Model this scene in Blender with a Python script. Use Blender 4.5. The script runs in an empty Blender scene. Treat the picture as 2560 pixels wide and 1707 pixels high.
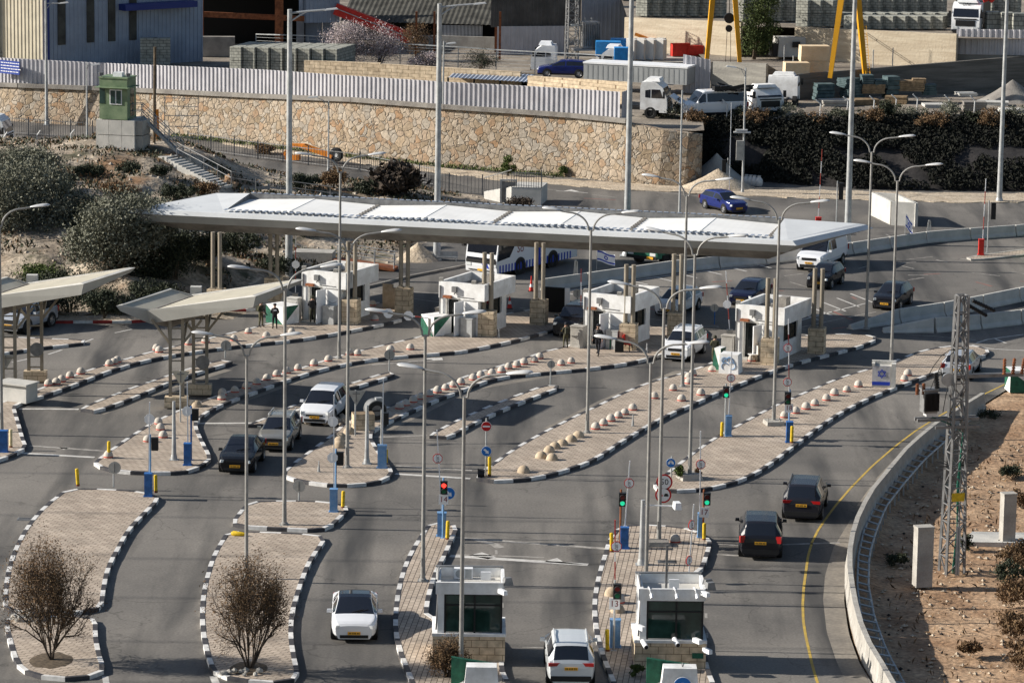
import bpy, math, random, bmesh
from mathutils import Vector, Matrix, noise as mnoise
random.seed(7)
PI = math.pi
sc = bpy.context.scene
COL = sc.collection
# ------------------------------------------------------------------ camera model
FPX, CX, CY = 9000.0, 1280.0, 853.5
YH = -800.0
TH = math.atan((CY - YH) / FPX)
HC = 38.6
ROLL = 0.015
CAM = Vector((0, 0, HC))
FW = Vector((0, math.cos(TH), -math.sin(TH)))
R0 = Vector((1, 0, 0)); U0 = Vector((0, math.sin(TH), math.cos(TH)))
RT = R0 * math.cos(ROLL) + U0 * math.sin(ROLL)
UP = U0 * math.cos(ROLL) - R0 * math.sin(ROLL)
def ray(px, py):
 return FW * FPX + RT * (px - CX) + UP * (CY - py)
def G(px, py, z=0.0):
 """point of the place at height z seen at a photograph pixel"""
 r = ray(px, py); return CAM + r * ((z - HC) / r.z)
def AtY(px, py, Y):
 r = ray(px, py); return CAM + r * (Y / r.y)
def proj(p):
 v = p - CAM; d = v.dot(FW)
 return CX + FPX * v.dot(RT) / d, CY - FPX * v.dot(UP) / d
def SC(p): return FPX / (p - CAM).dot(FW)
def htop(p, py):
 v = p - CAM; d = v.dot(FW); a = v.dot(UP); k = CY - py
 return (k * d - FPX * a) / (FPX * UP.z - k * FW.z)
def V2(p): return Vector((p.x, p.y, 0))
def hd(p, q):
 """heading angle of the direction p -> q"""
 return math.atan2(q.y - p.y, q.x - p.x)
# ------------------------------------------------------------------ mesh builder
class MB:
 def __init__(s): s.v = []; s.f = []; s.m = []
 def add(s, vs, fs, m=0):
  o = len(s.v); s.v += [tuple(v) for v in vs]
  for f in fs: s.f.append([i + o for i in f]); s.m.append(m)
  return s
 def box(s, c, d, rz=0, m=0, tap=1.0, rx=0, ry=0):
  hx, hy, hz = d[0] / 2, d[1] / 2, d[2] / 2
  pts = [Vector((sx * hx * (tap if sz > 0 else 1), sy * hy * (tap if sz > 0 else 1), sz * hz)) for sz in (-1, 1) for sx, sy in ((-1, -1), (1, -1), (1, 1), (-1, 1))]
  M = Matrix.Rotation(rz, 3, 'Z') @ Matrix.Rotation(ry, 3, 'Y') @ Matrix.Rotation(rx, 3, 'X')
  c = Vector(c)
  return s.add([c + M @ p for p in pts], [(3, 2, 1, 0), (4, 5, 6, 7), (0, 1, 5, 4), (1, 2, 6, 5), (2, 3, 7, 6), (3, 0, 4, 7)], m)
 def bar(s, a, b, w, h=None, m=0):
  a = Vector(a); b = Vector(b); h = h or w
  d = (b - a).normalized()
  x = d.cross(Vector((0, 0, 1)))
  if x.length < 1e-4: x = Vector((1, 0, 0))
  x.normalize(); y = x.cross(d)
  pts = [p + x * (sx * w / 2) + y * (sy * h / 2) for p in (a, b) for sx, sy in ((-1, -1), (1, -1), (1, 1), (-1, 1))]
  return s.add(pts, [(3, 2, 1, 0), (4, 5, 6, 7), (0, 1, 5, 4), (1, 2, 6, 5), (2, 3, 7, 6), (3, 0, 4, 7)], m)
 def tube(s, pts, r, n=8, m=0, r2=None, cap=True):
  pts = [Vector(p) for p in pts]; k = len(pts); o = []
  pv = None
  for i, p in enumerate(pts):
   d = (pts[min(i + 1, k - 1)] - pts[max(i - 1, 0)]).normalized()
   x = d.cross(Vector((0, 0, 1))) if pv is None else pv - d * pv.dot(d)
   if x.length < 1e-3: x = d.cross(Vector((0, 1, 0)))
   x.normalize(); pv = x; y = d.cross(x)
   rr = r if r2 is None else r + (r2 - r) * i / (k - 1)
   if callable(r): rr = r(i / (k - 1))
   o += [p + x * (rr * math.cos(2 * PI * j / n)) + y * (rr * math.sin(2 * PI * j / n)) for j in range(n)]
  fs = [(i * n + j, i * n + (j + 1) % n, (i + 1) * n + (j + 1) % n, (i + 1) * n + j) for i in range(k - 1) for j in range(n)]
  if cap: fs += [tuple(range(n - 1, -1, -1)), tuple((k - 1) * n + j for j in range(n))]
  return s.add(o, fs, m)
 def lathe(s, prof, c=(0, 0, 0), n=16, m=0, ax='Z', cap=False):
  c = Vector(c); o = []
  for r, z in prof:
   for j in range(n):
    a = 2 * PI * j / n; x, y = r * math.cos(a), r * math.sin(a)
    o.append(c + (Vector((x, y, z)) if ax == 'Z' else Vector((x, z, y)) if ax == 'Y' else Vector((z, x, y))))
  k = len(prof)
  fs = [(i * n + j, i * n + (j + 1) % n, (i + 1) * n + (j + 1) % n, (i + 1) * n + j) for i in range(k - 1) for j in range(n)]
  if cap: fs += [tuple(range(n - 1, -1, -1)), tuple((k - 1) * n + j for j in range(n))]
  return s.add(o, fs, m)
 def prism(s, poly, z0, z1, m=0, mtop=None, bottom=True):
  n = len(poly)
  a = sum(poly[i][0] * poly[(i + 1) % n][1] - poly[(i + 1) % n][0] * poly[i][1] for i in range(n))
  if a < 0: poly = poly[::-1]
  f0 = (lambda p: z0(p)) if callable(z0) else (lambda p: z0)
  f1 = (lambda p: z1(p)) if callable(z1) else (lambda p: z1)
  vs = [(p[0], p[1], f0(p)) for p in poly] + [(p[0], p[1], f1(p)) for p in poly]
  s.add(vs, [(i, (i + 1) % n, n + (i + 1) % n, n + i) for i in range(n)], m)
  s.add(vs[n:], [tuple(range(n))], m if mtop is None else mtop)
  if bottom: s.add(vs[:n], [tuple(range(n - 1, -1, -1))], m)
  return s
 def slab(s, poly3, n, t, m=0):
  """polygon (3-D points) thickened by t along -n"""
  k = len(poly3); P = [Vector(p) for p in poly3]; n = Vector(n).normalized()
  vs = P + [p - n * t for p in P]
  return s.add(vs, [tuple(range(k)), tuple(range(2 * k - 1, k - 1, -1))] + [(i, k + i, k + (i + 1) % k, (i + 1) % k) for i in range(k)], m)
 def obj(s, name, mats, parent=None, smooth=False, loc=None, ang=None):
  me = bpy.data.meshes.new(name); me.from_pydata(s.v, [], s.f)
  if not isinstance(mats, (list, tuple)): mats = [mats]
  for mt in mats: me.materials.append(mt)
  me.polygons.foreach_set('material_index', s.m)
  if loc is not None:
   me.transform(Matrix.Translation(-Vector(loc)))
  bm = bmesh.new(); bm.from_mesh(me); bmesh.ops.recalc_face_normals(bm, faces=bm.faces) if len(bm.faces) < 30000 else None; bm.to_mesh(me); bm.free()
  if smooth:
   me.polygons.foreach_set('use_smooth', [True] * len(me.polygons))
   me.set_sharp_from_angle(angle=math.radians(ang or 40))
  o = bpy.data.objects.new(name, me); COL.objects.link(o)
  if parent is not None: o.parent = parent
  if loc is not None: o.location = loc
  return o
def tag(o, label, cat, group=None, kind=None):
 if label: o['label'] = label
 if cat: o['category'] = cat
 if group: o['group'] = group
 if kind: o['kind'] = kind
 return o
def thing(name, label, cat, loc=(0, 0, 0), rz=0, group=None):
 o = bpy.data.objects.new(name, None); COL.objects.link(o)
 o.location = loc; o.rotation_euler = (0, 0, rz); o.empty_display_size = 0.2
 return tag(o, label, cat, group)
def struct(o): o['kind'] = 'structure'; return o
CH = {}
def kids(o): return [c for c in o.children]
def dup(root, loc, rz, label=None, group=None, sc_=None):
 r = root.copy(); COL.objects.link(r); r.location = loc; r.rotation_euler = (0, 0, rz)
 if sc_: r.scale = (sc_,) * 3
 if label: r['label'] = label
 if group: r['group'] = group
 for ch in kids(root):
  c = ch.copy(); COL.objects.link(c); c.parent = r
  for g in kids(ch):
   d = g.copy(); COL.objects.link(d); d.parent = c
 return r
ORD = ['first', 'second', 'third', 'fourth', 'fifth', 'sixth', 'seventh', 'eighth', 'ninth', 'tenth', 'eleventh', 'twelfth', 'thirteenth', 'fourteenth', 'fifteenth', 'sixteenth', 'seventeenth', 'eighteenth', 'nineteenth', 'twentieth', 'twenty-first', 'twenty-second', 'twenty-third', 'twenty-fourth']
# ------------------------------------------------------------------ materials
def nd(t, k, **kw):
 n = t.nodes.new(k)
 for a, b in kw.items(): setattr(n, a, b)
 return n
def mat(name, col, rough=0.8, metal=0.0, var=0.0, vs=1.0, col2=None, spec=0.3, bump=0.0, bs=8.0, spk=0.0, spks=40.0, det=5, coat=0.0):
 """principled surface: base colour broken up by two scales of noise"""
 m = bpy.data.materials.new(name); m.use_nodes = True
 t = m.node_tree; b = t.nodes['Principled BSDF']
 b.inputs['Roughness'].default_value = rough; b.inputs['Metallic'].default_value = metal
 b.inputs['Specular IOR Level'].default_value = spec
 if coat: b.inputs['Coat Weight'].default_value = coat; b.inputs['Coat Roughness'].default_value = 0.08
 c = (*col, 1)
 if var or col2 or spk or bump:
  tc = nd(t, 'ShaderNodeTexCoord')
 if var or col2:
  n = nd(t, 'ShaderNodeTexNoise'); n.inputs['Scale'].default_value = vs; n.inputs['Detail'].default_value = det; n.inputs['Roughness'].default_value = 0.62
  t.links.new(tc.outputs['Object'], n.inputs['Vector'])
  r = nd(t, 'ShaderNodeValToRGB'); e = r.color_ramp.elements
  e[0].position = 0.36; e[1].position = 0.66
  c2 = (*col2, 1) if col2 else tuple(min(1, x * (1 + var)) for x in col) + (1,)
  c1 = c if col2 else tuple(x * (1 - var) for x in col) + (1,)
  e[0].color = c1; e[1].color = c2
  t.links.new(n.outputs['Fac'], r.inputs['Fac']); out = r.outputs['Color']
  if spk:
   n2 = nd(t, 'ShaderNodeTexNoise'); n2.inputs['Scale'].default_value = spks; n2.inputs['Detail'].default_value = 2
   t.links.new(tc.outputs['Object'], n2.inputs['Vector'])
   mr = nd(t, 'ShaderNodeMapRange'); mr.inputs['From Min'].default_value = 0.3; mr.inputs['From Max'].default_value = 0.7; mr.inputs['To Min'].default_value = 1 - spk; mr.inputs['To Max'].default_value = 1 + spk
   t.links.new(n2.outputs['Fac'], mr.inputs['Value'])
   mx = nd(t, 'ShaderNodeVectorMath', operation='SCALE')
   t.links.new(out, mx.inputs[0]); t.links.new(mr.outputs['Result'], mx.inputs['Scale']); out = mx.outputs['Vector']
  t.links.new(out, b.inputs['Base Color'])
 else: b.inputs['Base Color'].default_value = c
 if bump:
  n3 = nd(t, 'ShaderNodeTexNoise'); n3.inputs['Scale'].default_value = bs; n3.inputs['Detail'].default_value = 4
  t.links.new(tc.outputs['Object'], n3.inputs['Vector'])
  bp = nd(t, 'ShaderNodeBump'); bp.inputs['Strength'].default_value = bump; bp.inputs['Distance'].default_value = 0.1
  t.links.new(n3.outputs['Fac'], bp.inputs['Height']); t.links.new(bp.outputs['Normal'], b.inputs['Normal'])
 return m
def emit_mat(name, col, st):
 m = mat(name, col, 0.3); b = m.node_tree.nodes['Principled BSDF']
 b.inputs['Emission Color'].default_value = (*col, 1); b.inputs['Emission Strength'].default_value = st
 return m
def pave_mat(name, rot, sx=0.46, sy=0.23, c1=(.375, .305, .24), c2=(.47, .39, .31), mo=(.085, .067, .053)):
 m = mat(name, (1, 1, 1), 0.85); t = m.node_tree; b = t.nodes['Principled BSDF']
 tc = nd(t, 'ShaderNodeTexCoord'); mp = nd(t, 'ShaderNodeMapping'); mp.inputs['Rotation'].default_value = (0, 0, rot)
 t.links.new(tc.outputs['Object'], mp.inputs['Vector'])
 br = nd(t, 'ShaderNodeTexBrick'); br.inputs['Color1'].default_value = (*c1, 1); br.inputs['Color2'].default_value = (*c2, 1); br.inputs['Mortar'].default_value = (*mo, 1)
 br.inputs['Scale'].default_value = 1; br.inputs['Mortar Size'].default_value = 0.018; br.inputs['Brick Width'].default_value = sx; br.inputs['Row Height'].default_value = sy; br.inputs['Mortar Smooth'].default_value = 0.3
 t.links.new(mp.outputs['Vector'], br.inputs['Vector'])
 n = nd(t, 'ShaderNodeTexNoise'); n.inputs['Scale'].default_value = 0.5; n.inputs['Detail'].default_value = 6; n.inputs['Roughness'].default_value = .65
 t.links.new(tc.outputs['Object'], n.inputs['Vector'])
 mr = nd(t, 'ShaderNodeMapRange'); mr.inputs['From Min'].default_value = .3; mr.inputs['From Max'].default_value = .7; mr.inputs['To Min'].default_value = .72; mr.inputs['To Max'].default_value = 1.2
 t.links.new(n.outputs['Fac'], mr.inputs['Value'])
 mx = nd(t, 'ShaderNodeVectorMath', operation='SCALE'); t.links.new(br.outputs['Color'], mx.inputs[0]); t.links.new(mr.outputs['Result'], mx.inputs['Scale'])
 t.links.new(mx.outputs['Vector'], b.inputs['Base Color'])
 return m
def stone_mat(name, scale, mortar, ramp, edge=0.035, bump=0.6, squash=1.0):
 """rubble masonry: 3-D voronoi cells, each with its own stone colour, dark joints"""
 m = mat(name, (1, 1, 1), 0.9); t = m.node_tree; b = t.nodes['Principled BSDF']
 tc = nd(t, 'ShaderNodeTexCoord'); mp = nd(t, 'ShaderNodeMapping'); mp.inputs['Scale'].default_value = (1, 1, squash)
 nz = nd(t, 'ShaderNodeTexNoise'); nz.inputs['Scale'].default_value = 1.3; nz.inputs['Detail'].default_value = 2
 t.links.new(tc.outputs['Object'], nz.inputs['Vector'])
 ad = nd(t, 'ShaderNodeVectorMath', operation='MULTIPLY_ADD'); ad.inputs[1].default_value = (.85, .85, .85)
 t.links.new(nz.outputs['Color'], ad.inputs[0]); t.links.new(tc.outputs['Object'], ad.inputs[2])
 t.links.new(ad.outputs['Vector'], mp.inputs['Vector'])
 v1 = nd(t, 'ShaderNodeTexVoronoi'); v1.inputs['Scale'].default_value = scale
 v2 = nd(t, 'ShaderNodeTexVoronoi', feature='DISTANCE_TO_EDGE'); v2.inputs['Scale'].default_value = scale
 for v in (v1, v2): t.links.new(mp.outputs['Vector'], v.inputs['Vector'])
 sx = nd(t, 'ShaderNodeSeparateColor'); t.links.new(v1.outputs['Color'], sx.inputs['Color'])
 r = nd(t, 'ShaderNodeValToRGB'); e = r.color_ramp.elements
 while len(e) < len(ramp): e.new(0.5)
 for i, c in enumerate(ramp): e[i].position = i / (len(ramp) - 1); e[i].color = (*c, 1)
 t.links.new(sx.outputs['Red'], r.inputs['Fac'])
 n2 = nd(t, 'ShaderNodeTexNoise'); n2.inputs['Scale'].default_value = 5; n2.inputs['Detail'].default_value = 5
 t.links.new(tc.outputs['Object'], n2.inputs['Vector'])
 mr = nd(t, 'ShaderNodeMapRange'); mr.inputs['From Min'].default_value = .3; mr.inputs['From Max'].default_value = .7; mr.inputs['To Min'].default_value = .7; mr.inputs['To Max'].default_value = 1.25
 t.links.new(n2.outputs['Fac'], mr.inputs['Value'])
 mx = nd(t, 'ShaderNodeVectorMath', operation='SCALE'); t.links.new(r.outputs['Color'], mx.inputs[0]); t.links.new(mr.outputs['Result'], mx.inputs['Scale'])
 ed = nd(t, 'ShaderNodeMapRange'); ed.inputs['From Min'].default_value = edge * .35; ed.inputs['From Max'].default_value = edge; ed.inputs['To Min'].default_value = 0; ed.inputs['To Max'].default_value = 1
 t.links.new(v2.outputs['Distance'], ed.inputs['Value'])
 mi = nd(t, 'ShaderNodeMix', data_type='RGBA'); mi.inputs[6].default_value = (*mortar, 1)
 t.links.new(ed.outputs['Result'], mi.inputs[0]); t.links.new(mx.outputs['Vector'], mi.inputs[7])
 t.links.new(mi.outputs[2], b.inputs['Base Color'])
 hs = nd(t, 'ShaderNodeMath', operation='MULTIPLY_ADD'); hs.inputs[1].default_value = .35
 t.links.new(n2.outputs['Fac'], hs.inputs[0])
 e2 = nd(t, 'ShaderNodeMapRange'); e2.inputs['From Max'].default_value = edge * 2.5; t.links.new(v2.outputs['Distance'], e2.inputs['Value'])
 t.links.new(e2.outputs['Result'], hs.inputs[2])
 bp = nd(t, 'ShaderNodeBump'); bp.inputs['Strength'].default_value = bump; bp.inputs['Distance'].default_value = .12
 t.links.new(hs.outputs[0], bp.inputs['Height']); t.links.new(bp.outputs['Normal'], b.inputs['Normal'])
 return m
def brick_mat(name, w, h, c1, c2, mo, ms=.012, rot=(PI / 2, 0, 0), bump=.4):
 m = mat(name, (1, 1, 1), 0.9); t = m.node_tree; b = t.nodes['Principled BSDF']
 tc = nd(t, 'ShaderNodeTexCoord'); sp = nd(t, 'ShaderNodeSeparateXYZ'); t.links.new(tc.outputs['Object'], sp.inputs[0])
 a = nd(t, 'ShaderNodeMath', operation='ADD'); t.links.new(sp.outputs[0], a.inputs[0]); t.links.new(sp.outputs[1], a.inputs[1])
 cb = nd(t, 'ShaderNodeCombineXYZ'); t.links.new(a.outputs[0], cb.inputs[0]); t.links.new(sp.outputs[2], cb.inputs[1])
 br = nd(t, 'ShaderNodeTexBrick'); br.inputs['Color1'].default_value = (*c1, 1); br.inputs['Color2'].default_value = (*c2, 1); br.inputs['Mortar'].default_value = (*mo, 1)
 br.inputs['Scale'].default_value = 1; br.inputs['Mortar Size'].default_value = ms; br.inputs['Brick Width'].default_value = w; br.inputs['Row Height'].default_value = h
 t.links.new(cb.outputs[0], br.inputs['Vector'])
 n2 = nd(t, 'ShaderNodeTexNoise'); n2.inputs['Scale'].default_value = 3; n2.inputs['Detail'].default_value = 6
 t.links.new(tc.outputs['Object'], n2.inputs['Vector'])
 mr = nd(t, 'ShaderNodeMapRange'); mr.inputs['From Min'].default_value = .3; mr.inputs['From Max'].default_value = .7; mr.inputs['To Min'].default_value = .65; mr.inputs['To Max'].default_value = 1.2
 t.links.new(n2.outputs['Fac'], mr.inputs['Value'])
 mx = nd(t, 'ShaderNodeVectorMath', operation='SCALE'); t.links.new(br.outputs['Color'], mx.inputs[0]); t.links.new(mr.outputs['Result'], mx.inputs['Scale'])
 t.links.new(mx.outputs['Vector'], b.inputs['Base Color'])
 bp = nd(t, 'ShaderNodeBump'); bp.inputs['Strength'].default_value = bump; bp.inputs['Distance'].default_value = .05; t.links.new(n2.outputs['Fac'], bp.inputs['Height']); t.links.new(bp.outputs['Normal'], b.inputs['Normal'])
 return m
M = {}
def asphalt_mat(name, c1, c2, c3):
 m = mat(name, c1, .88, 0, 0, .06, c2, .25, .12, 30, .16, 9, 7)
 t = m.node_tree; b = t.nodes['Principled BSDF']
 src = b.inputs['Base Color'].links[0].from_socket
 tc = nd(t, 'ShaderNodeTexCoord'); mp = nd(t, 'ShaderNodeMapping'); mp.inputs['Rotation'].default_value = (0, 0, math.radians(-26)); mp.inputs['Scale'].default_value = (.45, .045, 1)
 t.links.new(tc.outputs['Object'], mp.inputs['Vector'])
 n = nd(t, 'ShaderNodeTexNoise'); n.inputs['Scale'].default_value = 1.0; n.inputs['Detail'].default_value = 5; t.links.new(mp.outputs['Vector'], n.inputs['Vector'])
 mr = nd(t, 'ShaderNodeMapRange'); mr.inputs['From Min'].default_value = .47; mr.inputs['From Max'].default_value = .68
 t.links.new(n.outputs['Fac'], mr.inputs['Value'])
 mi = nd(t, 'ShaderNodeMix', data_type='RGBA'); t.links.new(mr.outputs[0], mi.inputs[0]); t.links.new(src, mi.inputs[6]); mi.inputs[7].default_value = (*c3, 1)
 # cracks
 v = nd(t, 'ShaderNodeTexVoronoi', feature='DISTANCE_TO_EDGE'); v.inputs['Scale'].default_value = .11
 wn = nd(t, 'ShaderNodeTexNoise'); wn.inputs['Scale'].default_value = .4; wn.inputs['Detail'].default_value = 5; t.links.new(tc.outputs['Object'], wn.inputs['Vector'])
 ad = nd(t, 'ShaderNodeVectorMath', operation='MULTIPLY_ADD'); ad.inputs[1].default_value = (5, 5, 0); t.links.new(wn.outputs['Color'], ad.inputs[0]); t.links.new(tc.outputs['Object'], ad.inputs[2]); t.links.new(ad.outputs[0], v.inputs['Vector'])
 cr = nd(t, 'ShaderNodeMapRange'); cr.inputs['From Min'].default_value = .002; cr.inputs['From Max'].default_value = .006; cr.inputs['To Min'].default_value = .72; t.links.new(v.outputs['Distance'], cr.inputs['Value'])
 sx = nd(t, 'ShaderNodeVectorMath', operation='SCALE'); t.links.new(mi.outputs[2], sx.inputs[0]); t.links.new(cr.outputs[0], sx.inputs['Scale'])
 t.links.new(sx.outputs[0], b.inputs['Base Color'])
 return m
M['asphalt'] = asphalt_mat('asphalt', (.105, .098, .09), (.215, .196, .172), (.055, .053, .051))
M['asphalt_new'] = mat('asphalt_new', (.085, .08, .075), .9, var=.25, vs=.3, bump=.1, bs=30, spk=.15, spks=9)
M['kb'] = mat('kerb_black', (.035, .035, .042), .8, var=.5, vs=3, col2=(.075, .07, .07))
M['kw'] = mat('kerb_white', (.5, .49, .47), .8, col2=(.72, .70, .67), vs=3)
M['kr'] = mat('kerb_red', (.28, .03, .025), .8, var=.3, vs=3)
M['paint'] = mat('road_paint', (.42, .4, .37), .8, col2=(.62, .6, .56), vs=2.2)
M['dust'] = mat('road_dust', (.155, .139, .12), .95, col2=(.25, .22, .18), vs=.5, spk=.15, spks=6)
M['paint_worn'] = mat('road_paint_worn', (.19, .175, .155), .85, col2=(.40, .375, .34), vs=2.5)
M['paint_red'] = mat('road_paint_red', (.2, .12, .1), .85, col2=(.26, .11, .09), vs=2)
M['paint_yellow'] = mat('road_paint_yellow', (.36, .25, .07), .8, col2=(.5, .34, .06), vs=2)
M['conc'] = mat('concrete', (.30, .28, .25), .9, col2=(.42, .40, .36), vs=1.1, bump=.2, bs=12, spk=.08, spks=14)
M['conc_l'] = mat('concrete_light', (.42, .41, .38), .9, col2=(.55, .53, .49), vs=.9, bump=.15, bs=12)
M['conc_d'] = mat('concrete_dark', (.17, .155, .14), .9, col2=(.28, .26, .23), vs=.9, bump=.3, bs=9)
M['white'] = mat('white_paint', (.68, .69, .70), .55, col2=(.82, .82, .82), vs=1.5)
M['white_w'] = mat('white_render_weathered', (.60, .59, .57), .7, col2=(.82, .82, .81), vs=1.4, det=8)
M['glass'] = mat('dark_glass', (.012, .016, .018), .06, spec=.6)
M['glass_g'] = mat('green_glass', (.02, .045, .038), .05, spec=.6, var=.5, vs=.8)
M['cglass'] = mat('car_glass', (.012, .014, .02), .04, spec=.7)
M['lampm'] = mat('lamp_grey_steel', (.28, .275, .26), .5, .25, var=.15, vs=3)
M['galv'] = mat('galvanised_steel', (.38, .39, .39), .5, .35, var=.2, vs=2)
M['galv_d'] = mat('dark_galvanised_steel', (.2, .2, .2), .55, .35, var=.25, vs=2)
M['lamph'] = mat('lamp_head_grey', (.55, .55, .54), .4, .1)
M['black'] = mat('black_plastic', (.015, .015, .016), .5)
M['tyre'] = mat('tyre_rubber', (.018, .018, .018), .85, var=.3, vs=8)
M['rim'] = mat('alloy_rim', (.35, .35, .36), .35, .7)
M['yellow'] = mat('yellow_paint', (.62, .42, .02), .6, var=.22, vs=4)
M['yellow_p'] = mat('pale_yellow_paint', (.62, .52, .3), .7, var=.2, vs=4)
M['blue'] = mat('cabinet_blue', (.03, .12, .34), .5, var=.3, vs=3)
M['blue_l'] = mat('faded_blue', (.10, .24, .46), .6, col2=(.2, .32, .48), vs=4)
M['red'] = mat('red_paint', (.55, .03, .02), .5, var=.15, vs=4)
M['bands'] = mat('band_red', (.42, .07, .05), .7, var=.3, vs=6)
M['boll'] = mat('bollard_concrete', (.40, .36, .31), .85, col2=(.54, .49, .43), vs=3, bump=.15, bs=20)
M['boll_b'] = mat('bollard_brown_concrete', (.36, .28, .19), .85, col2=(.5, .40, .29), vs=3, bump=.15, bs=20)
M['green'] = mat('green_paint', (.015, .10, .06), .6, var=.3, vs=4)
M['signred'] = mat('sign_red', (.5, .015, .015), .45)
M['signblue'] = mat('sign_blue', (.02, .16, .5), .45)
M['signwhite'] = mat('sign_white', (.78, .78, .78), .45)
M['signback'] = mat('sign_back_grey', (.40, .39, .36), .55, .2, var=.15, vs=4)
M['ink'] = mat('sign_ink', (.02, .02, .02), .5)
M['maroon'] = mat('sign_maroon', (.2, .03, .03), .5)
M['flagblue'] = mat('flag_blue', (.02, .05, .38), .8)
M['flagwhite'] = mat('flag_white', (.75, .76, .8), .8)
M['orange_plate'] = mat('plate_yellow', (.75, .38, .03), .5)
M['headl'] = mat('headlight', (.6, .62, .62), .12, spec=.8)
M['taill'] = mat('taillight', (.34, .012, .012), .15, spec=.6)
M['amber'] = mat('amber_lamp', (.7, .25, .03), .2)
M['red_on'] = emit_mat('red_lamp_lit', (1, .03, .02), 2.2)
M['green_on'] = emit_mat('green_lamp_lit', (.02, .7, .35), .5)
M['lens_off'] = mat('lamp_lens_dark', (.03, .03, .03), .2)
M['lens_red'] = mat('lamp_lens_red', (.12, .015, .015), .2)
M['lens_green'] = mat('lamp_lens_green', (.015, .12, .06), .2)
M['stonewall'] = stone_mat('rubble_stone_wall', 1.8, (.15, .12, .09), [(.25, .19, .125), (.34, .265, .185), (.38, .315, .24), (.29, .18, .10), (.40, .34, .265), (.29, .255, .21), (.36, .275, .185)], edge=.034)
M['block'] = brick_mat('limestone_blocks', .62, .3, (.62, .50, .35), (.52, .41, .28), (.22, .16, .1), ms=.014)
M['soil'] = mat('soil_orange', (.25, .15, .085), .95, col2=(.43, .295, .185), vs=.5, bump=.8, bs=3.5, spk=.35, spks=5, det=9)
M['rubble'] = mat('limestone_rubble', (.27, .22, .165), .95, col2=(.47, .41, .335), vs=.45, bump=1.0, bs=3, spk=.35, spks=4, det=9)
M['soild'] = mat('dark_soil_painted_shade', (.014, .013, .013), .95, col2=(.035, .031, .03), vs=.4, bump=.8, bs=2, det=8)  # near-black: the bank's shade is painted into this soil; clods share it
M['gravel'] = mat('gravel_beige', (.36, .29, .21), .95, col2=(.5, .42, .32), vs=.9, bump=.7, bs=6, spk=.3, spks=8)
M['rust'] = mat('rusty_steel', (.22, .075, .03), .8, var=.4, vs=3)
M['wood'] = mat('weathered_wood', (.24, .17, .1), .85, var=.35, vs=3)
M['orange'] = mat('machine_orange', (.6, .2, .02), .5, var=.2, vs=3)
M['craney'] = mat('crane_yellow', (.62, .30, .012), .5, var=.12, vs=.6)
M['corr_w'] = mat('corrugated_white', (.47, .46, .48), .5, .05, var=.1, vs=.8)
M['corr_c'] = mat('corrugated_cream', (.52, .47, .36), .6, .05, var=.1, vs=.8)
M['corr_b'] = mat('corrugated_blue_grey', (.27, .31, .38), .6, .05, var=.12, vs=.5)
M['corr_d'] = mat('corrugated_dark', (.09, .085, .08), .7, .05, var=.3, vs=.5)
M['roofd'] = mat('dark_sheet_roof', (.06, .058, .05), .8, var=.4, vs=.8)
M['bluep'] = mat('deep_blue_paint', (.015, .03, .16), .5)
M['blockg'] = brick_mat('grey_concrete_blocks', .42, .22, (.30, .30, .26), (.37, .37, .32), (.13, .13, .12), ms=.02)
M['canw'] = mat('canopy_white_sheet', (.74, .73, .70), .6, col2=(.85, .84, .81), vs=.35, det=7)
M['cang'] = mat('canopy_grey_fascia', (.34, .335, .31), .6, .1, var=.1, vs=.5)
M['canf'] = mat('canopy_light_fascia', (.62, .63, .63), .5, .05, var=.06, vs=.5)
M['canc'] = mat('canopy_cream_sheet', (.47, .43, .34), .6, var=.1, vs=.8)
M['column'] = mat('column_beige_paint', (.25, .215, .165), .6, var=.15, vs=1)
M['leaf_k'] = mat('scrub_painted_shade', (.007, .008, .006), .95, col2=(.02, .021, .015), vs=1.2)  # leaf colour blackened to carry the shade lying on the bank
M['leaf_o'] = mat('olive_leaves', (.075, .08, .052), .7, col2=(.23, .23, .175), vs=1.4)
M['leaf_d'] = mat('dark_leaves', (.025, .032, .018), .7, col2=(.05, .058, .03), vs=1.5)
M['leaf_g'] = mat('grass_leaves', (.05, .075, .018), .8, col2=(.10, .13, .03), vs=2)
M['leaf_br'] = mat('dry_brown_leaves', (.10, .058, .03), .85, col2=(.19, .12, .06), vs=2)
M['leaf_p'] = mat('blossom_pale', (.42, .34, .34), .8, col2=(.62, .54, .54), vs=3)
M['twig'] = mat('bare_twigs', (.045, .034, .026), .9, col2=(.08, .06, .045), vs=4)
M['bark'] = mat('bark', (.10, .075, .05), .9, var=.4, vs=6)
M['skin'] = mat('skin', (.45, .27, .19), .6)
M['olive'] = mat('olive_uniform', (.085, .08, .045), .9, var=.35, vs=9)
M['olive_d'] = mat('olive_gear', (.045, .045, .03), .9, var=.3, vs=9)
M['navy'] = mat('black_uniform', (.014, .015, .02), .85, var=.3, vs=8)
M['brownboot'] = mat('boots', (.03, .022, .016), .7)
M['tarp'] = mat('grey_curtain', (.30, .31, .31), .6, var=.1, vs=.6)
M['wirem'] = mat('cable_black', (.02, .02, .02), .6)
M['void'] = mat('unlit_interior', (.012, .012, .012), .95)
def carpaint(name, col, metal=.0): 
 M[name] = mat(name, col, .22, metal, spec=.3, coat=.12); return M[name]
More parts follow.
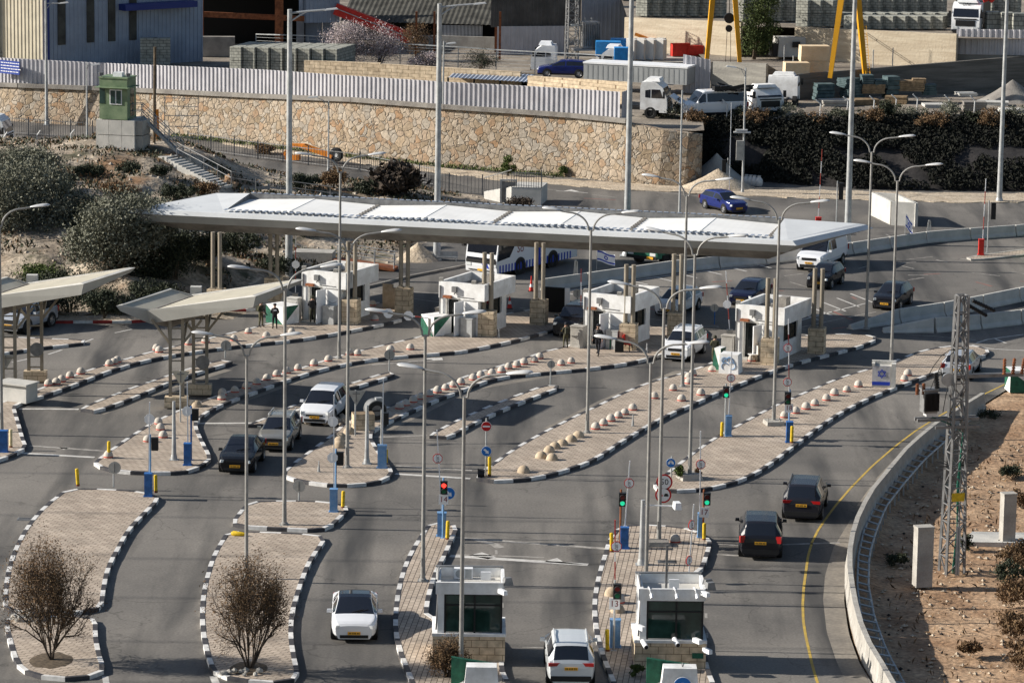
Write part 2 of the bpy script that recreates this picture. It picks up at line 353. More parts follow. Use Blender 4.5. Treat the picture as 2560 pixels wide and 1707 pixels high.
# ------------------------------------------------------------------ camera, sun, sky
cam = bpy.data.cameras.new('camera'); cam.sensor_width = 36; cam.lens = 36 * FPX / 2560; cam.clip_start = 1; cam.clip_end = 6000
co = bpy.data.objects.new('camera', cam); COL.objects.link(co)
mw = Matrix((RT, UP, -FW)).transposed().to_4x4(); mw.translation = CAM; co.matrix_world = mw
sc.camera = co
SUN_EL, SUN_AZ = math.radians(26), math.radians(178.5)   # azimuth of the sun, measured from +X anticlockwise
sd = Vector((math.cos(SUN_AZ) * math.cos(SUN_EL), math.sin(SUN_AZ) * math.cos(SUN_EL), math.sin(SUN_EL)))
sl = bpy.data.lights.new('sun', 'SUN'); sl.energy = 4.6; sl.angle = math.radians(.5); sl.color = (1, .945, .86)
so = bpy.data.objects.new('sun', sl); COL.objects.link(so); so.rotation_euler = sd.to_track_quat('Z', 'Y').to_euler(); so.location = (-60, 180, 60)
w = bpy.data.worlds.new('World'); sc.world = w; w.use_nodes = True
bg = w.node_tree.nodes['Background']; sky = w.node_tree.nodes.new('ShaderNodeTexSky'); sky.sky_type = 'NISHITA'
sky.sun_disc = False; sky.sun_elevation = SUN_EL; sky.sun_rotation = PI / 2 - SUN_AZ
w.node_tree.links.new(sky.outputs['Color'], bg.inputs['Color']); bg.inputs['Strength'].default_value = .062
sc.view_settings.view_transform = 'Standard'; sc.view_settings.look = 'None'; sc.view_settings.gamma = 1; sc.view_settings.exposure = .76
sc.cycles.max_bounces = 5
# ------------------------------------------------------------------ polyline helpers
def chaikin(P, k=1, closed=True):
 for _ in range(k):
  Q = []; n = len(P)
  rng = range(n) if closed else range(n - 1)
  if not closed: Q.append(P[0])
  for i in rng:
   a, b = P[i], P[(i + 1) % n]; Q += [a.lerp(b, .25), a.lerp(b, .75)]
  if not closed: Q.append(P[-1])
  P = Q
 return P
def resample(P, step, closed=True):
 Q = P + [P[0]] if closed else P
 L = [0]
 for a, b in zip(Q, Q[1:]): L.append(L[-1] + (b - a).length)
 n = max(2, round(L[-1] / step)); out = []; j = 0
 for i in range(n + (0 if closed else 1)):
  d = L[-1] * i / n
  while j < len(L) - 2 and L[j + 1] < d: j += 1
  out.append(Q[j].lerp(Q[j + 1], (d - L[j]) / max(1e-6, L[j + 1] - L[j])))
 return out
def area(P): return sum(P[i].x * P[(i + 1) % len(P)].y - P[(i + 1) % len(P)].x * P[i].y for i in range(len(P))) / 2
def offset(P, d, closed=True):
 """points moved to the left of the direction of travel by d"""
 n = len(P); out = []
 for i in range(n):
  a = P[(i - 1) % n] if closed else P[max(i - 1, 0)]; b = P[(i + 1) % n] if closed else P[min(i + 1, n - 1)]
  t = (b - a); t.z = 0; t.normalize(); out.append(P[i] + Vector((-t.y, t.x, 0)) * d)
 return out
def PX(lst, z=0): return [G(a, b, z) for a, b in lst]
NI = [0]
def island(px, rot, kerb=('kb', 'kw'), sub=1, step=1.0, h=.17, pave=None):
 P = [V2(p) for p in PX(px, h)]
 if area(P) < 0: P = P[::-1]
 P = chaikin(P, sub); P = resample(P, step)
 if len(P) % 2: P = resample(P, step * len(P) / (len(P) + 1))
 I = offset(P, .2)
 mb = MB(); mb.prism([(p.x, p.y) for p in I], -.02, h - .015, bottom=False)
 NI[0] += 1
 o = struct(mb.obj('traffic_island', pave or pave_mat('paving_%d' % NI[0], rot)))
 k = MB(); n = len(P)
 for i in range(n):
  j = (i + 1) % n
  a, b, c, d = P[i], P[j], I[j], I[i]
  hh = h + random.uniform(-.008, .008)
  vs = [(q.x, q.y, z) for z in (-.02, hh) for q in (a, b, c, d)]
  k.add(vs, [(4, 5, 6, 7), (0, 1, 5, 4), (2, 3, 7, 6), (1, 2, 6, 5), (3, 0, 4, 7)], i % 2)
 k.obj('kerb', [M[kerb[0]], M[kerb[1]]], o)
 return o
def stripe(px, w, m='paint', dash=None, z=.006, name='road_marking', closed=False):
 P = [V2(p) for p in PX(px)]; mb = MB()
 P = resample(P, .8, False)
 A, B = offset(P, w / 2, False), offset(P, -w / 2, False); d = 0
 for i in range(len(P) - 1):
  d += (P[i + 1] - P[i]).length
  if dash and (d % (dash[0] + dash[1])) > dash[0]: continue
  mb.add([(q.x, q.y, z) for q in (A[i], A[i + 1], B[i + 1], B[i])], [(3, 2, 1, 0)])
 return struct(mb.obj(name, M[m]))
def patch(px, m='paint', z=.006, name='road_marking'):
 mb = MB(); P = [V2(p) for p in PX(px)]
 if area(P) < 0: P = P[::-1]
 mb.add([(p.x, p.y, z) for p in P], [tuple(range(len(P)))]); return struct(mb.obj(name, M[m]))
# ------------------------------------------------------------------ ground sheets
g = MB(); g.add([(-2500, -400, -1.2), (2500, -400, -1.2), (2500, 4000, -1.2), (-2500, 4000, -1.2)], [(0, 1, 2, 3)])
struct(g.obj('ground', M['soil']))
BAR_PX = [(2510, 978), (2441, 1022), (2370, 1066), (2304, 1112), (2249, 1162), (2205, 1215), (2160, 1270), (2128, 1330), (2106, 1400), (2104, 1459), (2112, 1530), (2127, 1598), (2148, 1653), (2180, 1707), (2215, 1770)]
BAR = [V2(p) for p in PX(BAR_PX)]
rp = [Vector((-160, 110, 0)), BAR[-1] + Vector((1.5, -25, 0))] + BAR[::-1] + [V2(G(2700, 860)), Vector((160, 215, 0)), Vector((160, 360, 0)), Vector((-160, 360, 0))]
mb = MB(); mb.add([(p.x, p.y, 0) for p in rp], [tuple(range(len(rp)))])
struct(mb.obj('road', M['asphalt']))
def fbm(x, y, s=1.0, o=4):
 v = 0; a = 1
 for i in range(o): v += a * mnoise.noise(Vector((x * s, y * s, 3.7 * i))); s *= 2; a *= .5
 return v
# earth verge to the right of the curved barrier
mb = MB(); ny = 170; nx = 70
barS = resample(BAR, .1, False)
def barx(y):
 best = min(barS, key=lambda p: abs(p.y - y)); return best.x
ys = [112 + (224 - 112) * j / (ny - 1) for j in range(ny)]
bx = [barx(y) if y < BAR[0].y else BAR[0].x + (y - BAR[0].y) * 1.15 for y in ys]
vs = []
for j in range(ny):
 for i in range(nx):
  t = i / (nx - 1); x = bx[j] + .1 + t ** 1.2 * 36
  d = x - bx[j]
  z = -.06 - .5 * min(1, d / 1.6) + .10 * fbm(x, ys[j], .25) + .045 * fbm(x, ys[j], 1.4, 3) * min(1, d)
  if ys[j] > 184: z = z * max(0, 1 - (ys[j] - 184) / 8) - .04
  z += max(0, d - 13) * .12 * (1 if ys[j] < 165 else max(0, 1 - (ys[j] - 165) / 20))
  vs.append((x, ys[j], z))
mb.add(vs, [(j * nx + i, j * nx + i + 1, (j + 1) * nx + i + 1, (j + 1) * nx + i) for j in range(ny - 1) for i in range(nx - 1)])
struct(mb.obj('dirt_verge', M['soil'], smooth=True, ang=60))
def verge_z(x, y):
 d = x - barx(y); return -.5 + .10 * fbm(x, y, .25)
# ------------------------------------------------------------------ earth mound on the left
MC = [(0, 378, 3.6), (100, 392, 4.1), (250, 368, 4.2), (300, 366, 4.3), (370, 366, 4.3), (430, 385, 4.0), (500, 430, 3.0), (540, 460, 2.5), (590, 490, 1.8), (660, 478, 1.5), (760, 470, 1.2), (900, 470, .9), (1000, 480, .7), (1090, 500, .4), (1180, 500, .2),
      (-80, 400, 3.4), (-80, 560, 2.6), (-80, 700, 1.2), (200, 470, 3.9), (120, 520, 3.4), (330, 450, 3.7), (420, 500, 2.9), (300, 560, 2.8), (100, 620, 2.3), (250, 660, 2.1), (330, 690, 1.9), (400, 640, 2.0), (200, 700, 1.5), (0, 700, 1.4), (100, 740, .7), (430, 710, 1.2), (500, 640, 1.5), (560, 560, 1.8), (700, 560, 1.2), (620, 640, .9), (700, 640, .6), (800, 640, .35), (850, 560, .7), (950, 600, .35), (1000, 650, .2), (1060, 560, .2), (930, 680, .1),
      (0, 782, -.1), (200, 784, -.1), (400, 778, -.1), (560, 760, -.1), (680, 750, -.1), (820, 722, -.1), (900, 700, -.1), (1030, 662, -.1), (1110, 625, -.1), (1150, 580, -.1), (1220, 540, -.1), (1260, 525, -.1), (-90, 782, -.1), (300, 730, 1.1), (360, 750, .6), (180, 760, .3)]
MP = [(G(a, b, z), z) for a, b, z in MC]
for px, py in [(-60, 352), (60, 352), (200, 350), (330, 343), (450, 372), (560, 388), (640, 402), (760, 425), (880, 432), (1000, 442), (1100, 452), (1200, 470), (1260, 500), (1280, 560), (1230, 620), (1200, 680), (1100, 700), (1000, 740), (900, 760), (800, 790), (700, 800), (560, 830), (400, 840), (200, 850), (0, 850), (1300, 640), (1250, 740), (1150, 790), (1000, 830), (850, 850), (1000, 400), (1150, 400), (800, 385), (1250, 440)]: MP.append((G(px, py), -.12))
def mound(x, y, raw=False):
 a = b = 0
 for p, z in MP:
  d2 = (p.x - x) ** 2 + ((p.y - y) * .7) ** 2 + .4; wgt = 1 / (d2 * d2); a += wgt * z; b += wgt
 z = a / b
 if raw: return z
 k = min(1, max(0, z + .1) * 1.4)
 return z + k * (.22 * fbm(x, y, .22) + .13 * fbm(x, y, .8, 3))
x0, x1, y0, y1 = -56.0, -2.0, 216.0, 308.0
nx, ny = 190, 230; mb = MB(); vs = []
for j in range(ny):
 for i in range(nx):
  x = x0 + (x1 - x0) * i / (nx - 1); y = y0 + (y1 - y0) * j / (ny - 1); vs.append((x, y, mound(x, y)))
mb.add(vs, [(j * nx + i, j * nx + i + 1, (j + 1) * nx + i + 1, (j + 1) * nx + i) for j in range(ny - 1) for i in range(nx - 1)])
def mound_mat():
 m = mat('mound_earth', (.2, .16, .118), .95, 0, 0, .35, (.44, .37, .285), bump=1.0, bs=3.2, spk=.4, spks=3.5, det=9)
 t = m.node_tree; b = t.nodes['Principled BSDF']; src = b.inputs['Base Color'].links[0].from_socket
 tc = nd(t, 'ShaderNodeTexCoord')
 def layer(src, sc_, lo, hi, c):
  n = nd(t, 'ShaderNodeTexNoise'); n.inputs['Scale'].default_value = sc_; n.inputs['Detail'].default_value = 6; t.links.new(tc.outputs['Object'], n.inputs['Vector'])
  mr = nd(t, 'ShaderNodeMapRange'); mr.inputs['From Min'].default_value = lo; mr.inputs['From Max'].default_value = hi; t.links.new(n.outputs['Fac'], mr.inputs['Value'])
  mi = nd(t, 'ShaderNodeMix', data_type='RGBA'); t.links.new(mr.outputs[0], mi.inputs[0]); t.links.new(src, mi.inputs[6]); mi.inputs[7].default_value = (*c, 1); return mi.outputs[2]
 s = layer(src, .16, .56, .66, (.23, .13, .065)); s = layer(s, .3, .56, .66, (.075, .07, .04)); t.links.new(s, b.inputs['Base Color']); return m
M['mound'] = mound_mat()
struct(mb.obj('hillside', M['mound'], smooth=True, ang=70))
# ------------------------------------------------------------------ traffic islands, laid from their outlines
R = math.radians
IS = {}
IS['a'] = island([(168, 1218), (108, 1263), (65, 1312), (36, 1365), (16, 1420), (8, 1475), (6, 1512), (14, 1528), (140, 1530), (258, 1526), (261, 1491), (268, 1446), (278, 1410), (301, 1368), (323, 1326), (362, 1284), (400, 1248), (391, 1232), (300, 1222)], R(20))
IS['a2'] = island([(14, 1540), (11, 1565), (24, 1620), (42, 1666), (81, 1685), (155, 1695), (233, 1688), (267, 1676), (251, 1630), (243, 1582), (245, 1537), (130, 1538)], R(10), pave=bpy.data.materials['paving_1'])
IS['b'] = island([(618, 1253), (589, 1287), (571, 1313), (640, 1316), (740, 1321), (818, 1325), (848, 1296), (880, 1268), (868, 1262), (828, 1252), (700, 1249)], R(24))
IS['b2'] = island([(566, 1327), (543, 1362), (524, 1400), (508, 1459), (500, 1507), (500, 1562), (509, 1620), (524, 1666), (538, 1682), (582, 1695), (640, 1702), (705, 1704), (747, 1692), (750, 1683), (740, 1640), (732, 1588), (734, 1540), (743, 1501), (760, 1446), (782, 1394), (824, 1338), (740, 1331), (640, 1327)], R(24), pave=bpy.data.materials['paving_3'])
IS['c'] = island([(1073, 1303), (1048, 1338), (1022, 1380), (1003, 1425), (990, 1475), (983, 1530), (983, 1575), (991, 1614), (1005, 1653), (1022, 1695), (1045, 1750), (1300, 1750), (1276, 1705), (1256, 1665), (1266, 1600), (1190, 1575), (1070, 1543), (1073, 1501), (1090, 1439), (1104, 1410), (1119, 1381), (1138, 1336), (1146, 1325), (1135, 1305)], R(94))
IS['d'] = island([(1545, 1316), (1519, 1345), (1508, 1385), (1495, 1425), (1485, 1468), (1480, 1510), (1482, 1545), (1487, 1585), (1497, 1624), (1513, 1666), (1535, 1720), (1550, 1755), (1815, 1755), (1786, 1705), (1766, 1645), (1770, 1590), (1700, 1500), (1700, 1452), (1730, 1438), (1759, 1423), (1770, 1391), (1781, 1355), (1776, 1343), (1733, 1320), (1652, 1311), (1580, 1309)], R(95))
IS['e'] = island([(406, 1041), (359, 1066), (288, 1113), (240, 1148), (232, 1158), (263, 1171), (310, 1178), (406, 1181), (480, 1177), (527, 1150), (529, 1140), (507, 1099), (491, 1063), (497, 1046), (532, 1021), (580, 1000), (640, 979), (708, 953), (790, 926), (867, 908), (940, 896), (1000, 890), (1080, 884), (1147, 879), (1220, 865), (1280, 852), (1376, 827), (1440, 806), (1450, 770), (1330, 770), (1180, 800), (1060, 838), (996, 852), (903, 874), (843, 889), (772, 912), (656, 947), (560, 981), (470, 1014)], R(30))
IS['f'] = island([(829, 1085), (772, 1126), (717, 1167), (697, 1188), (750, 1200), (799, 1209), (881, 1212), (961, 1201), (988, 1180), (969, 1156), (950, 1129), (924, 1084), (953, 1063), (1051, 1017), (1110, 992), (1169, 970), (1243, 942), (1320, 935), (1381, 929), (1469, 921), (1554, 910), (1617, 897), (1670, 880), (1760, 850), (1770, 815), (1660, 810), (1480, 832), (1412, 868), (1370, 873), (1280, 904), (1175, 934), (1106, 962), (1040, 986), (961, 1019), (868, 1047)], R(30))
IS['g'] = island([(1183, 1192), (1216, 1201), (1280, 1199), (1340, 1193), (1390, 1181), (1440, 1166), (1494, 1145), (1554, 1104), (1623, 1063), (1678, 1033), (1738, 1008), (1801, 978), (1856, 956), (1919, 931), (1989, 907), (2063, 888), (2150, 866), (2196, 848), (2190, 836), (2112, 832), (1960, 840), (1860, 862), (1768, 911), (1730, 923), (1700, 934), (1636, 949), (1571, 973), (1510, 1003), (1447, 1033), (1360, 1076), (1280, 1121), (1205, 1175)], R(28))
IS['h'] = island([(1630, 1220), (1678, 1226), (1760, 1221), (1810, 1211), (1856, 1198), (1920, 1166), (2002, 1102), (2085, 1041), (2167, 997), (2222, 975), (2276, 954), (2359, 923), (2441, 897), (2479, 882), (2470, 868), (2420, 860), (2353, 866), (2304, 874), (2235, 901), (2172, 921), (2112, 937), (2043, 965), (1975, 995), (1920, 1019), (1828, 1069), (1787, 1091), (1735, 1126), (1664, 1181), (1634, 1208)], R(30))
IS['i'] = island([(-80, 1030), (-80, 1165), (0, 1148), (25, 1139), (71, 1117), (63, 1104), (47, 1047), (36, 1012), (60, 1003), (110, 989), (192, 959), (274, 926), (340, 906), (411, 890), (521, 873), (640, 859), (750, 848), (854, 830), (969, 808), (1030, 790), (1030, 765), (930, 752), (830, 770), (740, 790), (603, 825), (463, 858), (381, 877), (302, 899), (219, 923), (165, 945), (104, 968), (0, 1005)], R(26))
IS['j'] = island([(197, 1020), (213, 1026), (241, 1027), (302, 1006), (360, 983), (419, 957), (470, 939), (521, 922), (584, 905), (575, 899), (546, 899), (480, 917), (419, 937), (330, 967), (255, 996)], R(28), sub=1)
IS['k'] = island([(615, 1060), (635, 1066), (660, 1062), (706, 1047), (750, 1024), (800, 1000), (843, 981), (887, 967), (940, 951), (994, 935), (985, 928), (966, 929), (887, 953), (815, 975), (760, 998), (708, 1023), (640, 1052)], R(28))
IS['l'] = island([(1068, 1087), (1090, 1092), (1120, 1092), (1140, 1083), (1188, 1056), (1235, 1034), (1280, 1014), (1362, 982), (1412, 964), (1400, 960), (1362, 960), (1320, 976), (1280, 990), (1200, 1022), (1134, 1052), (1085, 1078)], R(28))
IS['m'] = island([(-60, 850), (-60, 895), (0, 883), (110, 867), (180, 860), (222, 855), (215, 850), (203, 848), (100, 844), (0, 841)], R(24))
# pavements on the far side
def kerbstrip(px, name, step, mats, depth, paving, h=.15):
 P = resample([V2(p) for p in PX(px, h)], step, False); I = offset(P, .2, False); J = offset(P, depth, False)
 k = MB()
 for i in range(len(P) - 1):
  a, b, c, d = P[i], P[i + 1], I[i + 1], I[i]
  k.add([(q.x, q.y, z) for z in (-.02, h) for q in (a, b, c, d)], [(4, 5, 6, 7), (0, 1, 5, 4), (2, 3, 7, 6), (1, 2, 6, 5), (3, 0, 4, 7)], i % 2)
 mb = MB()
 for i in range(len(P) - 1):
  mb.add([(q.x, q.y, h - .02) for q in (I[i], I[i + 1], J[i + 1], J[i])], [(0, 1, 2, 3)])
 o = struct(mb.obj(name, paving)); k.obj('kerb', mats, o)
 return o
kerbstrip([(-60, 801), (110, 803), (329, 802), (439, 794), (565, 776), (660, 770)], 'pavement', 1.2, [M['kr'], M['kw']], 3.2, M['gravel'])
kerbstrip([(780, 752), (905, 719), (1030, 688), (1160, 663), (1230, 640)], 'pavement', 1.5, [M['conc_d'], M['conc_d']], 3.6, M['asphalt_new'])
# verge of gravel along the back road
def verge(px, name, m, z=.05, dz=.06):
 P = [V2(p) for p in PX(px)]; mb = MB()
 if area(P) < 0: P = P[::-1]
 P = resample(P, .7)
 P = [p + Vector((random.uniform(-.15, .15), random.uniform(-.3, .3), 0)) for p in P]
 mb.prism([(p.x, p.y) for p in P], -.05, lambda p: z + dz * fbm(p[0], p[1], .8), bottom=False)
 return struct(mb.obj(name, m))
verge([(560, 352), (700, 372), (900, 398), (1100, 420), (1300, 442), (1500, 456), (1730, 468), (1740, 480), (1560, 478), (1400, 463), (1250, 452), (1100, 434), (900, 409), (700, 383), (560, 362)], 'gravel_verge', M['gravel'])
verge([(1700, 470), (1840, 474), (2100, 477), (2300, 483), (2700, 486), (2700, 505), (2400, 508), (2150, 500), (1950, 494), (1820, 488), (1720, 484)], 'gravel_verge', M['gravel'])
# ------------------------------------------------------------------ road markings
stripe([(2600, 925), (2515, 959), (2440, 995), (2359, 1033), (2290, 1076), (2238, 1115), (2180, 1165), (2127, 1219), (2090, 1262), (2066, 1294), (2045, 1325), (2030, 1355), (2020, 1390), (2015, 1426), (2009, 1470), (2007, 1507), (2008, 1550), (2014, 1588), (2030, 1659), (2043, 1704), (2070, 1770)], .115, 'paint_yellow')
stripe([(48, 1022), (120, 1022), (197, 1023)], .28); stripe([(494, 1058), (560, 1058), (640, 1057)], .3)
stripe([(932, 1092), (1000, 1091), (1068, 1088)], .25, 'paint_worn')
stripe([(75, 1114), (170, 1121), (262, 1127)], .26, 'paint_worn'); stripe([(52, 1132), (150, 1138), (236, 1143)], .32)
stripe([(990, 1164), (1080, 1170), (1180, 1176)], .26, 'paint_worn'); stripe([(988, 1184), (1080, 1190), (1176, 1196)], .32)
patch([(148, 1118), (176, 1119), (159, 1124)]); 
stripe([(1140, 1386), (1250, 1389), (1360, 1393)], .2, 'paint_worn'); stripe([(1125, 1389), (1300, 1400), (1470, 1411)], .42)
patch([(1172, 1388), (1205, 1380), (1240, 1392), (1220, 1397)], 'paint'); patch([(1182, 1350), (1200, 1349), (1245, 1358), (1262, 1367), (1240, 1371), (1225, 1361)], 'paint_worn')
stripe([(1125, 1342), (1280, 1354), (1515, 1371)], .35, 'paint_worn')
patch([(1370, 1400), (1393, 1394), (1408, 1404), (1470, 1412), (1360, 1404)])
stripe([(1790, 1385), (1850, 1389), (1900, 1392)], .25, 'paint_worn'); stripe([(1795, 1360), (1860, 1364), (2100, 1356)], .22, 'paint_worn')
patch([(1390, 1617), (1405, 1609), (1422, 1619), (1411, 1621), (1413, 1634), (1402, 1634), (1402, 1621)], 'paint_worn'); stripe([(1305, 1617), (1360, 1618), (1430, 1620)], .12, 'paint_worn')
stripe([(1240, 1375), (1252, 1470), (1262, 1590)], .12, 'paint_worn', (1, 2.2)); stripe([(1755, 1440), (1764, 1500), (1768, 1620)], .12, 'paint_worn', (1, 2.2))
stripe([(263, 1690), (268, 1720)], .25); stripe([(533, 1690), (545, 1720)], .3)
stripe([(30, 906), (120, 886), (200, 860), (250, 840), (330, 823), (420, 806)], .13, 'paint', (1.6, 2.2))
patch([(1062, 896), (1105, 894), (1108, 900), (1068, 902)]); stripe([(930, 912), (980, 908), (1080, 899)], .25, 'paint_worn')
stripe([(910, 722), (1000, 729), (1100, 733)], .12, 'paint_worn'); stripe([(905, 728), (1000, 742), (1130, 760)], .12, 'paint_worn')
stripe([(1350, 457), (1500, 468), (1700, 486), (1800, 497)], .14, 'paint_worn'); stripe([(1390, 478), (1430, 479), (1470, 483)], .15)
patch([(1410, 478), (1428, 474), (1448, 479), (1430, 480)]); stripe([(1340, 470), (1540, 494)], .12, 'paint_worn', (3, 3))
stripe([(2050, 700), (2200, 656), (2350, 640), (2480, 632)], .12, 'paint_worn', (2, 4))
stripe([(1380, 735), (1500, 712), (1700, 685), (1925, 660)], .16, 'paint')
for k in range(9):
 x = 1395 + 62 * k; y = 727 - 8.2 * k
 stripe([(x, y), (x + 38, y + 9)], .16, 'paint')
stripe([(2190, 780), (2120, 793), (2040, 810), (1985, 822)], .14, 'paint_worn'); 
for k in range(5):
 stripe([(1990 + 34 * k, 778 - 11 * k), (2046 + 34 * k, 800 - 11 * k)], .14, 'paint')
stripe([(1990, 804), (2080, 779), (2170, 757)], .13, 'paint')
for a in [(1960, 690, 2010, 684), (1975, 705, 2018, 718), (2235, 660, 2290, 655), (2270, 688, 2320, 688), (2270, 700, 2310, 694), (2340, 650, 2370, 656), (2400, 646, 2430, 652), (2255, 665, 2285, 672), (2430, 682, 2500, 690), (2530, 680, 2570, 686), (1625, 720, 1660, 728), (1620, 752, 1650, 764), (1610, 760, 1700, 752), (2100, 590, 2130, 592), (2215, 586, 2228, 592), (2355, 582, 2362, 588), (1300, 770, 1330, 773), (1620, 796, 1720, 810), (1985, 832, 2020, 838), (2000, 822, 2016, 824)]:
 stripe([a[:2], a[2:]], .14, 'paint_worn')
for a in [(1595, 730, 1625, 735), (1615, 768, 1640, 776), (1780, 705, 1830, 702), (2082, 778, 2130, 800), (2080, 822, 2115, 818), (2060, 712, 2080, 700), (2310, 686, 2350, 684), (1935, 726, 1960, 727), (2130, 742, 2140, 748), (1460, 496, 1540, 500), (2440, 705, 2480, 716), (2550, 703, 2570, 705)]:
 stripe([a[:2], a[2:]], .22, 'paint_red')
stripe([(2262, 835), (2360, 843), (2440, 850)], .14, 'paint_worn'); stripe([(2440, 858), (2470, 848), (2560, 836)], .14, 'paint'); stripe([(2430, 862), (2470, 872), (2560, 876)], .14, 'paint'); stripe([(2486, 846), (2515, 858)], .16, 'paint')
for px, w_ in [([(2150, 1300), (2108, 1370), (2088, 1440), (2084, 1500), (2094, 1580), (2118, 1650), (2150, 1720)], .9), ([(2420, 1035), (2340, 1082), (2270, 1130), (2210, 1195), (2160, 1265)], .7)]: stripe(px, w_, 'dust', z=.004, name='road_dust')
for px in [[(1010, 1640), (1035, 1710)]]: stripe(px, .5, 'dust', z=.004, name='road_dust')
for px in [[(1360, 1060), (1500, 990), (1690, 915)], [(930, 1075), (1160, 962), (1420, 918)], [(540, 1010), (800, 915), (1100, 872)], [(240, 1022), (420, 955), (560, 912)]]: stripe([(a + 10, b + 12) for a, b in px], .55, 'dust', z=.003, name='road_dust')
# covers let into the pavements and lanes
def cover(px, py, r, sq=None, z=.006, m='galv_d', rz=0):
 p = G(px, py, z); mb = MB()
 if sq: mb.box((0, 0, 0), (sq[0], sq[1], .02), rz); [mb.box((0, -sq[1] / 2 + sq[1] * (k + .5) / 5, .012), (sq[0] * .8, .03, .02), rz, 0) for k in range(5)]
 else: mb.lathe([(0.01, .012), (r * .84, .012), (r * .86, .004), (r * .93, .004), (r * .95, .014), (r, .014), (r, -.02)], n=24)
 o = mb.obj('manhole_cover' if not sq else 'drain_grate', M[m], None, True); o.location = p; return o
cover(1579, 1434, .95, z=.14, m='conc_d')
for o, l, c in [(bpy.data.objects['manhole_cover'], 'round manhole cover in the paving behind the nearer right-hand booth', 'manhole cover')]: tag(o, l, c)
tag(cover(1041, 1446, .6, z=.14, m='conc_d'), 'round manhole cover in the paving beside the lamp post behind the bottom centre booth', 'manhole cover')
tag(cover(1668, 1404, .5, (.85, .62), z=.145), 'square drain grate in the paving between the tall posts and the numbered lane 17 barrier', 'grate')
tag(cover(62, 1297, .5, (.7, .6)), 'dark square drain grate in the lane beside the bottom left island', 'grate')
tag(cover(1770, 816, .5, (1.3, .4), z=.01), 'dark drain grate in the road behind the far right booth', 'grate')
# ------------------------------------------------------------------ text as flat mesh
def text(mb, s, size, c, rz=0, up=0, m=0, rot=0, depth=.004):
 """letters as a thin raised mesh standing upright, facing local -Y; returns mb"""
 cu = bpy.data.curves.new('t', 'FONT'); cu.body = s; cu.size = size; cu.align_x = 'CENTER'; cu.align_y = 'CENTER'; cu.extrude = depth / 2; cu.resolution_u = 2
 o = bpy.data.objects.new('t', cu); COL.objects.link(o)
 dg = bpy.context.evaluated_depsgraph_get(); me = o.evaluated_get(dg).to_mesh()
 Mx = Matrix.Translation(Vector(c)) @ Matrix.Rotation(rz, 4, 'Z') @ Matrix.Rotation(PI / 2 - up, 4, 'X') @ Matrix.Rotation(rot, 4, 'Z')
 mb.add([Mx @ v.co for v in me.vertices], [tuple(p.vertices) for p in me.polygons], m)
 o.evaluated_get(dg).to_mesh_clear(); COL.objects.unlink(o); bpy.data.objects.remove(o); bpy.data.curves.remove(cu)
 return mb
def disc(mb, c, r, n=24, t=.02, m=0, rz=0, tilt=0, ph=0):
 """upright disc (or polygon) facing local -Y"""
 pts = []
 Rm = Matrix.Rotation(rz, 3, 'Z')
 for s in (-t / 2, t / 2):
  for j in range(n):
   a = 2 * PI * j / n + ph; pts.append(Vector(c) + Rm @ Vector((r * math.cos(a), s, r * math.sin(a))))
 return mb.add(pts, [tuple(range(n)), tuple(range(2 * n - 1, n - 1, -1))] + [(j, n + j, n + (j + 1) % n, (j + 1) % n) for j in range(n)], m)
# ------------------------------------------------------------------ double-armed street lamps
def lamp_proto():
 t = thing('street_lamp', '', 'street lamp')
 HJ = 10.0
 mb = MB(); mb.tube([(0, 0, 0), (0, 0, 1.2), (0, 0, HJ)], lambda k: .105 - .045 * k, 10); mb.box((0, 0, .012), (.42, .42, .03)); mb.lathe([(.15, 0), (.15, .1), (.1, .14)], n=10); mb.box((-.01, -.1, .8), (.1, .03, .35))
 mb.obj('pole', M['lampm'], t, True)
 for s in (-1, 1):
  a = MB(); pts = [(0, 0, HJ - .05)]
  for k in range(9):
   f = k / 8; pts.append((s * (.12 + 1.0 * (1 - math.cos(f * PI / 2)) + .0), 0, HJ + .82 * math.sin(f * PI / 2)))
  pts.append((s * 1.5, 0, HJ + .88)); a.tube(pts, .045, 8); a.obj('arm', M['lampm'], t, True)
  h = MB(); prof = [(.02, 0), (.07, .04), (.13, .3), (.16, .6), (.14, .8), (.06, .93), (.01, .96)]
  n = 12; vs = []
  for r, x in prof:
   for j in range(n):
    q = 2 * PI * j / n; zz = r * .62 * math.sin(q); vs.append((s * (1.45 + x), r * 1.25 * math.cos(q), HJ + .9 + x * .1 + (zz if zz > 0 else zz * .55)))
  h.add(vs, [(i * n + j, i * n + (j + 1) % n, (i + 1) * n + (j + 1) % n, (i + 1) * n + j) for i in range(len(prof) - 1) for j in range(n)])
  h.obj('lamp_head', M['lamph'], t, True)
 return t
